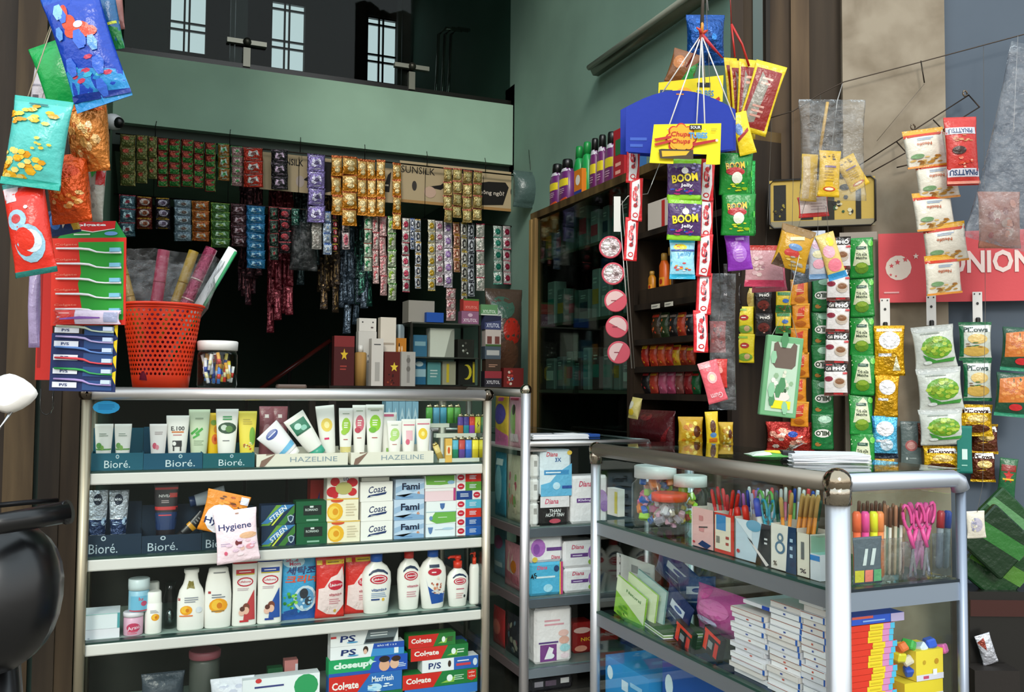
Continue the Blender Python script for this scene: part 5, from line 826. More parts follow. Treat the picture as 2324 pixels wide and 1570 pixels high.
# jar of wrapped sweets
pl = PY(2.6); b = pl.hit(496, 882); R_ = (pl.hit(545, 830).x-pl.hit(449, 830).x)/2; h = pl.hit(496, 772).z-ZC
t = thing('sweet_jar', 'clear jar of white and blue wrapped sweets with a white lid, right of the basket', 'jar', (b.x, 2.6+R_, ZC))
m = MB(); m.loft([(.001, R_*.9, R_*.9), (.01, R_*.98, R_*.98), (h*.7, R_*.98, R_*.98), (h*.8, R_*.9, R_*.9)], (.93, .95, .95), 'clear'); m.link('body', t)
m = MB(); m.loft([(h*.8, R_*.97, R_*.97), (h*.98, R_, R_), (h, R_*.94, R_*.94)], 'e9e6e2', 'plastic', seg=32); m.link('lid', t)
m = MB(); rj = random.Random(11)
for i in range(46):
    a = rj.uniform(0, 6.28); q = R_*.68*math.sqrt(rj.random()); x, y = q*math.cos(a), q*math.sin(a); z = rj.uniform(.012, h*.42); l = h*.34
    tx, ty = rj.uniform(-.006, .006), rj.uniform(-.004, .004); c = rj.choice(['eef0f4', '4f86d8', '3456b0', 'f0e04a', 'd8dfe8', 'd83a2c', 'b8ccd8', 'f4f4f0', 'e8a83a']); m.tube([(x, y, z), (x+tx, y+ty, z+l*.5), (x+2*tx, y+2*ty, z+l)], .005, c, 'pouch', 6)
    m.tube([(x+tx*.6, y-.0002+ty*.6, z+l*.3), (x+1.2*tx, y+1.2*ty-.0002, z+l*.6)], .0053, rj.choice(['2c4fb0', 'e8e8f0', 'd03a2c', 'f0e8b0']), 'pouch', 6)
o = m.link('sweets', t); o['kind'] = 'stuff'
# dark remote on the glass
b = PY(2.62).hit(660, 882); m = MB(); m.box(-.04, -.02, 0, .042, .02, .013, '5c4a40', 'plastic', .004); tag(m.link('dark_case', None, (b.x, 2.62, ZC)), 'small dark brown case lying on the long counter', 'case')
# ---------------------------------------------------------------- bunch of packs at the left door
L1 = PD(1.98)
def hang(name, label, x0, y0, x1, y1, d, col, pr=(), roll=0, t=.03, cat='pack', group=None, m='pouch', turn=0, seed=0, sealcol=None, pitch=0, pl=None):
    return place('pouch', name, label, cat, (x0, y0, x1, y1), pl or PD(d), group, d=t, roll=roll, pitch=pitch, turn=turn, col=col, prints=pr, m=m, seed=seed, sealcol=sealcol)
chips = lambda u, v, ru, rv, n=26: [('b', u, v, ru, rv, n, ['f0b420', 'f8cf4a', 'e09a14', 'f6dc78'])]
hang('snack_bag', 'royal blue sea themed snack bag with a red crab, top of the left bunch', 112, -40, 246, 236, 1.86, '1442b4', [('p', [(0, 0), (1, 0), (1, .22), (0, .36)], '2c8fd0'), ('b', .5, .3, .4, .1, 12, ['3fb4d8', '5cc8d0', '1f7fc8', 'c83a5a']), ('e', .5, .62, .22, .07, 'e0481c'), ('e', .4, .7, .12, .07, 'e0481c'), ('e', .36, .8, .07, .08, 'd8401c'), ('e', .68, .58, .14, .05, 'd8401c'), ('e', .55, .66, .08, .03, 'eee'), ('b', .5, .5, .46, .4, 10, ['8fc4ec', '3c6cd8', '5c9ae0']), ('p', [(0, .08), (1, .02), (1, .06), (0, .14)], '12308c')], -.34, .05, sealcol='1a50b8')
hang('snack_bag', 'blue and green bag behind the sea themed bag', 205, -40, 262, 110, 1.93, '1c5a8c', [('p', [(0, 0), (1, 0), (1, .3), (0, .38)], '1f7a3c'), ('p', [(0, .3), (1, .38), (1, .42), (0, .34)], 'c8d03a')], -.2)
hang('snack_bag', 'dusty pink bag at the very top of the left bunch', 232, -40, 272, 62, 1.98, 'a8706a', [('e', .5, .3, .3, .2, 'c89a90')], -.1)
hang('snack_bag', 'bright green bag hanging behind the turquoise one', 72, 84, 172, 240, 1.92, '12a24c', [('p', [(.5, 0), (1, .1), (1, .3)], '0c8038')], -.35, .04, sealcol='0f9a48')
hang('snack_bag', 'white and grey bag peeking out left of the green bag', 62, 130, 112, 260, 1.99, 'c4bcc4', [('r', .2, .2, .5, .35, '5a505c'), ('r', .1, .5, .8, .53, '8a8490')], .1)
hang('snack_bag', 'turquoise bag pictured with yellow corn puffs, left edge', -2, 214, 136, 420, 1.80, '58c4bc', chips(.3, .22, .42, .18, 40)+chips(.4, .78, .4, .13, 20)+[('b', .62, .48, .2, .08, 6, ['f0c02c', 'f4d050']), ('r', .0, .0, 1, .08, '2fb0a0'), ('l', .3, .9, .7, .94, 1, '2a6a68')], .12, .05, sealcol='3fb4a8')
hang('snack_bag', 'amber bag of crackers under a green heading', 132, 200, 222, 378, 1.9, 'd8843a', [('r', 0, .84, 1, .97, '1c9a48'), ('r', .55, .86, .8, .94, 'd86a2c'), ('r', 0, .74, 1, .84, 'e86a1c'), ('b', .5, .42, .4, .3, 26, ['f0c080', 'e8a458', 'f4d4a4', 'c46a2c'])], -.08, .09, m='foil')
hang('snack_bag', 'shiny orange bag low in the left bunch', 84, 338, 178, 498, 1.88, 'e0561a', [('e', .5, .7, .4, .12, 'c84012'), ('b', .55, .35, .34, .16, 16, ['f0a04a', 'e87a2c', 'f4bc78'])], -.12, .09, m='foil')
hang('snack_bag', 'red bag with a white and blue round monogram, left edge', 0, 404, 98, 622, 1.82, 'e03020', [('r', .02, .78, .38, .95, 'd8c8cc'), ('e', .35, .58, .24, .11, '9cc4d8'), ('e', .34, .59, .12, .05, 'c83a3a'), ('e', .55, .32, .34, .2, '9cc8dc'), ('e', .46, .34, .24, .15, 'e03020'), ('e', .62, .34, .22, .12, 'd8e4ec'), ('e', .5, .36, .2, .11, 'e4341f'), ('e', .6, .7, .05, .02, 'eee')], -.18, .05, sealcol='2a8078')
hang('snack_bag', 'silver grey bag with a green leaf mark behind the orange bags', 172, 350, 230, 500, 1.98, '9a9a90', [('p', [(.4, .8), (.6, .95), (.75, .8), (.55, .65)], '2f9a3c'), ('p', [(.1, .8), (.3, .85), (.3, .7)], '8f1c1c'), ('r', .7, .55, 1, 1, 'b02020'), ('b', .5, .35, .4, .25, 10, ['b8b8b0', '7a7a72'])], .05)
hang('snack_bag', 'dark blue and yellow small bag above the toothbrush card', 100, 470, 172, 530, 1.95, '16396c', [('e', .3, .5, .2, .3, '3a7ad0'), ('p', [(.5, .2), (.6, .9), (.75, .5)], 'e4e0d0'), ('r', .78, .1, 1, .9, 'c8a82c')], -.2)
hang('snack_bag', 'lilac narrow pack hanging by the door edge', 54, 600, 80, 788, 1.96, '8a78a0', [('r', .15, .05, .85, .95, 'a090b4')], -.02)
# strings of the bunch
m = MB(); q0 = PD(1.95).hit(170, -90); 
for x, y, d in ((190, 20, 1.9), (100, 100, 1.93), (170, 210, 1.92), (60, 230, 1.84)): m.tube([q0, PD(d).hit(x, y)], .0012, 'b8a890', 'plastic', 5)
tag(m.link('hanging_string'), 'strings tied at the top that carry the left bunch of bags', 'string')
# toothbrush cards
TP = PD(2.08)
def brushcard(label, x0, y0, x1, y1, pl, hdr, rows, roll=0, kind=0):
    b, w_, h = slot(x0, y0, x1, y1, pl); loc, rot = pose(b, pl, h, .004, roll); t = thing('toothbrush_card', label, 'card', loc, 0); t.rotation_euler = rot
    m = MB(); m.box(-w_/2, -.001, 0, w_/2, .001, h*.84, 'd8301f' if kind == 0 else '1c2c5c', 'card')
    if kind == 0:
        a = [m.vert(p) for p in ((-w_*.42, -.001, h*.84), (w_*.5, -.001, h*.84), (w_*.36, -.001, h), (-w_*.2, -.001, h))]; c = [m.vert(p) for p in ((-w_*.42, .001, h*.84), (w_*.5, .001, h*.84), (w_*.36, .001, h), (-w_*.2, .001, h))]
        m.face(a, '1f8a3c', 'card'); m.face(c[::-1], '1f8a3c', 'card')
        for i in range(4): m.face((a[i], c[i], c[(i+1) % 4], a[(i+1) % 4]), '1f8a3c', 'card')
    m.flat(-w_/2, w_/2, 0, h, -.001)
    if kind == 0: m.pr([('p', [(.44, .05), (.97, .05), (.97, .8), (.36, .8), (.4, .5), (.36, .4)], '2c9a34'), ('p', [(.3, .93), (.55, .9), (.85, .93), (.86, 1), (.28, 1)], 'cf2020'), ('t', 'Colgate', .48, .962, .5, .034, 'eee', {'bold': .03}), ('p', [(.3, .93), (.55, .9), (.85, .93), (.85, .924), (.55, .892), (.3, .924)], 'e8e8e0'), ('l', .3, .86, .58, .89, 1, 'cfe0c8'), ('e', .8, .88, .09, .02, '6a9ad0')]+[k for i in range(rows) for k in (('t', 'Colgate', .2, .775-i*.145, .3, .026, 'e07a64', {}),)], 'card')
    else: m.pr([('p', [(.92, .96-i*.23), (1.0, 1-i*.23), (1.0, .8-i*.23)], 'e8c81c') for i in range(4)]+[('r', .5, .02+i*.2, .95, .16+i*.2, '2c4c80') for i in range(5)]+[('r', .05, .05+i*.2, .42, .13+i*.2, 'dfe2ea') for i in range(5)]+[('t', 'P/S', .22, .09+i*.2, .12, .04, '2a3a6c', {}) for i in range(5)], 'card')
    m.link('backing_card', t); HH = .84*h
    for i in range(rows):
        z = h*(.725-i*.145) if kind == 0 else h*(.93-i*.93/rows); c = ('f2eef2' if kind == 0 else ('c8d8c0', 'b8a8d8', '5c86c8', 'd8404a', '2f9a4c', 'a890c8')[i % 6]); y = -.007
        m = MB(); m.tube([(-w_*.42, y, z+.003), (-w_*.1, y, z+.002), (w_*.02, y, z), (w_*.12, y, z-.006), (w_*.24, y, z-.008), (w_*.45, y, z-.008)], [.0022, .0028, .0028, .002, .0018, .0026], c, 'plastic', 8)
        bo = m.link('toothbrush', t); m = MB(); m.box(w_*.3, y-.004, z-.006, w_*.44, y+.004, z+.003, '7fc0dc' if kind == 0 else 'c4d4ee', 'plastic'); m.link('bristles', bo)
    return t
brushcard('hanging card of five white toothbrushes on red and green', 112, 502, 282, 738, TP, 0, 5, -.02)
place('pouch', 'toothbrush_pack', 'single purple toothbrush pack under the five white ones', 'pack', (118, 703, 272, 735), PD(2.06), d=.012, col='d8c8dc', prints=[('r', 0, 0, .32, 1, 'c8281f'), ('l', .08, .7, .28, .85, 1, 'e8a8a0'), ('p', [(.1, .4), (.4, .55), (.7, .5), (.7, .4), (.4, .35), (.1, .3)], '8a5cb0'), ('r', .75, .15, .95, .85, '9aa0c0')])
brushcard('lower card of striped toothbrush packs on dark blue', 112, 733, 262, 888, PD(2.082), 0, 6, .02, 1)
m = MB(); sl_ = slot(80, 585, 116, 862, PD(2.14)); m.box(-sl_[1]/2, -.002, 0, sl_[1]/2, .002, sl_[2], 'b8241c', 'card'); m.flat(-sl_[1]/2, sl_[1]/2, 0, sl_[2], -.002); m.pr([('r', .1, .1, .3, .9, '8f1814')], 'card'); tag(m.link('red_hanging_card', None, sl_[0], -YAW), 'narrow dark red card hanging behind the toothbrush card', 'card')
t = thing('plastic_hook', 'clear plastic hook loop below the toothbrush cards', 'hook', PD(2.1).hit(107, 882)); m = MB(); m.tube([(-.013, 0, 0), (-.013, 0, -.045), (-.008, 0, -.056), (0, 0, -.06), (.008, 0, -.056), (.013, 0, -.045), (.013, 0, 0)], .002, 'c8c8c4', 'clear', 6); m.link('loop', t)
# security camera
p = PY(3.9).hit(262, 278); t = thing('security_camera', 'small white dome security camera at the left end of the beam', 'camera', p)
m = MB(); m.T = Matrix.Rotation(.5, 4, 'Z'); m.ball((-.01, 0, 0), .038, 'dcdce0', 'plastic', 18, .85); m.box(-.12, -.01, -.016, -.03, .03, .03, 'd4d4da', 'plastic', .008); m.link('housing', t)
m = MB(); m.ball((.012, -.026, -.006), .022, '0c0c0e', 'plastic', 16); m.link('lens', t)
m = MB(); m.box(-.13, .03, -.1, -.02, .09, .03, '14140f', 'plastic'); m.link('bracket', t)
# white hand seen at the lower left edge is a scooter mirror; the scooter stands by the door
t = thing('motor_scooter', 'edge of a parked dark scooter with a white mirror and black grip, bottom left', 'scooter', (PD(1.5).hit(20, 1500).x, PD(1.5).hit(20, 1500).y, 0), -YAW)
def sp(px, py, d=1.5): q = PD(d).hit(px, py)-t.location; return Matrix.Rotation(YAW, 3, 'Z') @ q
m = MB(); c = sp(20, 893)
m.T = Matrix.Translation(c) @ Matrix.Rotation(math.pi/2, 4, 'X')
m.loft([(-.012, .02, .014), (-.008, .042, .028), (0, .048, .033), (.008, .042, .028), (.014, .03, .02)], 'f0ece6', 'enamel', n=1.5, seg=20); m.T = None; m.link('mirror', t)  # white enamel paints in the sky that the mirror reflects
m = MB(); m.tube([sp(28, 930), sp(-20, 1000), sp(-60, 1100)], .004, 'c8c8c8', 'chrome', 8); m.link('mirror_stalk', t)
m = MB(); m.tube([sp(-40, 1195, 1.4), sp(60, 1178, 1.45), sp(150, 1162, 1.5)], [.016, .017, .018], '0e0e10', 'plastic', 14); m.tube([sp(146, 1163, 1.5), sp(156, 1161, 1.5)], .02, '141416', 'plastic', 14); m.link('grip', t)
m = MB(); m.tube([sp(-40, 1150, 1.36), sp(60, 1140, 1.38), sp(130, 1135, 1.42)], .004, '1a1a1c', 'metal', 8); m.link('brake_lever', t)
m = MB(); c = sp(-15, 1350, 1.5); m.T = Matrix.Translation(c) @ Matrix.Rotation(math.pi/2-.2, 4, 'X'); m.loft([(-.06, .05, .06), (-.04, .095, .115), (0, .105, .125), (.05, .09, .11), (.08, .04, .05)], '0c0c0e', 'enamel', n=2.2, seg=28); m.T = None; m.link('headlamp_cowl', t)
m = MB(); m.tube([(0, .05, 0), (-.01, .04, .35), sp(-15, 1400, 1.55)], [.05, .04, .035], '0f0f11', 'enamel', 12); m.link('front_fork', t)
# ================================================================== sachets hanging below the green beam
Q = PY(4.80); zr1 = Q.hit(700, 352).z; zr2 = 1.15+(zr1-1.15)*.76
t = thing('hanging_rail', 'dark rail wired under the green beam, carrying the upper row of sachets', 'rail', (0, 4.82, 0))
xa, xb = Q.hit(262, 300).x, Q.hit(1180, 400).x
m = MB(); m.tube([(xa, 0, zr1+.012), (xb, 0, zr1+.012)], .004, '2c2824', 'metal', 8); m.link('upper_rod', t)
m = MB(); m.tube([(xa, .03, zr2+.012), (xb, .03, zr2+.012)], .004, '2c2824', 'metal', 8); m.link('lower_rod', t)
for px in (352, 522, 683, 830, 972, 1105):
    x = Q.hit(px, 330).x; m = MB(); m.tube([(x, 0, zr1+.01), (x, -.004, zr1+.07), (x+.004, .02, zr1+.1)], .0022, '1f1c18', 'metal', 6); m.tube([(x, .03, zr2+.01), (x, .03, zr1)], .0014, '1f1c18', 'metal', 5); m.link('wire_hook', t)
def sty(k, c, a, b='d8d8dc', d='f0c040'):
    """printed look of one sachet, some with foil glints painted in"""
    if k == 'dot': return c, [('e', .5, .5, .3, .26, a), ('r', 0, 0, 1, .07, b), ('l', .3, .42, .7, .58, 1, b)]
    if k == 'plaid': return c, [('p', [(.14, .06), (.1, .46), (.5, .4), (.9, .5), (.86, .06)], a), ('e', .4, .72, .24, .16, b), ('p', [(.5, .7), (.9, .9), (.86, .6)], a), ('p', [(.6, .2), (.72, .4), (.78, .22)], d), ('r', .92, 0, 1, 1, d)]
    if k == 'silver': return c, [('p', [(.22, .3), (.3, .74), (.46, .62), (.7, .78), (.8, .36), (.6, .46), (.45, .24)], b), ('p', [(.36, .4), (.44, .6), (.62, .62), (.66, .44), (.5, .36)], a), ('p', [(.1, .88), (.34, .92), (.6, .86), (.3, .84)], b), ('r', 0, .94, 1, 1, a), ('p', [(.3, .1), (.8, .14), (.7, .2), (.4, .16)], b), ('r', 0, 0, .06, 1, a)]  # angular pale polygons are foil glints painted into the colour
    if k == 'head': return c, [('e', .5, .52, .3, .3, a), ('e', .55, .5, .15, .18, b), ('r', .1, .9, .9, 1, d), ('r', .2, .06, .8, .12, d)]
    if k == 'amber': return c, [('r', 0, 0, 1, .42, a), ('r', 0, .88, 1, 1, b), ('e', .5, .62, .3, .16, d), ('e', .55, .3, .25, .14, d)]
    if k == 'leaf': return c, [('e', .45, .5, .3, .24, a), ('e', .6, .4, .2, .2, b), ('r', 0, .93, 1, 1, d)]
    return c, []
_sc = {}
def sachet(key, st, w_, h, t=.3, m='foil', over=1.0):
    k = (key, round(w_, 3), round(h, 3))
    if k not in _sc:
        c, pr = st; _sc[k] = m_pouch(w_*1.03, h*1.03*over, w_*t, c, pr, m, seal=.05, seg=12, rows=5, pinch=.035).mesh('sachet')
    return _sc[k]
def strip(label, x0, x1, yt, yb, n, pl, key, st, over=1.0, group=None, zsnap=None, wav=0, m='foil', name='sachet_strip', cat='sachets', xb0=None, flip=False, t=.3, jit=.18):
    b, w_, _ = slot(x0, yb, x1, (yt+yb)/2, pl); xm = (x0+x1)/2; top = pl.hit(xm, yt); bot = pl.hit(xm if xb0 is None else xb0, yb)
    if zsnap: top.z = zsnap
    T = thing(name, label, cat, top, pl.rot, group); h = (top.z-bot.z)/n; dx = (bot-top).dot(pl.ax)/n; me = sachet(key, st, w_, h, t, m, over); r = random.Random(int(x0*7+yt))
    for i in range(n):
        o = bpy.data.objects.new('sachet', me); COL.objects.link(o); o.parent = T
        o.location = (dx*(i+1)+(wav*w_*(1 if i % 2 else -1)), r.uniform(-.003, .003), -(i+1)*h); o.rotation_euler = (r.uniform(-.1, .1), -dx/h*.8+r.uniform(-.03, .03), r.uniform(-jit, jit))
        if flip: o.rotation_euler = (o.rotation_euler[0]+math.pi, o.rotation_euler[1], math.pi+o.rotation_euler[2]) if False else (0, math.pi, o.rotation_euler[2]); o.location.z += h if flip else 0
    return T
up = 'upper row of sachets'
G1 = sty('plaid', '7c2c20', '2f7a34', 'a83c28', '5c7a30'); OL = sty('plaid', '6a6434', '5f6a34', 'a8402c', '8a8444')
UPROW = [(272, 307, 302, 422, 'olive and red dotted', 'ol', OL, 4), (309, 334, 307, 416, 'olive and red dotted', 'ol', OL, 4), (336, 356, 310, 406, 'olive and red dotted', 'ol', OL, 4),
(357, 381, 311, 424, 'green and red chequered', 'g1', G1, 4), (382, 409, 314, 424, 'green and red chequered', 'g1', G1, 4), (411, 438, 316, 424, 'green and red chequered', 'g1', G1, 4), (439, 463, 318, 427, 'green and red chequered', 'g1', G1, 4), (465, 489, 322, 435, 'green and red chequered', 'g1', G1, 4), (494, 521, 328, 410, 'green silver and orange', 'g2', sty('silver', '8a5a20', '2f7f3c', 'a8c8b8'), 3),
(524, 551, 333, 422, 'dull pink and green', 'pk', sty('silver', '8f6a68', '3f8a4a', 'c8b0a8'), 4), (552, 597, 336, 425, 'wide red with silver badges', 'rd', sty('silver', 'b8301c', '6a3a34', 'c4c4c0'), 3), (616, 653, 344, 430, 'black with silver pink badges', 'bk', sty('silver', '1c1a1e', '2a2228', 'b09ab0'), 3),
(697, 737, 359, 505, 'shiny lilac', 'li', sty('silver', '8f80c0', '4a4068', 'd8d4ec'), 4)]
am = sty('amber', 'cfa25c', 'c07a14', 'b05a28', 'e8d09a'); gd = sty('amber', 'a89458', '9a8048', 'b0604c', 'd8c890')
UPROW += [(752, 776, 362, 488, 'amber', 'am', am, 3), (777, 810, 365, 512, 'amber', 'am', am, 4), (811, 833, 367, 489, 'amber', 'am', am, 3), (834, 853, 369, 491, 'amber', 'am', am, 3), (854, 873, 371, 491, 'amber', 'am', am, 3), (891, 910, 380, 520, 'amber', 'am', am, 4),
(1007, 1026, 392, 505, 'pale gold', 'gd', gd, 4), (1028, 1048, 397, 494, 'pale gold', 'gd', gd, 4), (1050, 1071, 399, 505, 'pale gold', 'gd', gd, 4), (1073, 1093, 402, 500, 'pale gold', 'gd', gd, 4)]
ordn = ['first', 'second', 'third', 'fourth', 'fifth', 'sixth', 'seventh', 'eighth']
cnt = {}
for u in UPROW: cnt[u[4]] = cnt.get(u[4], 0)+1
seen = {}
for i, (x0, x1, yt, yb, nm, key, st, n) in enumerate(UPROW):
    k = seen.get(nm, 0); seen[nm] = k+1
    lab = '%s sachet strip in the upper row%s' % (nm, '' if cnt[nm] == 1 else ', %s from left' % ordn[k])
    strip(lab, x0, x1, yt, yb, n, Q.back(-.012*(i % 3)), key, st, group=up, zsnap=zr1+.006)
LO = [(270, 307, 537, 'silver teal and red', sty('silver', '3c5c68', '8a2838', 'a8c8cc'), 3), (309, 346, 520, 'dark red with gold bands', sty('head', '5c1c14', 'b8a8a0', '8a4a2c', 'a87a1c'), 3), (352, 387, 520, 'blackish purple with silver badges', sty('head', '241c26', 'a8a0b0', '5a4a60', 'b08a20'), 3), (395, 435, 547, 'pale blue with small faces', sty('head', '8298a4', 'a8b8c0', '6a5850', '9ab0c0'), 5), (436, 475, 547, 'orange with silver badges', sty('silver', 'a8561c', 'c07a2c', 'b8b0a0'), 4), (479, 522, 562, 'leaf green with silver shine', sty('silver', '4c7a3c', '7fa03c', 'b0ccb0'), 5), (525, 559, 560, 'maroon with silver badges', sty('silver', '3c1f24', '5c2f38', 'b8a0a8'), 4), (560, 602, 609, 'bright blue with pale badges', sty('silver', '2c7cac', '1f5f94', 'a0c8dc'), 7), (611, 632, 590, 'blackish green', sty('silver', '14241c', '8a2c2c', '4a6a58'), 4), (634, 661, 575, 'red and black', sty('leaf', '1c1416', 'a83038', '8a3c44', 'c04850'), 4), (662, 680, 511, 'teal and black', sty('silver', '0f3a30', '1c6a54', '8ab0a4'), 2), (707, 731, 566, 'white at the foot of the lilac strip', sty('head', 'b8b4ac', 'a09890', 'd8d0c8', 'a8a49c'), 2), (733, 753, 578, 'blue and white', sty('head', 'a8b8cc', 'c8d0d8', '7088a8', '3c64b0'), 4), (754, 768, 572, 'black red and yellow', sty('head', '1c1214', 'a83038', 'c8a0a0', 'b0902c'), 5), (777, 794, 566, 'white and pink', sty('head', 'b8a8a8', 'c86a78', '7a3a48', '2a2426'), 2),
(827, 845, 615, 'green and white', sty('leaf', 'a8b4a0', '2f8050', 'b8c8b4', 'a83c34'), 4), (846, 860, 644, 'narrow pink and white', sty('leaf', 'c0a09c', 'b85c60', 'd0c8c0', 'b04a50'), 4), (862, 878, 671, 'rosy pink', sty('leaf', 'c49a98', 'c07478', 'd0b8b4', 'b85860'), 4), (880, 899, 682, 'yellow green and silver', sty('leaf', 'a4b094', '7a9a2c', 'c8c8b8', '4f8a3c'), 5), (913, 930, 663, 'white with red flowers', sty('dot', 'b8b4b0', 'a8304c', 'a02c40'), 6), (931, 941, 566, 'navy and white', sty('head', 'a8acb8', '2c3448', 'c8c8c8', '2f4c8c'), 3), (942, 956, 655, 'white with dark hair pictures', sty('head', 'b4b8c0', '2a2c38', 'b0a8a0', 'b8923c'), 6), (971, 988, 660, 'white and yellow', sty('dot', 'c0bca8', 'c09a28', 'c8b058'), 6), (989, 1007, 648, 'white with pink blooms', sty('dot', 'beb4b4', 'b8748c', 'c8b8bc'), 6), (1008, 1027, 652, 'white with lilac blooms', sty('dot', 'beb6be', '8a68a0', 'c4b8c8'), 5), (1029, 1045, 618, 'peach and orange', sty('head', 'c0907c', '8a4a30', 'd8b8a0', 'b88428'), 4), (1046, 1061, 701, 'grey and gold', sty('head', 'a8a49c', '343030', 'c8c4bc', 'a88c30'), 6), (1062, 1077, 673, 'grey and black', sty('head', '9a9ea4', '24262c', 'b0b4b8', '2a2c34'), 5), (1081, 1100, 660, 'white with red bands', sty('leaf', 'b8b4ac', '90988c', 'c8c4bc', 'a8344c'), 5), (1120, 1140, 645, 'white with teal ovals', sty('dot', 'b0bcb4', '1c7460', '3c9a84'), 5), (1142, 1160, 645, 'white with dark red ovals', sty('dot', 'bab0b0', '8a1c38', 'b83a58'), 5)]
for i, (x0, x1, yb, nm, st, n) in enumerate(LO):
    strip('%s sachet strip in the lower row' % nm, x0, x1, 440, yb, n, Q.back(.028+.01*(i % 2)), 'lo%d' % i, st, group='lower row of sachets', zsnap=zr2+.006)
# darker bundles hanging deeper
rq = random.Random(8); QB = PY(5.1)
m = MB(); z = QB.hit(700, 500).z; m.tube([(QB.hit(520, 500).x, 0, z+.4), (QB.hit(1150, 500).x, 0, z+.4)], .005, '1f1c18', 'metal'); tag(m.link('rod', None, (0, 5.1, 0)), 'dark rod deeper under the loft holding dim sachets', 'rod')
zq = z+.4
dk = [('34424f', '7c90a4', 'dark blue', 768, 830, 740), ('6c1826', 'd86a78', 'dark red glittering', 605, 660, 735), ('26383e', '74888c', 'blackish teal', 665, 720, 640), ('3a2c20', 'a8875a', 'dark brown', 720, 765, 690), ('1c403a', '5aa890', 'deep green', 800, 842, 700), ('42202a', 'b87078', 'dark plum', 540, 590, 680)]  # second colour of each bundle paints its glints
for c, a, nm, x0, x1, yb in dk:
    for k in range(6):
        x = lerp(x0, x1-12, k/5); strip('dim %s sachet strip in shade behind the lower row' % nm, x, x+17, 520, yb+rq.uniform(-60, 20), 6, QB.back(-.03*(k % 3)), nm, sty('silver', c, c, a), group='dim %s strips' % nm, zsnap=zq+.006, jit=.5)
m = m_pouch(.15, .26, .05, (.42, .45, .44), [], 'film'); p = PY(4.9).hit(690, 613); tag(m.link('clear_bundle', None, (p.x, 4.92, p.z)), 'grey clear bundle of empty sleeves hanging among the sachets', 'bundle')
m = MB(); m.tube([(p.x, 4.92, p.z+.25), (p.x, 4.84, zr2+.01)], .001, '999', 'plastic', 4); tag(m.link('hanging_string'), 'thin string holding the grey clear bundle', 'string')
# printed header cards
def card(label, x0, y0, x1, y1, pr, yy=4.86): return place('box', 'header_card', label, 'card', (x0, y0, x1, y1), PY(yy), 'printed cards behind the sachets', d=.003, col='b8a482', prints=pr)
hair = [('p', [(.22, .42), (.34, .5), (.5, .95), (.62, .95), (.6, .1), (.52, .05), (.5, .5), (.42, .55), (.34, .38)], '17120f'), ('p', [(.49, .9), (.54, .8), (.56, .6), (.53, .45), (.48, .42), (.46, .55), (.44, .6), (.46, .68)], 'b89478')]
card('tan header card with long black hair and dark lettering, right one', 910, 378, 1175, 470, [('t', 'SUNSILK', .15, .8, .28, .17, '1c1814', {'bold': .0})]+hair+[('e', .12, .42, .02, .12, '3a3430'), ('p', [(.62, .08), (.6, .6), (.75, .7), (.9, .72), (.93, .6), (.88, .15)], '15110e'), ('t', 'không ngờ?', .77, .42, .24, .14, 'c8bcb0', {}), ('r', 0, 0, 1, .07, 'a8804c'), ('e', .96, .5, .015, .1, '2a2420'), ('e', .25, .3, .05, .14, 'c8a894')])
card('tan header card with a swirl of black hair, left one', 590, 352, 752, 436, [('t', 'SUNSILK', .42, .8, .36, .18, '1c1814', {}), ('p', [(.6, .35), (.7, .5), (.82, .9), (1, .9), (1, .1), (.9, .05), (.85, .6), (.74, .3)], '17120f'), ('e', .56, .3, .06, .16, 'b8a8a0')])
card('narrow tan header card between amber strips', 868, 382, 906, 460, [('p', [(.0, .3), (.3, .8), (.5, .9), (.4, .3)], '1a1512'), ('l', .1, .45, .4, .55, 1, 'c8bca8')])
# ================================================================== back counter behind the long one
SB = PY(3.86); zb = 1.155
t = thing('back_table', 'dark shelf table in the shade behind the long counter', 'table', (SB.hit(745, 880).x, 3.84, 0)); WT = SB.hit(1190, 880).x-SB.hit(745, 880).x
m = MB(); m.box(0, 0, zb-.03, WT, .5, zb, '2a231c', 'wood'); m.link('table_top', t)
for x in (0, WT-.03):
    for y in (0, .46): m = MB(); m.box(x, y, 0, x+.03, y+.03, zb-.03, '221c16', 'wood'); m.link('leg', t)
def bk(name, lab, x0, y0, x1, col, pr=(), z=zb+.0005, off=.02, d=.05, cat='box', kind='box', group=None, **k): return pz(kind, name, lab, cat, x0, y0, x1, z, PY(3.86+off), group, d=d, col=col, prints=pr, y1=880, **k)
star = lambda u, v, s, c: [('p', [(u+s*(1 if k % 2 == 0 else .42)*math.sin(k*math.pi/5), v+s*.62*(1 if k % 2 == 0 else .42)*math.cos(k*math.pi/5)) for k in range(10)], c)]
bk('gift_box', 'dark red box with a gold star, left one', 757, 762, 803, '4a1414', [('r', 0, .78, 1, 1, '7a2424')]+star(.5, .62, .2, 'd8b02c')+[('l', .3, .3, .7, .42, 2, '9a3a30')])
bk('gift_box', 'dark red box with a gold star, right one', 872, 798, 912, '571812', star(.55, .55, .24, 'e0c03a')+[('b', .4, .2, .3, .15, 8, ['8a3a20', '2a0c08'])])
_b, _w, _h = slot(806, 783, 833, 878, PY(3.88)); T = thing('wooden_cylinder', 'tan upright cylinder with a white stopper between boxes', 'canister', (_b.x, 3.9, zb+.0005)); m = MB(); m.loft([(0, _w/2, _w/2), (.14, _w/2, _w/2), (.145, _w*.4, _w*.4)], 'a8834a', 'wood'); m.link('body', T); m = MB(); m.loft([(.145, .012, .012), (.175, .011, .011)], 'd8d4cc', 'plastic'); m.link('stopper', T)
bk('white_box', 'tall white box beside the tan cylinder', 842, 768, 869, 'cfc9c0', [('r', .3, .1, .7, .5, 'a8a49c'), ('l', .2, .85, .8, .9, 1, '555')])
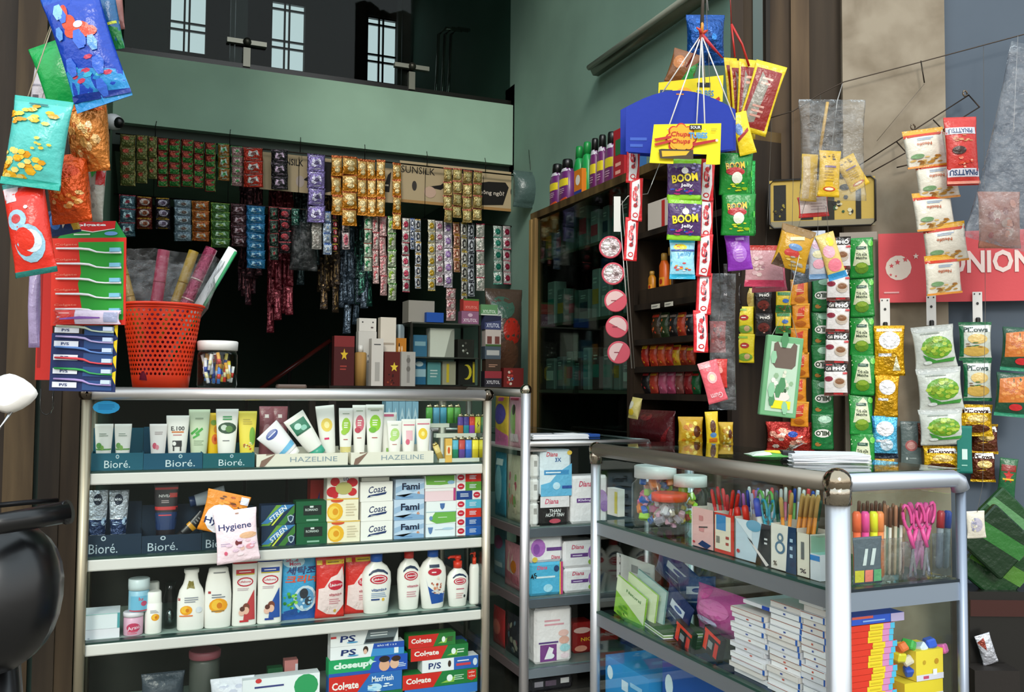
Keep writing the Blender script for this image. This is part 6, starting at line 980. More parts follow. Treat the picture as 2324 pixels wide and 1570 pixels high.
z1 = bk('white_box', 'squarish white box standing behind the tan cylinder', 812, 752, 853, 'c8c4bc', [('e', .2, .6, .08, .1, '444'), ('l', .5, .4, .8, .6, 2, '888')], off=.1)
bk('white_box', 'white box with four dots stacked high behind the cylinder', 813, 722, 852, 'd4cfc6', [('e', .2, .7, .05, .06, '3a3a3a'), ('e', .8, .7, .05, .06, '3a3a3a'), ('e', .75, .3, .08, .06, '5a4a4a')], z=zb+z1[2]+.001, off=.1)
bk('white_box', 'leaning white paper roll pack beside the dotted box', 862, 720, 897, 'd6ccbc', [('r', .1, .3, .9, .33, 'a89a88'), ('r', .1, .6, .9, .63, 'a89a88')], off=.08)
bk('orange_box', 'orange box with dark blooms in the shade', 896, 767, 921, 'c07a24', [('b', .5, .6, .3, .3, 10, ['2a1c14', 'e8c8a0'])], off=.12)
bk('grey_dispenser', 'grey dispenser with a dark column pattern', 910, 798, 942, 'a8a49c', [('r', .4, .1, .6, .9, '8a8680'), ('e', .5, .75, .14, .08, '6a6660'), ('e', .5, .5, .14, .08, '6a6660')], off=.0, cat='dispenser')
bk('silver_can', 'silver can behind the white boxes', 901, 736, 916, '7a8a90', [('r', .1, 0, .4, 1, 'a8b8bc')], off=.16, cat='can')
# small glass cabinet on the table
gp = PY(3.88); gx0, gx1 = gp.hit(932, 880).x, gp.hit(1087, 880).x; zg = gp.hit(1010, 736).z
t = thing('glass_cabinet', 'small black framed glass cabinet on the back table', 'cabinet', (gx0, 3.88, zb+.0005)); wg, hg = gx1-gx0, zg-zb
for x, y in ((0, 0), (wg, 0), (0, .24), (wg, .24)): m = MB(); m.box(x-.005, y-.005, 0, x+.005, y+.005, hg, '33322c', 'metal'); m.link('frame_post', t)
for z in (0, hg*.45, hg): m = MB(); m.box(0, 0, z, wg, .24, z+.006, '5a5c54' if z else '2c2c28', 'metal'); m.link('shelf', t)
m = MB(); m.box(.005, -.002, .006, wg-.005, 0, hg, (.9, .93, .92), 'glass'); m.link('front_glass', t)
zs1 = zb+hg*.45+.0075
for nm, x0, y0, x1, z, c, pr in (('blue and white box in the small glass cabinet, lower shelf', 936, 814, 966, zb+.0085, '2c6a90', [('r', 0, .3, 1, .6, 'a8c4d0'), ('e', .5, .8, .3, .1, 'c8d4d8')]), ('blue striped box in the small glass cabinet, upper shelf', 937, 760, 968, zs1, '3c7090', [('r', .1, .5, .9, .7, '8fb0bc')]), ('large white box standing in for a bright reflection in the small glass cabinet', 975, 745, 1030, zs1, 'e8e2d4', [('p', [(.6, 0), (1, 0), (1, 1), (.85, .9)], 'a8a498')]), ('teal box low in the small glass cabinet', 970, 822, 1000, zb+.0085, '5f9a9c', [('l', .2, .3, .8, .7, 3, 'c8d8d4')]), ('black box with a yellow crescent in the small glass cabinet', 1040, 815, 1078, zb+.0085, '1c1a16', [('e', .5, .5, .3, .3, 'd8c02c'), ('e', .38, .5, .26, .26, '1c1a16'), ('r', .85, .1, .97, .9, 'c8b02c')]), ('black box with small white blooms in the small glass cabinet', 1038, 770, 1075, zs1, '26241e', [('b', .5, .5, .3, .3, 8, ['c8c4b8', '5a564c'])]), ('yellow striped carton low in the small glass cabinet', 1004, 820, 1034, zb+.0085, 'a8a088', [('r', .3, .1, .5, .9, 'd8b82c')])):  # large white box is added in place of a bright reflection
    pz('box', 'small_carton', nm, 'carton', x0, y0, x1, z, PY(3.92), 'cartons in the small glass cabinet', d=.06, col=c, prints=pr, y1=870)
zt = zg+.0075
bk('grey_carton', 'speckled grey carton on the small glass cabinet', 925, 682, 984, '8f8a80', [], z=zt, off=.06, d=.1, cat='carton'); bk('blue_box', 'flat blue box in front of the speckled grey carton', 966, 709, 1005, '174a9c', [], z=zt, off=.012, d=.03)
z2 = bk('gum_box', 'purple gum box on the small glass cabinet', 1046, 706, 1085, '8a5c78', [('t', 'XYLITOL', .5, .3, .8, .26, 'd8c8d0', {}), ('e', .5, .7, .14, .14, 'c8a8b8')], z=zt, off=.05, m='plastic')
bk('gum_box', 'red gum box with a green edge on the purple gum box', 1050, 678, 1085, 'b84038', [('r', 0, .85, 1, 1, '4a6a2c'), ('t', 'XYLITOL', .5, .3, .8, .22, 'd88a7c', {})], z=zt+z2[2]+.001, off=.05)
strip('pink and white sachet strip standing at the small glass cabinet', 1012, 1034, 655, 728, 3, PY(3.9), 'pkx', sty('leaf', 'b89a98', 'a86a70', 'd0c4bc', '8a5a50'))
# stepped pile of jars right of the small cabinet
z = zb+.0005
for lab, x0, y0, x1, c, pr in (('dark gum box lettered in white at the foot of the right pile', 1100, 842, 1138, '26242c', [('r', 0, .55, 1, 1, '8a2c34'), ('t', 'XYLITOL', .5, .3, .8, .22, 'c8c4c8', {})]), ('brown box in the right pile, second from the foot', 1102, 815, 1136, '3c2c20', [('l', .2, .3, .8, .6, 2, 'a8806a')]), ('blue and white box in the right pile', 1100, 786, 1136, '46525c', [('r', .1, .3, .9, .7, 'a8a8a4')]), ('white box with red caps pictured, in the right pile', 1101, 748, 1136, 'b8aca4', [('r', .1, .15, .4, .6, '6a3a34'), ('r', .6, .15, .9, .6, '6a3a34'), ('r', 0, 0, 1, .12, '3c5a2c')]), ('navy gum box near the top of the right pile', 1099, 716, 1136, '3c4266', [('t', 'XYLITOL', .5, .3, .8, .3, 'c4c8d8', {}), ('p', [(0, .5), (1, .7), (1, 1), (0, 1)], '20243c')]), ('green gum box topping the right pile', 1090, 691, 1128, '5c8a5c', [('t', 'XYLITOL', .5, .35, .8, .3, 'd0e0cc', {}), ('r', 0, .0, 1, .12, 'c0c8b8')])):
    r_ = bk('gum_box', lab, x0, y0, x1, c, pr, z=z, off=.03); z += r_[2]+.0006
bk('red_jar_pack', 'red and blue packs in the dark at the right end of the back table', 1143, 835, 1188, '6a1f1c', [('b', .5, .5, .4, .4, 12, ['a8342c', '2c4c8a', 'c8b8a8'])], off=.05, cat='pack')
place('pouch', 'bulging_bag', 'bulging plastic bag with red and brown contents beside the wall cabinet', 'bag', (1112, 652, 1198, 872), PY(4.15), d=.16, col='4a3a30', prints=[('e', .6, .55, .25, .14, 'a82c20'), ('e', .4, .8, .3, .12, '3a5a4c'), ('e', .5, .3, .3, .16, '5c4030')], m='pouch')
place('pouch', 'grey_bag', 'dim grey bag hanging below the beam corner', 'bag', (1172, 385, 1236, 468), PY(4.5), d=.1, col='4f6460', m='pouch')
m = MB(); m.tube([PY(4.5).hit(1204, 386), PY(4.6).hit(1200, 340), PY(4.83).hit(1205, 376)], .0015, '333', 'metal', 5); tag(m.link('hanging_string'), 'string above the dim grey bag at the beam corner', 'string')
t = thing('stair_handrail', 'dark red slanting handrail in the gloom behind the basket', 'handrail', (PY(5.6).hit(600, 880).x, 5.6, 0)); a = PY(5.6).hit(560, 905)-t.location; c = PY(5.6).hit(750, 772)-t.location
m = MB(); m.tube([a, c], .014, '5a1c18', 'enamel', 10); m.link('handrail', t)
for k in (.0, .5, 1): q = a.lerp(c, k); m = MB(); m.tube([(q.x, 0, 0), q], .01, '1c1a18', 'enamel', 8); m.link('baluster', t)
# ================================================================== goods in and on the wall cabinet
K1 = PX(XK+.03)
def kb(lab, x0, y0, x1, z, c, pr=(), o=.03, d=.05, name='carton', cat='carton', kind='box', group=None, ys=600, **k): return pz(kind, name, lab, cat, x0, y0, x1, z, PX(XK+o), group, d=d, col=c, prints=pr, y1=ys, **k)
def kbottle(lab, x0, y0, x1, z, c, capc, pr, group, o=.05, ys=400, name='bottle'):
    pl = PX(XK+o); b, w_, _ = slot(x0, y0, x1, ys, pl); h = pl.hit((x0+x1)/2, y0).z-z
    t = thing(name, lab, 'bottle', (b.x+w_*.3, b.y, z), pl.rot, group); q = MB(); q.loft([(0, w_*.46, w_*.27), (h*.04, w_*.48, w_*.3), (h*.66, w_*.48, w_*.3), (h*.76, w_*.3, w_*.24), (h*.8, w_*.24, w_*.22)], c, 'plastic', n=2.6, seg=16); q.pr(pr); q.link('body', t)
    q = MB(); q.loft([(h*.79, w_*.27, w_*.25), (h*.97, w_*.25, w_*.24), (h, w_*.2, w_*.2)], capc, 'plastic', seg=14); q.link('cap', t)
zt = ZK+.0005; pp = [('r', .05, .5, .95, .7, 'e6d02c'), ('l', .2, .3, .8, .45, 3, 'c8a0b8'), ('p', [(0, 0), (1, 0), (1, .2), (0, .1)], 'c84a20'), ('r', .1, .9, .9, 1, 'c8c4cc')]
for i, (x0, x1, y0, c, cc, nm) in enumerate(((1242, 1262, 372, '6a2a6c', '111', 'purple bottle with a black cap, leftmost on the cabinet'), (1263, 1285, 361, '6a2a6c', '111', 'purple bottle with a black cap, second on the cabinet'), (1297, 1313, 332, '1f9a4c', '1c8a40', 'green bottle with a green cap on the cabinet, left one'), (1314, 1331, 322, '24a050', '1c8a40', 'green bottle with a green cap on the cabinet, right one'), (1334, 1349, 314, '702c68', '111', 'purple bottle with a yellow band right of the green ones, first'), (1350, 1366, 306, '702c68', '111', 'purple bottle with a yellow band right of the green ones, second'), (1367, 1388, 299, '702c68', '151515', 'purple bottle with a yellow band right of the green ones, third'))):
    kbottle(nm, x0, y0, x1, zt, c, cc, pp if 'purple' in nm else [('r', .1, .2, .9, .6, '8fc43a')], 'bottles on the wall cabinet', o=.04+(.05 if 'green' in nm else 0), ys=440)
kb('small orange canister in front of the green bottles', 1303, 385, 1320, zt, 'd87a1c', [('e', .5, .6, .3, .2, 'e8e0d0'), ('r', 0, 0, 1, .2, '2c3c8a')], o=.02, d=.02, name='canister', cat='canister', ys=430)
kb('red and yellow box at the near end of the bottle row', 1392, 292, 1416, zt, 'a8242c', [('r', .2, .5, .8, .8, '2c6a3c'), ('l', .2, .1, .8, .4, 2, 'e0a090')], o=.04, ys=400); kb('blue and red box last on the cabinet roof', 1417, 272, 1440, zt, '2c5c90', [('r', 0, 0, 1, .6, 'a83030')], o=.05, ys=400)
# far half, behind glass
rk = random.Random(21); zs = [KP.hit(1215, py).z for py in (588, 738, 884)]+[.1]
names = {0: ('slim box', 'box'), 1: ('bottle', 'bottle'), 2: ('packet', 'packet')}
for r_, z in enumerate(zs):
    x = 1214; k = 0; hgt = (.22, .2, .17, .5)[r_]
    if r_ == 3: z = KP.hit(1215, 884).z-.42; 
    while x < 1415 and r_ < 3:
        w_ = rk.uniform(14, 24); c = rk.choice(['6a706c', '3c4a44', '7a766c', '565c60', '5a3c3a', '8a8e88', '3c382f', '66706a']); a = rk.choice(['a84048', '3c7a6c', 'c8c8bc', '2c3a44', 'b08a3c'])
        y0 = KP.hit(x, 600); hh = hgt*rk.uniform(.6, 1); pl = PX(XK+.07); b, ww, _ = slot(x, 0, x+w_, 620, pl)
        mb = m_box(ww*.9, hh, .06, c, [('r', .1, .3, .9, .6, a), ('l', .2, .7, .8, .85, 2, 'b8bcb0')], bev=.004); tag(mb.link('carton', None, (XK+.1, b.y, z+.0008), -math.pi/2), 'dim carton behind the cabinet glass on the %s shelf' % ('top', 'middle', 'lower')[r_], 'carton', 'cartons behind the glass, %s shelf' % ('top', 'middle', 'lower')[r_]); x += w_+rk.uniform(1, 8)
# near half, open shelves
N0, N1, N2, N3, N4 = [z+.0008 for z in NEARZ]
kb('white carton with a red stripe in the open top shelf', 1470, 455, 1514, N0, 'c8bcb0', [('r', .72, .05, .88, .95, 'b82c28')], o=.03, d=.09, ys=500); kb('green and black carton behind the white one, open top shelf', 1452, 430, 1490, N0, '6a7a3c', [('r', .4, .5, 1, .8, '1c2a20'), ('r', 0, 0, 1, .4, 'c8c0b4')], o=.14, ys=500)
for i, (x0, x1, y0, c) in enumerate(((1450, 1466, 602, 'c8641c'), (1467, 1482, 572, '2a1c10'), (1492, 1508, 574, 'd8601c'), (1509, 1523, 560, '2c1c10'), (1468, 1480, 615, 'c07a1c'))):
    kbottle('amber bottle with a %s label on the open shelf' % ('orange', 'black', 'bright orange', 'dark', 'small gold')[i], x0, y0, x1, N1+.05, c, 'b88a3c' if i != 1 else 'a8803c', [('r', .1, .1, .9, .4, 'e89a2c'), ('e', .5, .25, .2, .1, 'b02c1c')], 'amber bottles', o=.05+.03*(i % 2), ys=600)
m = MB(); ya, ybb = KP.hit(1445, 600).y, KP.hit(1570, 600).y; m.box(XK+.01, ybb, NEARZ[1], XK+.2, ya, NEARZ[1]+.05, '33281e', 'wood'); tag(m.link('shelf_riser'), 'low dark riser under the amber bottles', 'riser')
for i, (x, c, a) in enumerate(((1448, 'a8281c', 'e8c02c'), (1468, 'b83a20', 'f0a02c'), (1486, 'c04824', 'e8b03c'), (1503, 'a82c1c', 'e8882c'), (1520, 'c89a24', 'b83020'), (1536, '8a2c18', 'd87a2c'), (1552, 'a83c24', 'c8b02c'))): kb('red and yellow noodle packet on the open shelf, %s from left' % ordn[i], x, 778+i*1, x+17, N3, c, [('b', .5, .4, .35, .25, 8, [a, 'd85a2c']), ('r', .1, .75, .9, .9, a)], o=.03, d=.03, kind='pouch', name='noodle_packet', cat='packet', group='noodle packets', ys=810)
for i, (x, c, a) in enumerate(((1450, '1c1a1c', 'c83a3c'), (1468, 'b84030', 'e8a83c'), (1488, 'c05a78', 'e8a0b0'), (1507, 'b84a6c', 'e0a0b8'), (1526, '8a4a44', 'c8b0a0'), (1546, '8a1f24', 'c85a50'), (1563, '1f5c34', 'c8302c'))): kb('%s packet in the lowest open row' % ('black', 'orange', 'rosy', 'deep rosy', 'brown pink', 'crimson', 'dark green')[i], x, 842, x+18, N4, c, [('b', .5, .5, .35, .3, 8, [a, c]), ('r', .1, .8, .9, .9, a)], o=.03, d=.03, kind='pouch', name='snack_packet', cat='packet', group='packets in the lowest open row', ys=870)
for i, (x, c, a) in enumerate(((1473, '3c2c1c', 'b83a28'), (1492, '2c3c20', 'c8b8a0'), (1512, '1f1c1c', '8a7a70'), (1530, 'a83820', 'e0a040'), (1549, '1c1a20', 'b0a8a8'))): kb('dark noodle packet above the red and yellow row, %s from left' % ordn[i], x, 708, x+19, N2, c, [('b', .5, .45, .35, .25, 8, [a, 'c8602c']), ('r', .1, .8, .9, .9, a)], o=.03, d=.03, kind='pouch', name='noodle_packet', cat='packet', group='dark noodle packets', ys=750)
for i, x in enumerate((1478, 1508)): place('box', 'price_tag', 'small white price tag on the shelf edge, %s' % ('left one', 'right one')[i], 'tag', (x, 690-i*5, x+19, 700-i*5), PX(XK-.013), 'price tags', d=.001, col='c8c0b0', prints=[('l', .1, .3, .9, .7, 2, '555')])
# bags in front of the cabinet foot
place('pouch', 'gift_bag', 'dark red bag tied with a pale and yellow bow, before the cabinet', 'bag', (1408, 930, 1512, 1010), PX(XK-.06), d=.06, col='4a1218', prints=[('e', .5, .8, .12, .1, '7a2428'), ('p', [(.7, .0), (.95, .6), (.85, .1)], '7a1c20')])
m = m_pouch(.05, .07, .03, 'c8b870', [('e', .4, .3, .3, .16, 'd8b82c'), ('e', .3, .6, .3, .2, 'c8c4b0')]); p = PX(XK-.1).hit(1436, 950); tag(m.link('bow', None, p, (-.2, .1, -1.4)), 'yellow and white bow on the dark red bag', 'bow')
b_ = MB(); ya, ybb = KP.hit(1400, 1000).y, KP.hit(1660, 1000).y; b_.box(XK-.08, ybb+.25, 0, XK-.012, ya+.3, PX(XK-.06).hit(1450, 1010).z-.001, '3a2c20', 'wood'); tag(b_.link('low_bench'), 'low dark bench in front of the wall cabinet', 'bench')
# round tins hanging by the cabinet
R0 = PD(2.62); 
t = thing('hanging_wire_stand', 'thin white wire stand with round pink tins, before the cabinet glass', 'stand', R0.hit(1400, 450), -YAW)
def rl(px, py, d=2.62): return Matrix.Rotation(YAW, 3, 'Z') @ (PD(d).hit(px, py)-t.location)
m = MB(); m.tube([rl(1405, 470), rl(1434, 836)], .0016, 'c8c4bc', 'metal', 6); m.tube([rl(1412, 455), rl(1440, 836)], .0012, 'a8a49c', 'metal', 6); m.tube([rl(1405, 470), rl(1425, 445), rl(1470, 440), rl(1480, 415)], .0014, 'c8c4bc', 'metal', 6); q_ = KP.hit(1500, 400); q_.z = ZK-.01; m.tube([rl(1480, 415), Matrix.Rotation(YAW, 3, 'Z') @ (q_-t.location)], .0014, 'a8a49c', 'metal', 5); m.link('wire_frame', t)
a = rl(1393, 446); c = rl(1408, 526); m = MB(); m.box(a.x, -.002, c.z, c.x, 0, a.z, 'd0ccc4', 'plastic'); m.link('header_strip', t)
for i, (x, y) in enumerate(((1385, 562), (1391, 622), (1397, 683), (1400, 742), (1404, 800))):
    R_ = 26*2.6/F; p = R0.hit(x, y); T = thing('round_tin', 'round pink and white gum tin on the wire stand, %s from the top' % ordn[i], 'tin', p, -YAW-.1, 'round pink tins')
    m = MB(); m.T = Matrix.Rotation(math.pi/2, 4, 'X'); m.loft([(-.012, R_*.92, R_*.92), (.008, R_*.95, R_*.95)], 'c88a8c', 'plastic', seg=28); m.T = None; m.link('tin_body', T)
    m = MB(); m.T = Matrix.Rotation(math.pi/2, 4, 'X'); m.loft([(.006, R_, R_), (.011, R_, R_), (.013, R_*.94, R_*.94)], 'c84a5a', 'plastic', seg=28); m.T = None; m.flat(-R_, R_, -R_, R_, -.0135)
    if i < 2: m.pr([('e', .5, .5, .42, .42, 'b8a8a8'), ('e', .35, .6, .16, .12, 'e0dcd8'), ('e', .65, .42, .1, .14, '8a7474')], 'foil')
    else: r0 = .42; an = (.6, -.5, 1.1)[i-2]; m.pr([('p', [(.5+r0*math.cos(an+k*math.pi/10), .5+r0*math.sin(an+k*math.pi/10)) for k in range(11)], 'd8b4b0'), ('l', .3, .45, .6, .55, 1, '8a2c3c')])
    m.link('lid', T)
# ================================================================== hangings on the right
def flatcard(name, lab, cat, poly, d, col, pr=(), th=.0012, turn=0, group=None, hole=None):
    """cut card: outline in pixels at depth d, given its thickness"""
    pl = PD(d, turn); xs = [p[0] for p in poly]; ys = [p[1] for p in poly]; x0, x1, y0, y1 = min(xs), max(xs), min(ys), max(ys); b = pl.hit((x0+x1)/2, y1); w_ = (pl.hit(x1, y1)-pl.hit(x0, y1)).dot(pl.ax); h = pl.hit((x0+x1)/2, y0).z-b.z
    uv = [((x-x0)/(x1-x0), (y1-y)/(y1-y0)) for x, y in poly]; m = MB(); m.flat(-w_/2, w_/2, 0, h, 0); m.lay = -2; m.pr([('p', uv, col)], 'card')
    n = len(uv); f = [m.vert(m.S(u, v, 0)) for u, v in uv]; k = [m.vert(m.S(u, v, -th)) for u, v in uv]
    for i in range(n): m.face((f[i], f[(i+1) % n], k[(i+1) % n], k[i]), col, 'card')
    m.flat(-w_/2, w_/2, 0, h, th); m.S = lambda u, v, off: Vector((lerp(-w_/2, w_/2, u), th+.0001, h*v)); m.pr([('p', uv, col)], 'card')
    m.flat(-w_/2, w_/2, 0, h, 0); m.pr(list(pr), 'card'); return tag(m.link(name, None, b, pl.rot), lab, cat, group)
DH = 1.75
def arc(x0, x1, yt, yb, ys): return [(x0, yb)]+[(x0+(x1-x0)*k/12, ys-(ys-yt)*math.sin(math.pi*(.12+.76*k/12))) for k in range(13)]+[(x1, yb-8), ((x0+x1)/2, yb+8)]
for i, (dx, dy, d) in enumerate(((0, 0, 1.76), (6, 3, 1.80), (-12, 6, 1.84))):
    flatcard('blue_card', 'royal blue domed header card, %s of the three hanging together' % ('front', 'middle', 'rear')[i], 'card', arc(1420+dx, 1664+dx, 205+dy, 345+dy, 268+dy), d, '0f2f9c', [('r', .47, .93, .54, .95, 'c87a2c'), ('l', .04, .1, .2, .3, 2, '3c5cb8')] if i == 0 else [], group='royal blue domed cards')
flower = lambda u, v, s: [('e', u+s*.75*math.cos(k*math.pi/4), v+s*1.27*math.sin(k*math.pi/4), s*.36, s*.62, 'c8342c') for k in range(8)]+[('e', u+s*.7*math.cos(k*math.pi/4), v+s*1.2*math.sin(k*math.pi/4), s*.3, s*.5, 'f0a82c') for k in range(8)]+[('e', u, v, s*.85, s*1.45, 'f0a82c')]
cc = flower(.44, .62, .2)+[('p', [(.06, .6), (.3, .68), (.3, .62), (.08, .54)], 'b8302c'), ('p', [(.06, .48), (.3, .58), (.3, .52), (.08, .42)], 'b8302c'), ('p', [(.6, .5), (.92, .6), (.94, .55), (.6, .42)], 'b0282c'), ('e', .93, .57, .02, .035, 'e8c8c0'), ('t', 'Chupa', .43, .7, .28, .15, 'b8281f', {'shear': .2}), ('t', 'Chups', .43, .53, .26, .15, 'b8281f', {'shear': .2}), ('r', .55, .82, .72, .93, '1c1c1e'), ('t', 'SOUR', .635, .875, .14, .07, 'eeeeea', {}), ('t', 'TUBES', .67, .68, .26, .15, '4f94c8', {'bold': .05}), ('l', .85, .78, .94, .86, 2, 'b0a01c')]
flatcard('candy_hanger', 'yellow candy hanger card with a red flower badge, in front of the blue cards', 'card', [(1484, 283), (1637, 279), (1634, 372), (1602, 372), (1602, 348), (1500, 342), (1500, 340), (1498, 372), (1474, 370)][:3]+[(1625, 373), (1602, 372), (1604, 350), (1530, 348), (1528, 372), (1474, 370)], 1.70, 'f3dd1c', cc+[('p', [(.12, .33), (.16, .35), (.6, .33), (.6, .1), (.14, .12)], '4a3c2c'), ('p', [(.16, .3), (.55, .3), (.5, .2), (.17, .16)], 'd8b02c')])
flatcard('candy_hanger', 'yellow candy hanger card showing above the blue cards', 'card', [(1495, 188), (1642, 170), (1640, 230), (1493, 240)], 1.87, 'e8d01c', [('t', 'Chupa', .45, .4, .26, .2, 'c8501f', {}), ('e', .4, .2, .16, .4, 'f0a82c'), ('r', .6, .6, .8, .75, '1c1c1e'), ('t', 'TUBES', .72, .4, .26, .2, '3c80b8', {}), ('p', [(.75, .05), (.93, .3), (.95, .2), (.8, 0)], 'b0282c'), ('r', .03, .3, .22, .5, '24406c')])
# knot and strings
pl = PD(1.76); K0 = pl.hit(1592, 78)
t = thing('string_knot', 'white strings gathered at a red and yellow knot above the blue cards', 'strings', K0)
for x, y, d in ((1515, 295, 1.70), (1600, 297, 1.70), (1502, 212, 1.78), (1668, 272, 1.76), (1600, 190, 1.86), (1580, 300, 1.73)): m = MB(); e_ = PD(d).hit(x, y)-K0; m.tube([Vector((0, 0, 0)), e_], .0013, 'e8e4e0', 'plastic', 6); m.link('white_string', t)
for i, (dx, dz, c) in enumerate(((-.012, .012, 'b82c20'), (.014, .01, 'c0341f'), (0, .03, 'd8902c'), (.05, -.04, 'b82834'), (-.035, -.07, '8a3428'), (.005, .15, '4a4038'))): m = MB(); m.tube([(0, 0, 0), (dx*.5, -.003, dz*.6), (dx, 0, dz)], [.004, .003, .0015], c, 'plastic', 8); m.link('ribbon', t)
# hanging sachet strips
pk = PD(1.8)
kit = ('d4242c', [('p', [(.2, .05), (.2, .9), (.75, .98), (.85, .4), (.7, .02)], 'e8e2e4'), ('e', .5, .14, .2, .06, 'd4242c'), ('e', .5, .14, .13, .035, 'f0ecec'), ('e', .46, .55, .2, .1, 'd83a44'), ('e', .5, .75, .16, .06, 'c8242c'), ('e', .5, .36, .16, .05, 'b83038'), ('b', .5, .6, .26, .3, 14, ['3a2c3c', 'c8283a', 'e87a80', 'f4ecec'])])
strip('red and white slim packets, short string under the blue cards at left', 1428, 1458, 326, 592, 3, PD(1.82), 'kit1', kit, wav=.14, m='pouch', xb0=1434, over=1.08, cat='snack strip', name='snack_strip', t=.35)
strip('red and white slim packets, long string reaching down past the shelves', 1588, 1622, 372, 800, 5, PD(1.78), 'kit2', kit, wav=.04, m='pouch', xb0=1592, over=1.08, cat='snack strip', name='snack_strip', t=.35)
boom = lambda g, f1, f2: (g, [('r', 0, .12, 1, .88, f1)]+[('b', .65, .75, .33, .16, 14, [f2, '8a7ac0', '3c2c6a', 'a89ad0'])]+[('b', .45, .2, .36, .09, 10, ['d83a8c', '2c4cc0', 'b82c7a'])]+[('t', 'BOOM', .5, .5, .74, .2, '2a1c1c', {'rot': .12, 'bold': .1}), ('t', 'BOOM', .5, .51, .74, .2, 'f4dc1c', {'rot': .12, 'bold': .03}), ('t', 'Jelly', .55, .32, .36, .1, 'f0ecf4', {'bold': .03}), ('e', .5, .68, .1, .08, 'f0ecec')])
bp = boom('8fd02c', '4a2c64', '6a5aa0'); strip('lime edged purple jelly bags hanging under the yellow card', 1514, 1590, 364, 545, 2, PD(1.76), 'boom', bp, m='pouch', cat='snack strip', name='snack_strip', t=.3)
place('pouch', 'jelly_bag', 'sky blue jelly bag pinned below the purple ones', 'bag', (1521, 540, 1580, 632), PD(1.77), d=.02, col='3fb8dc', prints=[('r', 0, .12, 1, .9, '9cd8ec'), ('e', .4, .78, .26, .08, 'e8d43a'), ('b', .3, .8, .2, .06, 6, ['d83a3a', 'e88a2c']), ('t', 'Jelly', .55, .6, .6, .14, '4f9cc8', {'rot': .2}), ('b', .5, .3, .4, .1, 12, ['e8a02c', '2c3c8a', 'f0f0f0', 'd84a4a']), ('r', 0, 0, 1, .1, '28a8cc'), ('r', .05, .68, .95, .72, '2c4c9c')])
strip('green jelly bags hanging at the right of the long red string', 1634, 1708, 352, 535, 2, PD(1.84), 'boomg', ('188a30', [('t', 'BOOM', .45, .68, .56, .17, '3a1810', {'rot': .12, 'bold': .1}), ('t', 'BOOM', .45, .69, .56, .17, 'e8c02c', {'rot': .12, 'bold': .02}), ('e', .45, .55, .28, .1, 'b8282c'), ('e', .5, .4, .16, .14, 'e8e8d8'), ('b', .5, .2, .34, .1, 14, ['f0e02c', 'c8d82c', 'a8c81c']), ('b', .85, .5, .1, .4, 8, ['5cd04a', '0f6a24'])]), m='pouch', cat='snack strip', name='snack_strip', t=.3, wav=.03)
place('pouch', 'candy_pack', 'shiny green pack behind the green jelly bags', 'pack', (1690, 362, 1718, 530), PD(1.9), d=.02, col='1fa044', m='foil', prints=[('b', .5, .5, .4, .4, 12, ['6ad05a', 'c8f0d0', '0f6a2c'])])
place('pouch', 'purple_pack', 'purple pack under the green jelly bags', 'pack', (1650, 530, 1708, 612), PD(1.85), d=.02, roll=-.1, col='8a2fb0', prints=[('e', .5, .45, .28, .24, 'b070d0'), ('l', .35, .3, .65, .6, 4, 'd0a0e0'), ('r', .4, .82, .75, .9, 'c890e0')])
# yellow framed packets, fanned
yf = lambda a, b: [('r', .1, .07, .9, .9, a), ('p', [(.15, .1), (.5, .15), (.6, .7), (.3, .85)], b), ('l', .35, .66, .75, .8, 2, 'e8b0a0'), ('l', .3, .2, .7, .4, 3, 'c89080')]
for i, (x0, y0, x1, y1, r_, d, nm) in enumerate(((1648, 130, 1688, 300, -.12, 1.96, 'first from the left'), (1660, 135, 1700, 310, -.06, 1.93, 'second from the left'), (1674, 132, 1722, 312, .06, 1.9, 'third from the left'), (1694, 138, 1766, 302, .3, 1.87, 'the widest, tilted at the right'))):
    place('pouch', 'yellow_packet', 'yellow bordered red and grey packet of the hanging fan, %s' % nm, 'packet', (x0, y0, x1, y1), PD(d), 'fan of yellow packets', d=.016, roll=r_, turn=.5-.2*i, col='e8c81c', prints=yf('8a1f1a', '8a8478'))
place('pouch', 'yellow_packet', 'bright yellow packet with blue and pink print, lowest of the fan', 'packet', (1668, 252, 1708, 350), PD(1.82), 'fan of yellow packets', d=.012, roll=-.25, col='f0d01c', prints=[('e', .3, .6, .2, .14, '6a90c8'), ('p', [(.1, .4), (.8, .6), (.8, .52), (.1, .32)], 'a8282c')])
m = MB(); m.tube([PD(1.9).hit(1660, 55), PD(1.9).hit(1668, 130)], .002, 'b8241c', 'plastic', 6); m.tube([PD(1.9).hit(1660, 55), PD(1.9).hit(1684, 100), PD(1.9).hit(1700, 150)], .0025, 'b8241c', 'plastic', 6); m.tube([PD(1.9).hit(1660, 58), PD(1.9).hit(1655, -60)], .0012, '8a2018', 'plastic', 6); tag(m.link('cord'), 'red cord looped above the fan of yellow packets', 'cord')
place('pouch', 'blue_bag', 'deep blue crinkled bag hanging top centre right', 'bag', (1562, 22, 1652, 138), PD(2.1), d=.06, col='0f4a94', m='foil', prints=[('b', .5, .5, .4, .4, 10, ['1c62b8', '0a3470', '2c7ac8'])])
place('pouch', 'brown_green_bag', 'amber and green bag half hidden behind the strings', 'bag', (1520, 110, 1585, 190), PD(2.05), d=.03, roll=.3, col='7a4a24', prints=[('p', [(.5, 0), (1, 0), (1, .8), (.7, .5)], '2f8a3c'), ('e', .3, .6, .2, .2, 'b06a2c')])
place('pouch', 'light_blue_card', 'small pale blue pack beneath the blue cards at left', 'pack', (1424, 300, 1462, 330), PD(1.79), d=.004, col='4a7ab0')
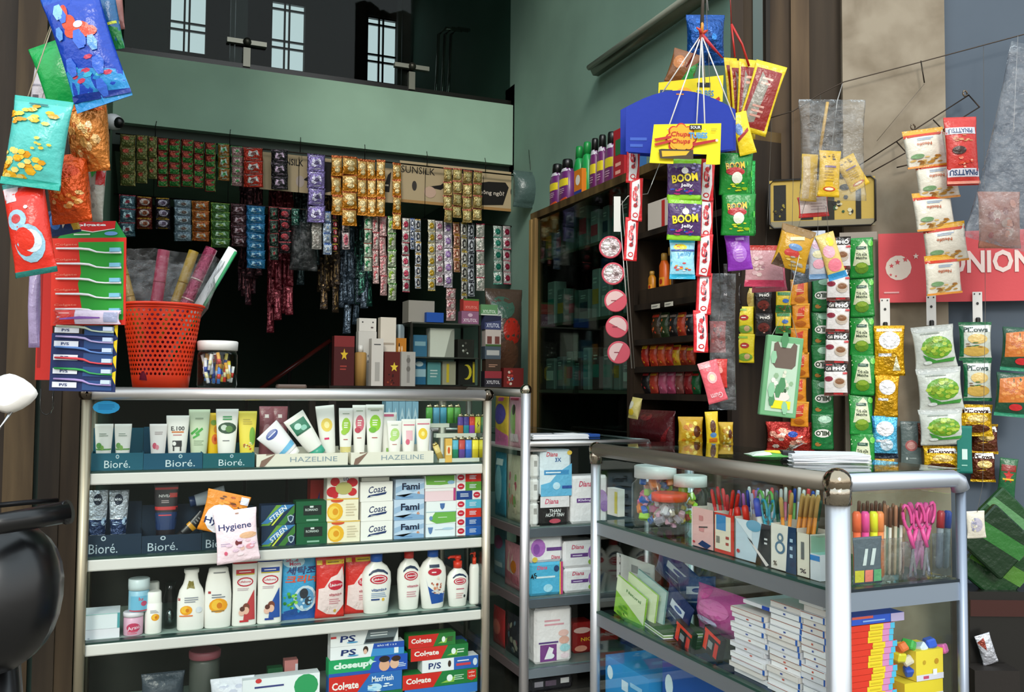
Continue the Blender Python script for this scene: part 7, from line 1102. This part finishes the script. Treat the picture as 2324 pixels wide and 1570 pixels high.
m = MB(); m.tube([PD(2.1).hit(1607, 24), PD(2.1).hit(1600, -60)], .0015, '8a8a88', 'plastic', 5); m.tube([K0, PD(1.76).hit(1596, -60)], .0015, 'c8c0b0', 'plastic', 5); m.tube([PD(1.84).hit(1672, 355), PD(1.84).hit(1664, 250)], .001, 'ccc', 'plastic', 5); tag(m.link('hanging_string'), 'strings running up out of view from the blue bag and the knot', 'string')
# gum packs in clear plastic
place('pouch', 'gum_pack', 'pink tilted gum pack lettered upside down, below the long red string', 'pack', (1596, 818, 1642, 914), PD(1.95), d=.012, roll=-.28, col='e0606c', prints=[('e', .5, .6, .24, .14, 'f0b0b0'), ('e', .5, .6, .14, .08, 'e8e0b8'), ('t', 'Gum', .5, .16, .6, .14, 'f0c0c4', {'rot': 3.14}), ('r', .0, .85, .6, 1, 'f0a0a4')]); place('pouch', 'gum_pack', 'red gum pack behind the pink one', 'pack', (1624, 814, 1652, 880), PD(1.98), d=.01, col='c42c24', prints=[('e', .4, .6, .2, .1, 'e89a90')])
place('pouch', 'red_packet', 'dark red packets in clear plastic beside the shelves', 'packet', (1612, 728, 1650, 800), PD(2.2), d=.02, col='8a1c1c', prints=[('b', .5, .5, .4, .4, 10, ['b83028', '5c1014'])])
m = m_pouch(.06, .3, .025, (.88, .88, .88), [], 'film', seed=5); p = PD(2.0).hit(1640, 930); tag(m.link('plastic_sleeve', None, p, -YAW), 'long clear plastic sleeve holding the gum packs', 'sleeve')
# yellow sweets bag and red bag standing behind the near counter
ybag = lambda a, b, c: [('b', .5, .45, .42, .38, 26, [a, b, c]), ('e', .7, .5, .14, .2, '5c2c14')]
BP = PD(2.58)
place('pouch', 'sweets_bag', 'clear bag of yellow wrapped sweets behind the near counter, large one', 'bag', (1542, 946, 1600, 1012), BP, d=.05, col='c89a1c', prints=ybag('e8c82c', 'c87a14', 'f0dc6a')); place('pouch', 'sweets_bag', 'yellow pack with a brown figure beside the yellow sweets', 'bag', (1604, 934, 1634, 1010), PD(2.55), d=.03, col='e0bc1c', roll=-.06, prints=[('e', .5, .55, .22, .2, '5c341c'), ('e', .5, .3, .24, .08, '5a8ac0'), ('r', .2, .08, .8, .2, 'd8781c')]); place('pouch', 'sweets_bag', 'small bag of yellow sweets at the right of the brown figured pack', 'bag', (1634, 958, 1668, 1012), BP, d=.04, col='c8a028', prints=ybag('e8d04a', 'b8801c', 'f0e08a'))
b_ = MB(); p = BP.hit(1600, 1015); q = PD(2.72).hit(1850, 1020)
b_.box(-.07, -.02, 0, .075, .06, p.z-.0, '3a2f24', 'wood'); tag(b_.link('wooden_stool', None, (p.x, p.y, 0), -YAW), 'dark stool holding the yellow sweets behind the near counter', 'stool')
place('pouch', 'red_sweets_bag', 'bag of red and white sweets low by the door leaves', 'bag', (1738, 958, 1850, 1026), WALL.back(-.05), d=.05, col='b8322a', prints=[('b', .5, .45, .42, .38, 26, ['d84a38', 'e8a08a', 'a82420', 'e8d8c8']), ('e', .55, .6, .1, .1, '2c50a8')], m='foil')
# ---------------------------------------------------------------- coffee and tea strips in front of the door leaves
V = WALL.back(-.07); V2 = WALL.back(-.10)
def cs(label, x0, x1, yt, yb, n, key, st, pl=None, wav=0, xb0=None, jit=.12, m='pouch', t=.28, **k): return strip(label, x0, x1, yt, yb, n, pl or V, key, st, group='drink sachet strips', wav=wav, xb0=xb0, m=m, cat='sachet strip', name='drink_sachet_strip', t=t, jit=jit, **k)
lip = ('e8cf1c', [('e', .45, .6, .24, .1, 'b8281f'), ('l', .3, .57, .6, .64, 1, 'f4ece0'), ('e', .5, .2, .4, .14, '7aa83a'), ('e', .6, .22, .16, .1, 'd8b080'), ('r', .1, .85, .6, .92, '8fb83a')]); cs('yellow tea sachets with a red badge, two hanging', 1670, 1711, 697, 823, 2, 'lip', lip); cs('pale yellow sachet tucked behind the yellow tea strip', 1684, 1712, 655, 700, 1, 'lip2', ('c8b060', [('e', .5, .5, .3, .3, 'a88a40')]), WALL.back(-.055))
blk = ('1c1414', [('r', 0, .72, 1, .98, '14100f'), ('t', 'PHỐ', .55, .84, .56, .16, 'e0d8cc', {'bold': .03}), ('e', .5, .4, .34, .2, '6a2018'), ('b', .5, .3, .3, .14, 8, ['a84a3c', 'd8a090', '3a1c14'])]); cs('black coffee sachets behind the green window box', 1713, 1752, 662, 764, 2, 'blk', blk); cs('black and red coffee sachets near the shelf post', 1640, 1682, 600, 692, 2, 'nes', ('1c1214', [('p', [(.3, .3), (.5, .9), (.8, .7), (.6, .3)], 'b8281f'), ('t', 'NESCAFE', .5, .5, .8, .12, 'd8ccc8', {}), ('e', .6, .15, .2, .1, 'd8a080')]))
cs('yellow and green sachets above the window box', 1760, 1796, 662, 757, 2, 'yg', ('d8b820', [('r', 0, 0, 1, .35, '2c6a30'), ('r', .1, .8, .9, .95, '2c7a3c'), ('e', .6, .55, .2, .1, '3c6ab0'), ('b', .5, .2, .4, .12, 8, ['4f9a3a', 'c8a02c', '8a3c20'])]))
cs('orange sachet strip twisting beside the milk chocolate strip', 1797, 1838, 636, 968, 6, 'org', ('d8881c', [('p', [(.3, .35), (.4, .8), (.75, .9), (.7, .45)], 'c83a1c'), ('l', .3, .5, .75, .62, 2, 'e8c8a0'), ('e', .5, .2, .3, .12, 'b8641c'), ('r', 0, .95, 1, 1, 'f0b03c')]), wav=.05, xb0=1812, jit=.35)
milo = ('146c34', [('e', .5, .46, .36, .12, 'e8e4dc'), ('t', 'MILO', .5, .46, .6, .14, '2a3c24', {'rot': 3.14, 'bold': .05}), ('e', .6, .85, .3, .1, '8fb89c'), ('e', .3, .15, .14, .06, 'b0783a'), ('b', .5, .2, .4, .1, 6, ['0f5c28', '2f8a4a'])])
cs('green malt drink sachets lettered upside down', 1842, 1892, 630, 1020, 5, 'milo', milo, WALL.back(-.05))
pho = ('e4dedc', [('r', 0, .74, 1, 1, '17100f'), ('t', 'Café', .2, .83, .22, .1, 'd8d0c8', {}), ('t', 'PHỐ', .64, .86, .54, .17, 'f0ece8', {'bold': .04}), ('r', .1, .93, .36, .97, 'c0282c'), ('e', .2, .52, .18, .08, '8a2438'), ('e', .66, .4, .26, .16, 'c8b8a8'), ('e', .66, .44, .2, .09, '8a5c3c'), ('r', 0, 0, 1, .1, '5a2c24'), ('r', .4, .04, .8, .09, 'c0282c'), ('r', .8, .66, 1, .72, 'd04a50')])
cs('white and black coffee sachets with a cup, five hanging', 1879, 1931, 540, 898, 5, 'pho', pho, V2, xb0=1897)
mat_ = ('1c8a34', [('p', [(.15, .3), (.3, .75), (.45, .82), (.6, .92), (.75, .8), (.85, .3)], 'd0d4b0'), ('r', .3, .7, .7, .78, '1f4a3c'), ('l', .35, .73, .65, .76, 1, 'c8e0c8'), ('t', 'Trà sữa', .5, .58, .44, .08, '2a3c24', {}), ('t', 'Matcha', .5, .49, .44, .07, '2a3c24', {}), ('e', .5, .24, .28, .14, '5f8a1c'), ('e', .5, .3, .2, .06, '8aa82c'), ('e', .88, .85, .1, .08, '5cc03a'), ('b', .12, .8, .1, .1, 6, ['d8e8c8', '5cb84a'])])
cs('green milk tea sachet strip, longest of the strips beside the pillar', 1929, 1984, 542, 1076, 6, 'mat', mat_, V, wav=.01)
# flat pink bags and candy bags
place('pouch', 'flat_pink_bag', 'flat pale pink bag with a red top, hanging by the coffee strips', 'bag', (1690, 556, 1782, 650), PD(2.35), d=.012, col='c8949a', prints=[('r', 0, .88, 1, 1, 'b8342c'), ('r', 0, 0, 1, .16, 'c83a5c'), ('b', .5, .5, .36, .26, 12, ['d8b0b4', 'a87a84', 'e0c4c0'])]); place('pouch', 'flat_pink_bag', 'pink bottomed bag behind the flat pale pink one', 'bag', (1705, 575, 1786, 662), PD(2.38), d=.01, roll=-.06, col='c05a70', prints=[('l', .1, .1, .9, .3, 3, 'e0a0b0')])
place('pouch', 'candy_bag', 'amber candy bag tilted in front of the coffee strips', 'bag', (1766, 512, 1846, 610), PD(2.2), d=.03, roll=.28, col='c89418', prints=[('r', 0, .8, 1, 1, '8a6a3c'), ('e', .45, .35, .22, .1, 'c8403a'), ('e', .5, .5, .2, .08, '6a90c0'), ('b', .5, .2, .4, .12, 14, ['e8c86a', 'd0a028', 'b8b0a0']), ('p', [(.3, .62), (.7, .72), (.68, .8), (.28, .7)], 'f0e0a8'), ('p', [(0, 0), (.4, 0), (.1, .3)], '4a3424')])
place('pouch', 'candy_bag', 'pale blue candy bag beside the amber one', 'bag', (1836, 522, 1880, 632), PD(2.23), d=.02, roll=-.05, col='b8bcc8', prints=[('e', .5, .7, .3, .1, 'c8a8c0'), ('e', .5, .5, .3, .08, 'd8d0a8'), ('e', .5, .3, .3, .1, 'e0a0b0'), ('r', 0, 0, 1, .1, '6a90b8')]); place('pouch', 'candy_bag', 'yellow and pink triangular candy bag with a blue foot', 'bag', (1868, 526, 1912, 634), PD(2.22), d=.02, roll=-.3, col='d8bc6a', prints=[('e', .4, .6, .3, .14, 'e8a8b8'), ('e', .5, .3, .36, .14, 'e87a8c'), ('r', 0, 0, 1, .14, '2c8ac0'), ('e', .6, .8, .2, .1, 'e8d02c')])
place('pouch', 'silver_bag', 'silver grey crumpled bag under the candy bags', 'bag', (1800, 596, 1900, 636), PD(2.28), d=.03, roll=-.2, col='8a94a4', m='foil')
t = thing('window_box', 'green sided candy box with a shaped window, hanging by a string', 'box', PD(2.15).hit(1762, 945), -YAW, None); t.rotation_euler = (0, .11, -YAW); k = 2.15/F
m = m_box(82*k, 182*k, .02, '6fa878', [('r', .12, .06, .9, .92, 'b8d0b8'), ('p', [(.2, .65), (.2, .9), (.3, .93), (.38, .86), (.66, .86), (.74, .93), (.84, .9), (.84, .65), (.75, .6), (.3, .6)], '6a5a50'), ('b', .52, .42, .3, .16, 26, ['d8d8c4', '8fb08a', '3c5a40', 'e8e4d8', 'c8d86a']), ('e', .52, .25, .24, .06, 'e8d8d0'), ('r', .28, .1, .8, .2, 'e8d820'), ('b', .5, .5, .46, .46, 8, ['8fc09a', '4f8a5c'])], bev=.002); m.link('carton', t)
m = MB(); a = Vector((0, 0, 182*k)); m.tube([a+Vector((-.03, 0, 0)), a+Vector((.0, 0, .08)), a+Vector((.03, 0, 0))], .0009, 'c8c8c0', 'plastic', 5); m.tube([a+Vector((0, 0, .08)), a+Vector((.02, .02, .2))], .0008, 'c8c8c0', 'plastic', 5); m.link('string', t)
# yellow bags with chopsticks look, upper right
yb = lambda e=0: [('l', .25, .3, .75, .62, 5, 'b89018'), ('e', .5, .16, .28, .05, 'c8441c'), ('e', .5, .16, .2, .03, 'f0e0c0'), ('b', .5, .85, .34, .08, 7, ['4a3420', '8a6a2c']), ('r', .25, .62, .75, .66, '7a5c8a')]
for i, (x0, y0, x1, y1, r_, d) in enumerate(((1820, 348, 1858, 455, .05, 2.25), (1860, 340, 1910, 445, .05, 2.2), (1912, 352, 1962, 430, -.5, 2.24))): place('pouch', 'yellow_sachet_bag', 'yellow spice packet in the clear bag by the pillar, %s' % ('left one showing its pale edge', 'middle one facing out', 'right one leaning away')[i], 'packet', (x0, y0, x1, y1), PD(d), 'yellow spice packets', d=.016, roll=r_, col='e0b41c', prints=([('r', .1, .05, .5, .95, 'd8b880')] if i == 0 else yb()))
m = m_pouch(.165, .25, .03, (.93, .93, .92), [], 'film', seed=8); p = PD(2.21).hit(1890, 455); tag(m.link('clear_bag', None, p, -YAW), 'clear bag around the yellow spice packets', 'bag')
place('pouch', 'red_white_packet', 'white packet with a red border under the yellow spice packets', 'packet', (1812, 445, 1882, 492), PD(2.27), d=.008, roll=-.08, col='c83030', prints=[('r', .06, .2, .95, .95, 'd8c4c0'), ('l', .4, .3, .9, .7, 3, 'b8a0a0')])
m = MB(); m.tube([PD(2.24).hit(1861, 340), PD(2.24).hit(1878, 232)], .004, 'c8981c', 'plastic', 8); tag(m.link('yellow_stick'), 'yellow stick rising from the clear bag', 'stick')
m = MB(); m.tube([PD(2.25).hit(1888, 330), PD(2.3).hit(1900, 230), WALL.back(-.03).hit(1912, 190)], .0012, 'bbb', 'plastic', 5); tag(m.link('hanging_string'), 'string from the wall wire down to the clear bag', 'string')
# framed sign
pl = WALL.back(-.05); b, w_, h = slot(1745, 405, 1985, 515, pl); t = thing('framed_poster', 'yellow and black poster in a rounded dark frame, behind the hanging bags', 'poster', b, WR)
m = MB(); m.box(-w_/2, 0, 0, w_/2, .006, h, 'b89a48', 'card'); m.flat(-w_/2, w_/2, 0, h, 0); m.pr([('r', 0, 0, 1, .14, '8a8068'), ('r', .04, .16, .16, .9, '1c1a14'), ('r', .3, .16, .42, .9, '1f1c16'), ('r', .5, .14, .62, .95, '201e14'), ('r', .82, .14, .87, .95, '141410'), ('b', .72, .42, .1, .2, 14, ['1c1c1a', '3c3a30', 'c8c0a0', '2a4c30']), ('b', .1, .35, .06, .15, 8, ['8a7a2c', '2a2418']), ('e', .72, .8, .05, .06, '1c1c18')], 'card'); m.link('poster_sheet', t)
m = MB(); P = [(-w_/2, -.004, .012), (-w_/2, -.004, h-.012), (-w_/2+.012, -.004, h), (w_/2-.012, -.004, h), (w_/2, -.004, h-.012), (w_/2, -.004, .012), (w_/2-.012, -.004, 0), (-w_/2+.012, -.004, 0), (-w_/2, -.004, .012)]; m.tube(P, .003, '24201c', 'enamel', 8, False); m.link('frame', t)
m = MB(); b2, w2, h2 = slot(1905, 527, 1990, 545, pl); tag(m_box(w2, h2, .006, '9a8f84', []).link('label_holder', None, b2, WR), 'grey label holder strip under the framed poster', 'holder')
# door latch
b = WALL.back(-.02).hit(1690, 925); t = thing('door_latch', 'dark door latch with a shiny slot on the door leaves', 'latch', b, WR); m = MB(); m.box(-.016, -.004, 0, .016, .02, .09, '1c1814', 'enamel', .004); m.link('plate', t); m = MB(); m.box(-.004, -.008, .02, .006, -.003, .07, 'c8c0b0', 'chrome'); m.link('bolt', t)
# ---------------------------------------------------------------- wall wires, rack and pillar goods
Wp = WALL.back(-.045)
m = MB(); m.tube([Wp.hit(1740, 270), Wp.hit(1800, 252), Wp.hit(1860, 214), Wp.hit(1915, 186), Wp.hit(2092, 140), Wp.hit(2324, 78), Wp.hit(2600, 10)], .0016, '4a4038', 'metal', 6); m.tube([Wp.hit(2090, 138), Wp.hit(2098, 188)], .0018, '3a342c', 'metal', 6); m.tube([Wp.hit(2098, 190), Wp.hit(1990, 320)], .0006, '6a6058', 'metal', 5); tag(m.link('wall_wire'), 'long thin wire sagging across the pillar and grey wall', 'wire')
t = thing('wire_rack', 'ladder shaped dark wire rack slanting across the pillar', 'rack', Wp.hit(1975, 395)); o_ = t.location
def rk_(px, py, b=.0): return WALL.back(-.045-b).hit(px, py)-o_
m = MB(); m.tube([rk_(1950, 375), rk_(2200, 215)], .0018, '3c3028', 'metal', 6); m.link('top_wire', t)
m = MB(); m.tube([rk_(1978, 390, .05), rk_(2055, 347, .05)], .0018, '3c3028', 'metal', 6); m.tube([rk_(2115, 310, .05), rk_(2223, 243, .05)], .0018, '3c3028', 'metal', 6); m.link('lower_wire', t)
for a, c in (((2198, 215), (2223, 243)), ((2118, 272), (2143, 298)), ((2035, 322), (2058, 347))): m = MB(); m.tube([rk_(*a), rk_(*c, .05)], .0018, '3c3028', 'metal', 6); m.link('cross_wire', t)
for a in ((2190, 212), (2072, 288)): m = MB(); q = rk_(*a); m.tube([q+Vector((.008*math.cos(k), 0, .008*math.sin(k))) for k in [j*.63 for j in range(11)]], .0022, '8a7a68', 'metal', 6); m.link('eyelet', t)
for a, c in (((2035, 380), (2065, 373)), ((2140, 358), (2160, 355))): m = MB(); m.tube([rk_(*a), rk_(*c)], .002, '3c3028', 'metal', 6); m.link('wall_stub', t)
pea = ('e4dccb', [('r', 0, .86, 1, 1, 'd8a02c'), ('r', 0, .8, 1, .87, 'c83a1c'), ('b', .5, .16, .42, .12, 22, ['c89440', 'e0b870', 'a87030']), ('t', 'Natife', .45, .58, .36, .08, 'b85a2c', {'rot': 3.14}), ('l', .3, .68, .75, .76, 2, '8fa8c8'), ('e', .25, .28, .16, .06, '7aa070'), ('r', .0, .0, 1, .05, 'd88a2c')])
strip('cream and orange peanut packets, long strip over the red banner', 2062, 2150, 308, 668, 5, PD(2.38), 'pea', pea, wav=.1, xb0=2152, m='pouch', cat='snack strip', over=1.2, name='peanut_strip', jit=.2)
place('pouch', 'peanut_pack', 'red peanut pack with upside down blue lettering, on the wire rack', 'pack', (2152, 262, 2228, 418), PD(2.32), d=.03, roll=-.04, col='c8342c', prints=[('r', .03, .12, .97, .24, 'd8d4dc'), ('t', 'PINATTSU', .5, .18, .84, .08, '24406c', {'rot': 3.14, 'bold': .03}), ('r', .03, .74, .9, .84, 'd0d0d8'), ('t', 'PINATTSU', .45, .79, .7, .07, '24406c', {'rot': 3.14}), ('b', .5, .68, .36, .05, 12, ['d8a878', 'c08050']), ('e', .35, .5, .2, .06, '3a201a'), ('b', .6, .34, .3, .1, 10, ['e88a60', 'd84a30', 'f0b090']), ('r', .0, .02, 1, .06, 'e0907a')])
# red banner
b, w_, h = slot(1990, 524, 2400, 684, Wp); t = thing('red_banner', 'faded red banner with a pale moon and stars and large pale letters', 'banner', b, WR)
st = lambda u, v, s, c: [('p', [(u+s*(1 if k % 2 == 0 else .42)*math.sin(k*math.pi/5), v+s*2.5*(1 if k % 2 == 0 else .42)*math.cos(k*math.pi/5)) for k in range(10)], c)]
m = MB(); m.box(-w_/2, 0, 0, w_/2, .001, h, 'cf4f54', 'card'); m.flat(-w_/2, w_/2, 0, h, 0); m.pr([('e', .115, .5, .075, .18, 'e2cfc0')]+st(.075, .53, .016, 'cf4f54')+st(.11, .58, .018, 'cf4f54')+st(.155, .62, .018, 'cf4f54')+st(.07, .4, .01, 'cf4f54')+st(.1, .38, .008, 'cf4f54')+st(.215, .66, .018, 'e0ccc0')+[('t', 'UNION', .63, .56, .46, .32, 'e6cfc8', {'bold': .03}), ('l', .03, .12, .12, .17, 1, 'dca0a0')], 'card'); m.link('banner_sheet', t)
# clip hangers
for i, (x, y0, y1) in enumerate(((2008, 677, 742), (2113, 670, 738), (2218, 662, 732))):
    b, w_, h = slot(x-10, y0, x+12, y1, WALL.back(-.055)); T = thing('clip_hanger', 'white plastic hanger strip with a black clip, %s of the three under the banner' % ('left', 'middle', 'right')[i], 'hanger', b, WR)
    q = MB(); q.box(-w_/2, 0, 0, w_/2, .002, h, 'e4e0da', 'plastic'); q.flat(-w_/2, w_/2, 0, h, 0); q.pr([('e', .2, .93, .08, .03, '333'), ('e', .75, .93, .08, .03, '333'), ('e', .5, .62, .14, .05, '2a2a2a')]); q.link('strip', T); q = MB(); q.box(-.006, -.008, -.012, .006, 0, .014, '1c1a18', 'plastic', .003); q.link('clip', T)
WQ = WALL.back(-.085)
def wp(name, lab, x0, y0, x1, y1, col, pr, roll=0, d=.025, cat='bag', group=None, m='pouch', pl=WQ, **k): return place('pouch', name, lab, cat, (x0, y0, x1, y1), pl, group, d=d, roll=roll, col=col, prints=pr, m=m, **k)
pan = lambda c2='b88a10': [('e', .5, .7, .34, .18, 'e8e6e8'), ('e', .55, .32, .25, .14, c2), ('r', .15, .38, .55, .44, 'd8d8dc')]
wp('biscuit_bag', 'shiny yellow bag with a plain white oval, top of the left hanger', 1984, 738, 2056, 852, 'dca40c', pan()+[('r', .1, .88, .9, .94, 'e8d8c0'), ('p', [(.6, .1), (.7, .4), (.85, .1)], 'f4f0c8')], m='foil', group='white oval biscuit bags'); wp('biscuit_bag', 'yellow bag with a plain white oval, second on the left hanger', 1986, 850, 2042, 946, 'd49c10', pan(), .04, m='foil', group='white oval biscuit bags'); wp('biscuit_bag', 'sky blue bag with a plain white oval, low on the left hanger', 1980, 944, 2040, 1040, '5cb8e0', pan('d8ecf8')+[('r', 0, .0, 1, .12, '1c2a3c'), ('r', 0, .6, .1, 1, '2470a8')], m='foil', group='white oval biscuit bags')
wp('biscuit_bag', 'gold bag end showing under the sky blue one', 1986, 1042, 2032, 1078, 'b88a2c', [], m='foil')
gp_ = [('r', 0, .86, 1, 1, 'b8bcb8'), ('e', .55, .5, .36, .26, '5f9a24'), ('b', .55, .5, .32, .22, 30, ['8fae2c', '7a9a20', 'a8c040', '6a8a1c']), ('p', [(.2, .35), (.5, .2), (.95, .25), (.9, .16), (.3, .14)], '3c8a34'), ('e', .3, .16, .1, .04, 'd8dcd8'), ('l', .2, .8, .8, .86, 1, '8a948a')]
for i, (x0, y0, x1, y1, r_) in enumerate(((2074, 738, 2172, 838, -.1), (2084, 834, 2188, 932, -.08), (2088, 928, 2190, 1010, -.06))): wp('pea_snack_bag', 'white bag of green peas, %s on the middle hanger' % ('top', 'middle', 'bottom')[i], x0, y0, x1, y1, 'c4c8c0', gp_, r_, .03, group='green pea bags', pl=WALL.back(-.11), seed=i)
plw = lambda c, a, b: [('r', 0, .0, 1, .08, a), ('r', 0, .92, 1, 1, a), ('p', [(.1, .75), (.2, .9), (.9, .92), (.95, .74)], 'dfe4e0' if b else c), ('t', 'Pillows', .5, .8, .74, .13, '1c3a34' if b else '3a1c10', {'bold': .04}), ('e', .55, .56, .3, .13, 'd8b870'), ('e', .5, .25, .4, .14, 'd0a850' if b else '5c3014'), ('b', .5, .4, .4, .06, 8, ['7a5030', a])]
for i, (x0, y0, x1, y1, nm) in enumerate(((2178, 730, 2254, 818, 'top'), (2188, 816, 2254, 910, 'second'))): wp('pillow_snack_bag', 'green and white pillow biscuit bag, %s on the right hanger' % nm, x0, y0, x1, y1, 'c8ccc0', plw('fff', '14643c', True)+[('r', 0, .1, .14, .9, '14643c')], group='pillow biscuit bags')
for i, (x0, y0, x1, y1, nm, pl_) in enumerate(((2096, 1012, 2178, 1074, 'yellow and brown pillow biscuit bag beneath the green pea bags', WALL.back(-.09)), (2176, 918, 2256, 990, 'yellow and brown pillow biscuit bag, third on the right hanger', WQ), (2205, 962, 2268, 1030, 'brown pillow biscuit bag behind the teal card', WALL.back(-.05)), (2204, 1022, 2262, 1094, 'brown and gold pillow biscuit bag, lowest on the right hanger', WALL.back(-.05)), (2084, 960, 2120, 1016, 'dark amber bag edge left of the lowest green peas', WALL.back(-.06)))): wp('pillow_snack_bag', nm, x0, y0, x1, y1, 'd8a810' if i < 2 else '5c2814', plw('fff', 'c89c10', False) if i != 4 else [('e', .5, .5, .3, .3, 'c88a2c')], 0, .02, pl=pl_, m='foil')
wp('teal_card', 'teal card with a white figure one, between the pillow biscuit bags', 2172, 966, 2208, 1074, '1f7468', [('t', '1', .5, .4, .34, .22, 'd0e4dc', {'bold': .05}), ('l', .3, .14, .7, .2, 1, '8fc0b0')], 0, .003, 'card', m='card', pl=WALL.back(-.10))
wp('grey_pack', 'grey pack with a small pink face beside the sky blue bag', 2044, 956, 2094, 1062, '5c6a68', [('e', .5, .48, .28, .12, 'a85a58'), ('e', .5, .48, .2, .08, 'c89088'), ('e', .3, .2, .05, .03, 'c8d0cc'), ('l', .4, .18, .8, .24, 1, '8a9894')], 0, .01, 'pack', pl=WALL.back(-.05))
for i, (y0, y1, x0) in enumerate(((742, 842, 2276), (846, 946, 2262))): wp('cracker_bag', 'orange and dark green cracker bag at the right edge, %s one' % ('upper', 'lower')[i], x0, y0, x0+78, y1, '1c4a34', [('p', [(.1, .3), (.1, .85), (.9, .95), (.9, .35)], 'c8702c'), ('b', .5, .62, .36, .2, 18, ['d88a40', 'b8602c', 'e0a060']), ('e', .6, .22, .2, .08, 'c8282c'), ('r', 0, 0, 1, .08, '2c8a68')], .08, .03, group='cracker bags', pl=WALL.back(-.12))
wp('red_yellow_pack', 'small red and yellow star printed pack low at the right edge', 2268, 1040, 2310, 1140, '1f5c34', star(.5, .6, .3, 'b8241c')+[('r', .1, .7, .9, .85, '8a2018'), ('r', .2, .5, .8, .54, 'd8b01c')], .1, .02, 'pack', pl=WALL.back(-.06))
# clear bag upper right
m = m_pouch(.2, .5, .06, (.88, .88, .9), [], 'film', seed=12); p = PD(2.2).hit(2278, 560); tag(m.link('clear_hanging_bag', None, p, (0, .25, -YAW)), 'large clear plastic bag hanging at the upper right edge', 'bag')
place('pouch', 'peach_snack', 'peach and brown snack inside the clear bag at the right edge', 'snack', (2232, 430, 2330, 560), PD(2.24), d=.05, col='a8705c', prints=[('b', .5, .5, .4, .4, 14, ['c88a70', '8a4c40', 'b89a88', '9a3c30'])])
m = MB(); m.tube([PD(2.2).hit(2300, 300), WALL.back(-.045).hit(2310, 82)], .001, '999', 'plastic', 5); tag(m.link('hanging_string'), 'string from the wall wire to the large clear bag', 'string')
# right edge, behind the near counter
GP = PD(2.35)
for i, (x0, y0, x1, y1, r_, c, c2) in enumerate(((2206, 1170, 2330, 1290, -.75, '0e2c14', '2c6a2c'), (2200, 1230, 2330, 1350, -.7, '123a18', '4a7a2c'), (2236, 1130, 2340, 1210, -.8, '1c4420', '5a8a5a'), (2260, 1190, 2350, 1260, .6, '6a3428', 'a8a478'))): place('box', 'green_packet', ('dark green pack leaning at the right edge, lowest', 'green pack with a yellow green stripe leaning at the right edge', 'pale green pack on top of the leaning ones at the right edge', 'reddish brown pack wedged among the leaning green ones')[i], 'pack', (x0, y0, x1, y1), PD(2.3+.035*i), d=.02, roll=-r_ if i < 3 else .6, col=c, prints=[('p', [(0, .3), (1, .5), (1, .8), (0, .6)], c2)], bev=.004, m='pouch')
place('pouch', 'white_packet', 'white patterned packet hanging right of the near counter', 'packet', (2196, 1160, 2240, 1222), PD(2.2), d=.012, roll=-.06, col='d8d0c0', prints=[('e', .5, .5, .3, .26, 'b0aab8'), ('b', .5, .5, .3, .26, 12, ['8a8aa0', 'e8e4dc', 'c8c0a8'])])
t = thing('low_cabinet', 'dark low cabinet against the grey wall at the right edge', 'cabinet', (GP.hit(2215, 1400).x, GP.hit(2215, 1400).y-.04, 0), -YAW); zc = GP.hit(2215, 1335).z
m = MB(); m.box(-.05, 0, 0, .5, .1, zc, '1c1a18', 'enamel'); m.link('body', t); m = MB(); m.box(-.05, -.006, zc-.06, .5, 0, zc-.02, '3c1c18', 'enamel'); m.link('red_trim', t)
place('pouch', 'foil_pack', 'shiny foil pack catching light low at the right edge', 'pack', (2226, 1440, 2262, 1510), PD(2.28), d=.02, roll=-.3, col='c8c8d0', m='foil', prints=[('p', [(0, .8), (.4, .5), (.5, .9)], '8a3a2c')])
m = MB(); q = PD(2.28).hit(2244, 1512); m.box(-.05, -.03, 0, .06, .03, q.z-.001, '241f1c', 'card'); tag(m.link('dark_box', None, (q.x, q.y, 0), -YAW), 'tall dark box under the shiny foil pack', 'box')
# ================================================================== strings that carry the hanging goods
def tie(label, *pts, r=.0006, c='5c564e', name='hanging_string', cat='string'):
    m = MB(); m.tube([PD(d).hit(x, y) for x, y, d in pts], r, c, 'plastic', 5); tag(m.link(name), label, cat)
tie('thin string holding the silver grey bag with the green leaf', (200, 352, 1.98), (185, 200, 1.96), (172, 60, 1.95))
tie('thin string holding the lilac narrow pack', (66, 602, 1.96), (75, 300, 1.96), (172, -60, 1.95))
tie('thin string behind the dark red card and toothbrush cards', (98, 590, 2.14), (200, 520, 2.085), (150, 200, 2.0), (172, -50, 1.95))
tie('string from the wall wire to the amber candy bag', (1812, 515, 2.2), (1850, 380, 2.35), (1862, 216, 2.59))
tie('string from the wall wire to the yellow triangular candy bag', (1880, 530, 2.22), (1868, 380, 2.35), (1862, 216, 2.59))
tie('string carrying the pale blue and silver bags', (1852, 600, 2.275), (1856, 524, 2.23), (1860, 300, 2.4), (1863, 216, 2.59))
tie('string carrying the flat pink bags', (1740, 578, 2.38), (1738, 556, 2.35), (1742, 490, 2.36), (1752, 268, 2.66))
tie('string carrying the peanut strip', (2104, 310, 2.385), (2100, 315, 2.47))
tie('string carrying the long gum sleeve and red packets', (1630, 732, 2.2), (1636, 680, 2.0), (1620, 400, 1.85), (1600, -60, 1.8))
tie('string carrying the green window box', (1776, 745, 2.15), (1795, 660, 2.15), (1800, 400, 2.4), (1800, 253, 2.62))
tie('string carrying the white patterned packet', (2218, 1162, 2.2), (2230, 1100, 2.25), (2236, 700, 2.4), (2232, 105, 2.5))
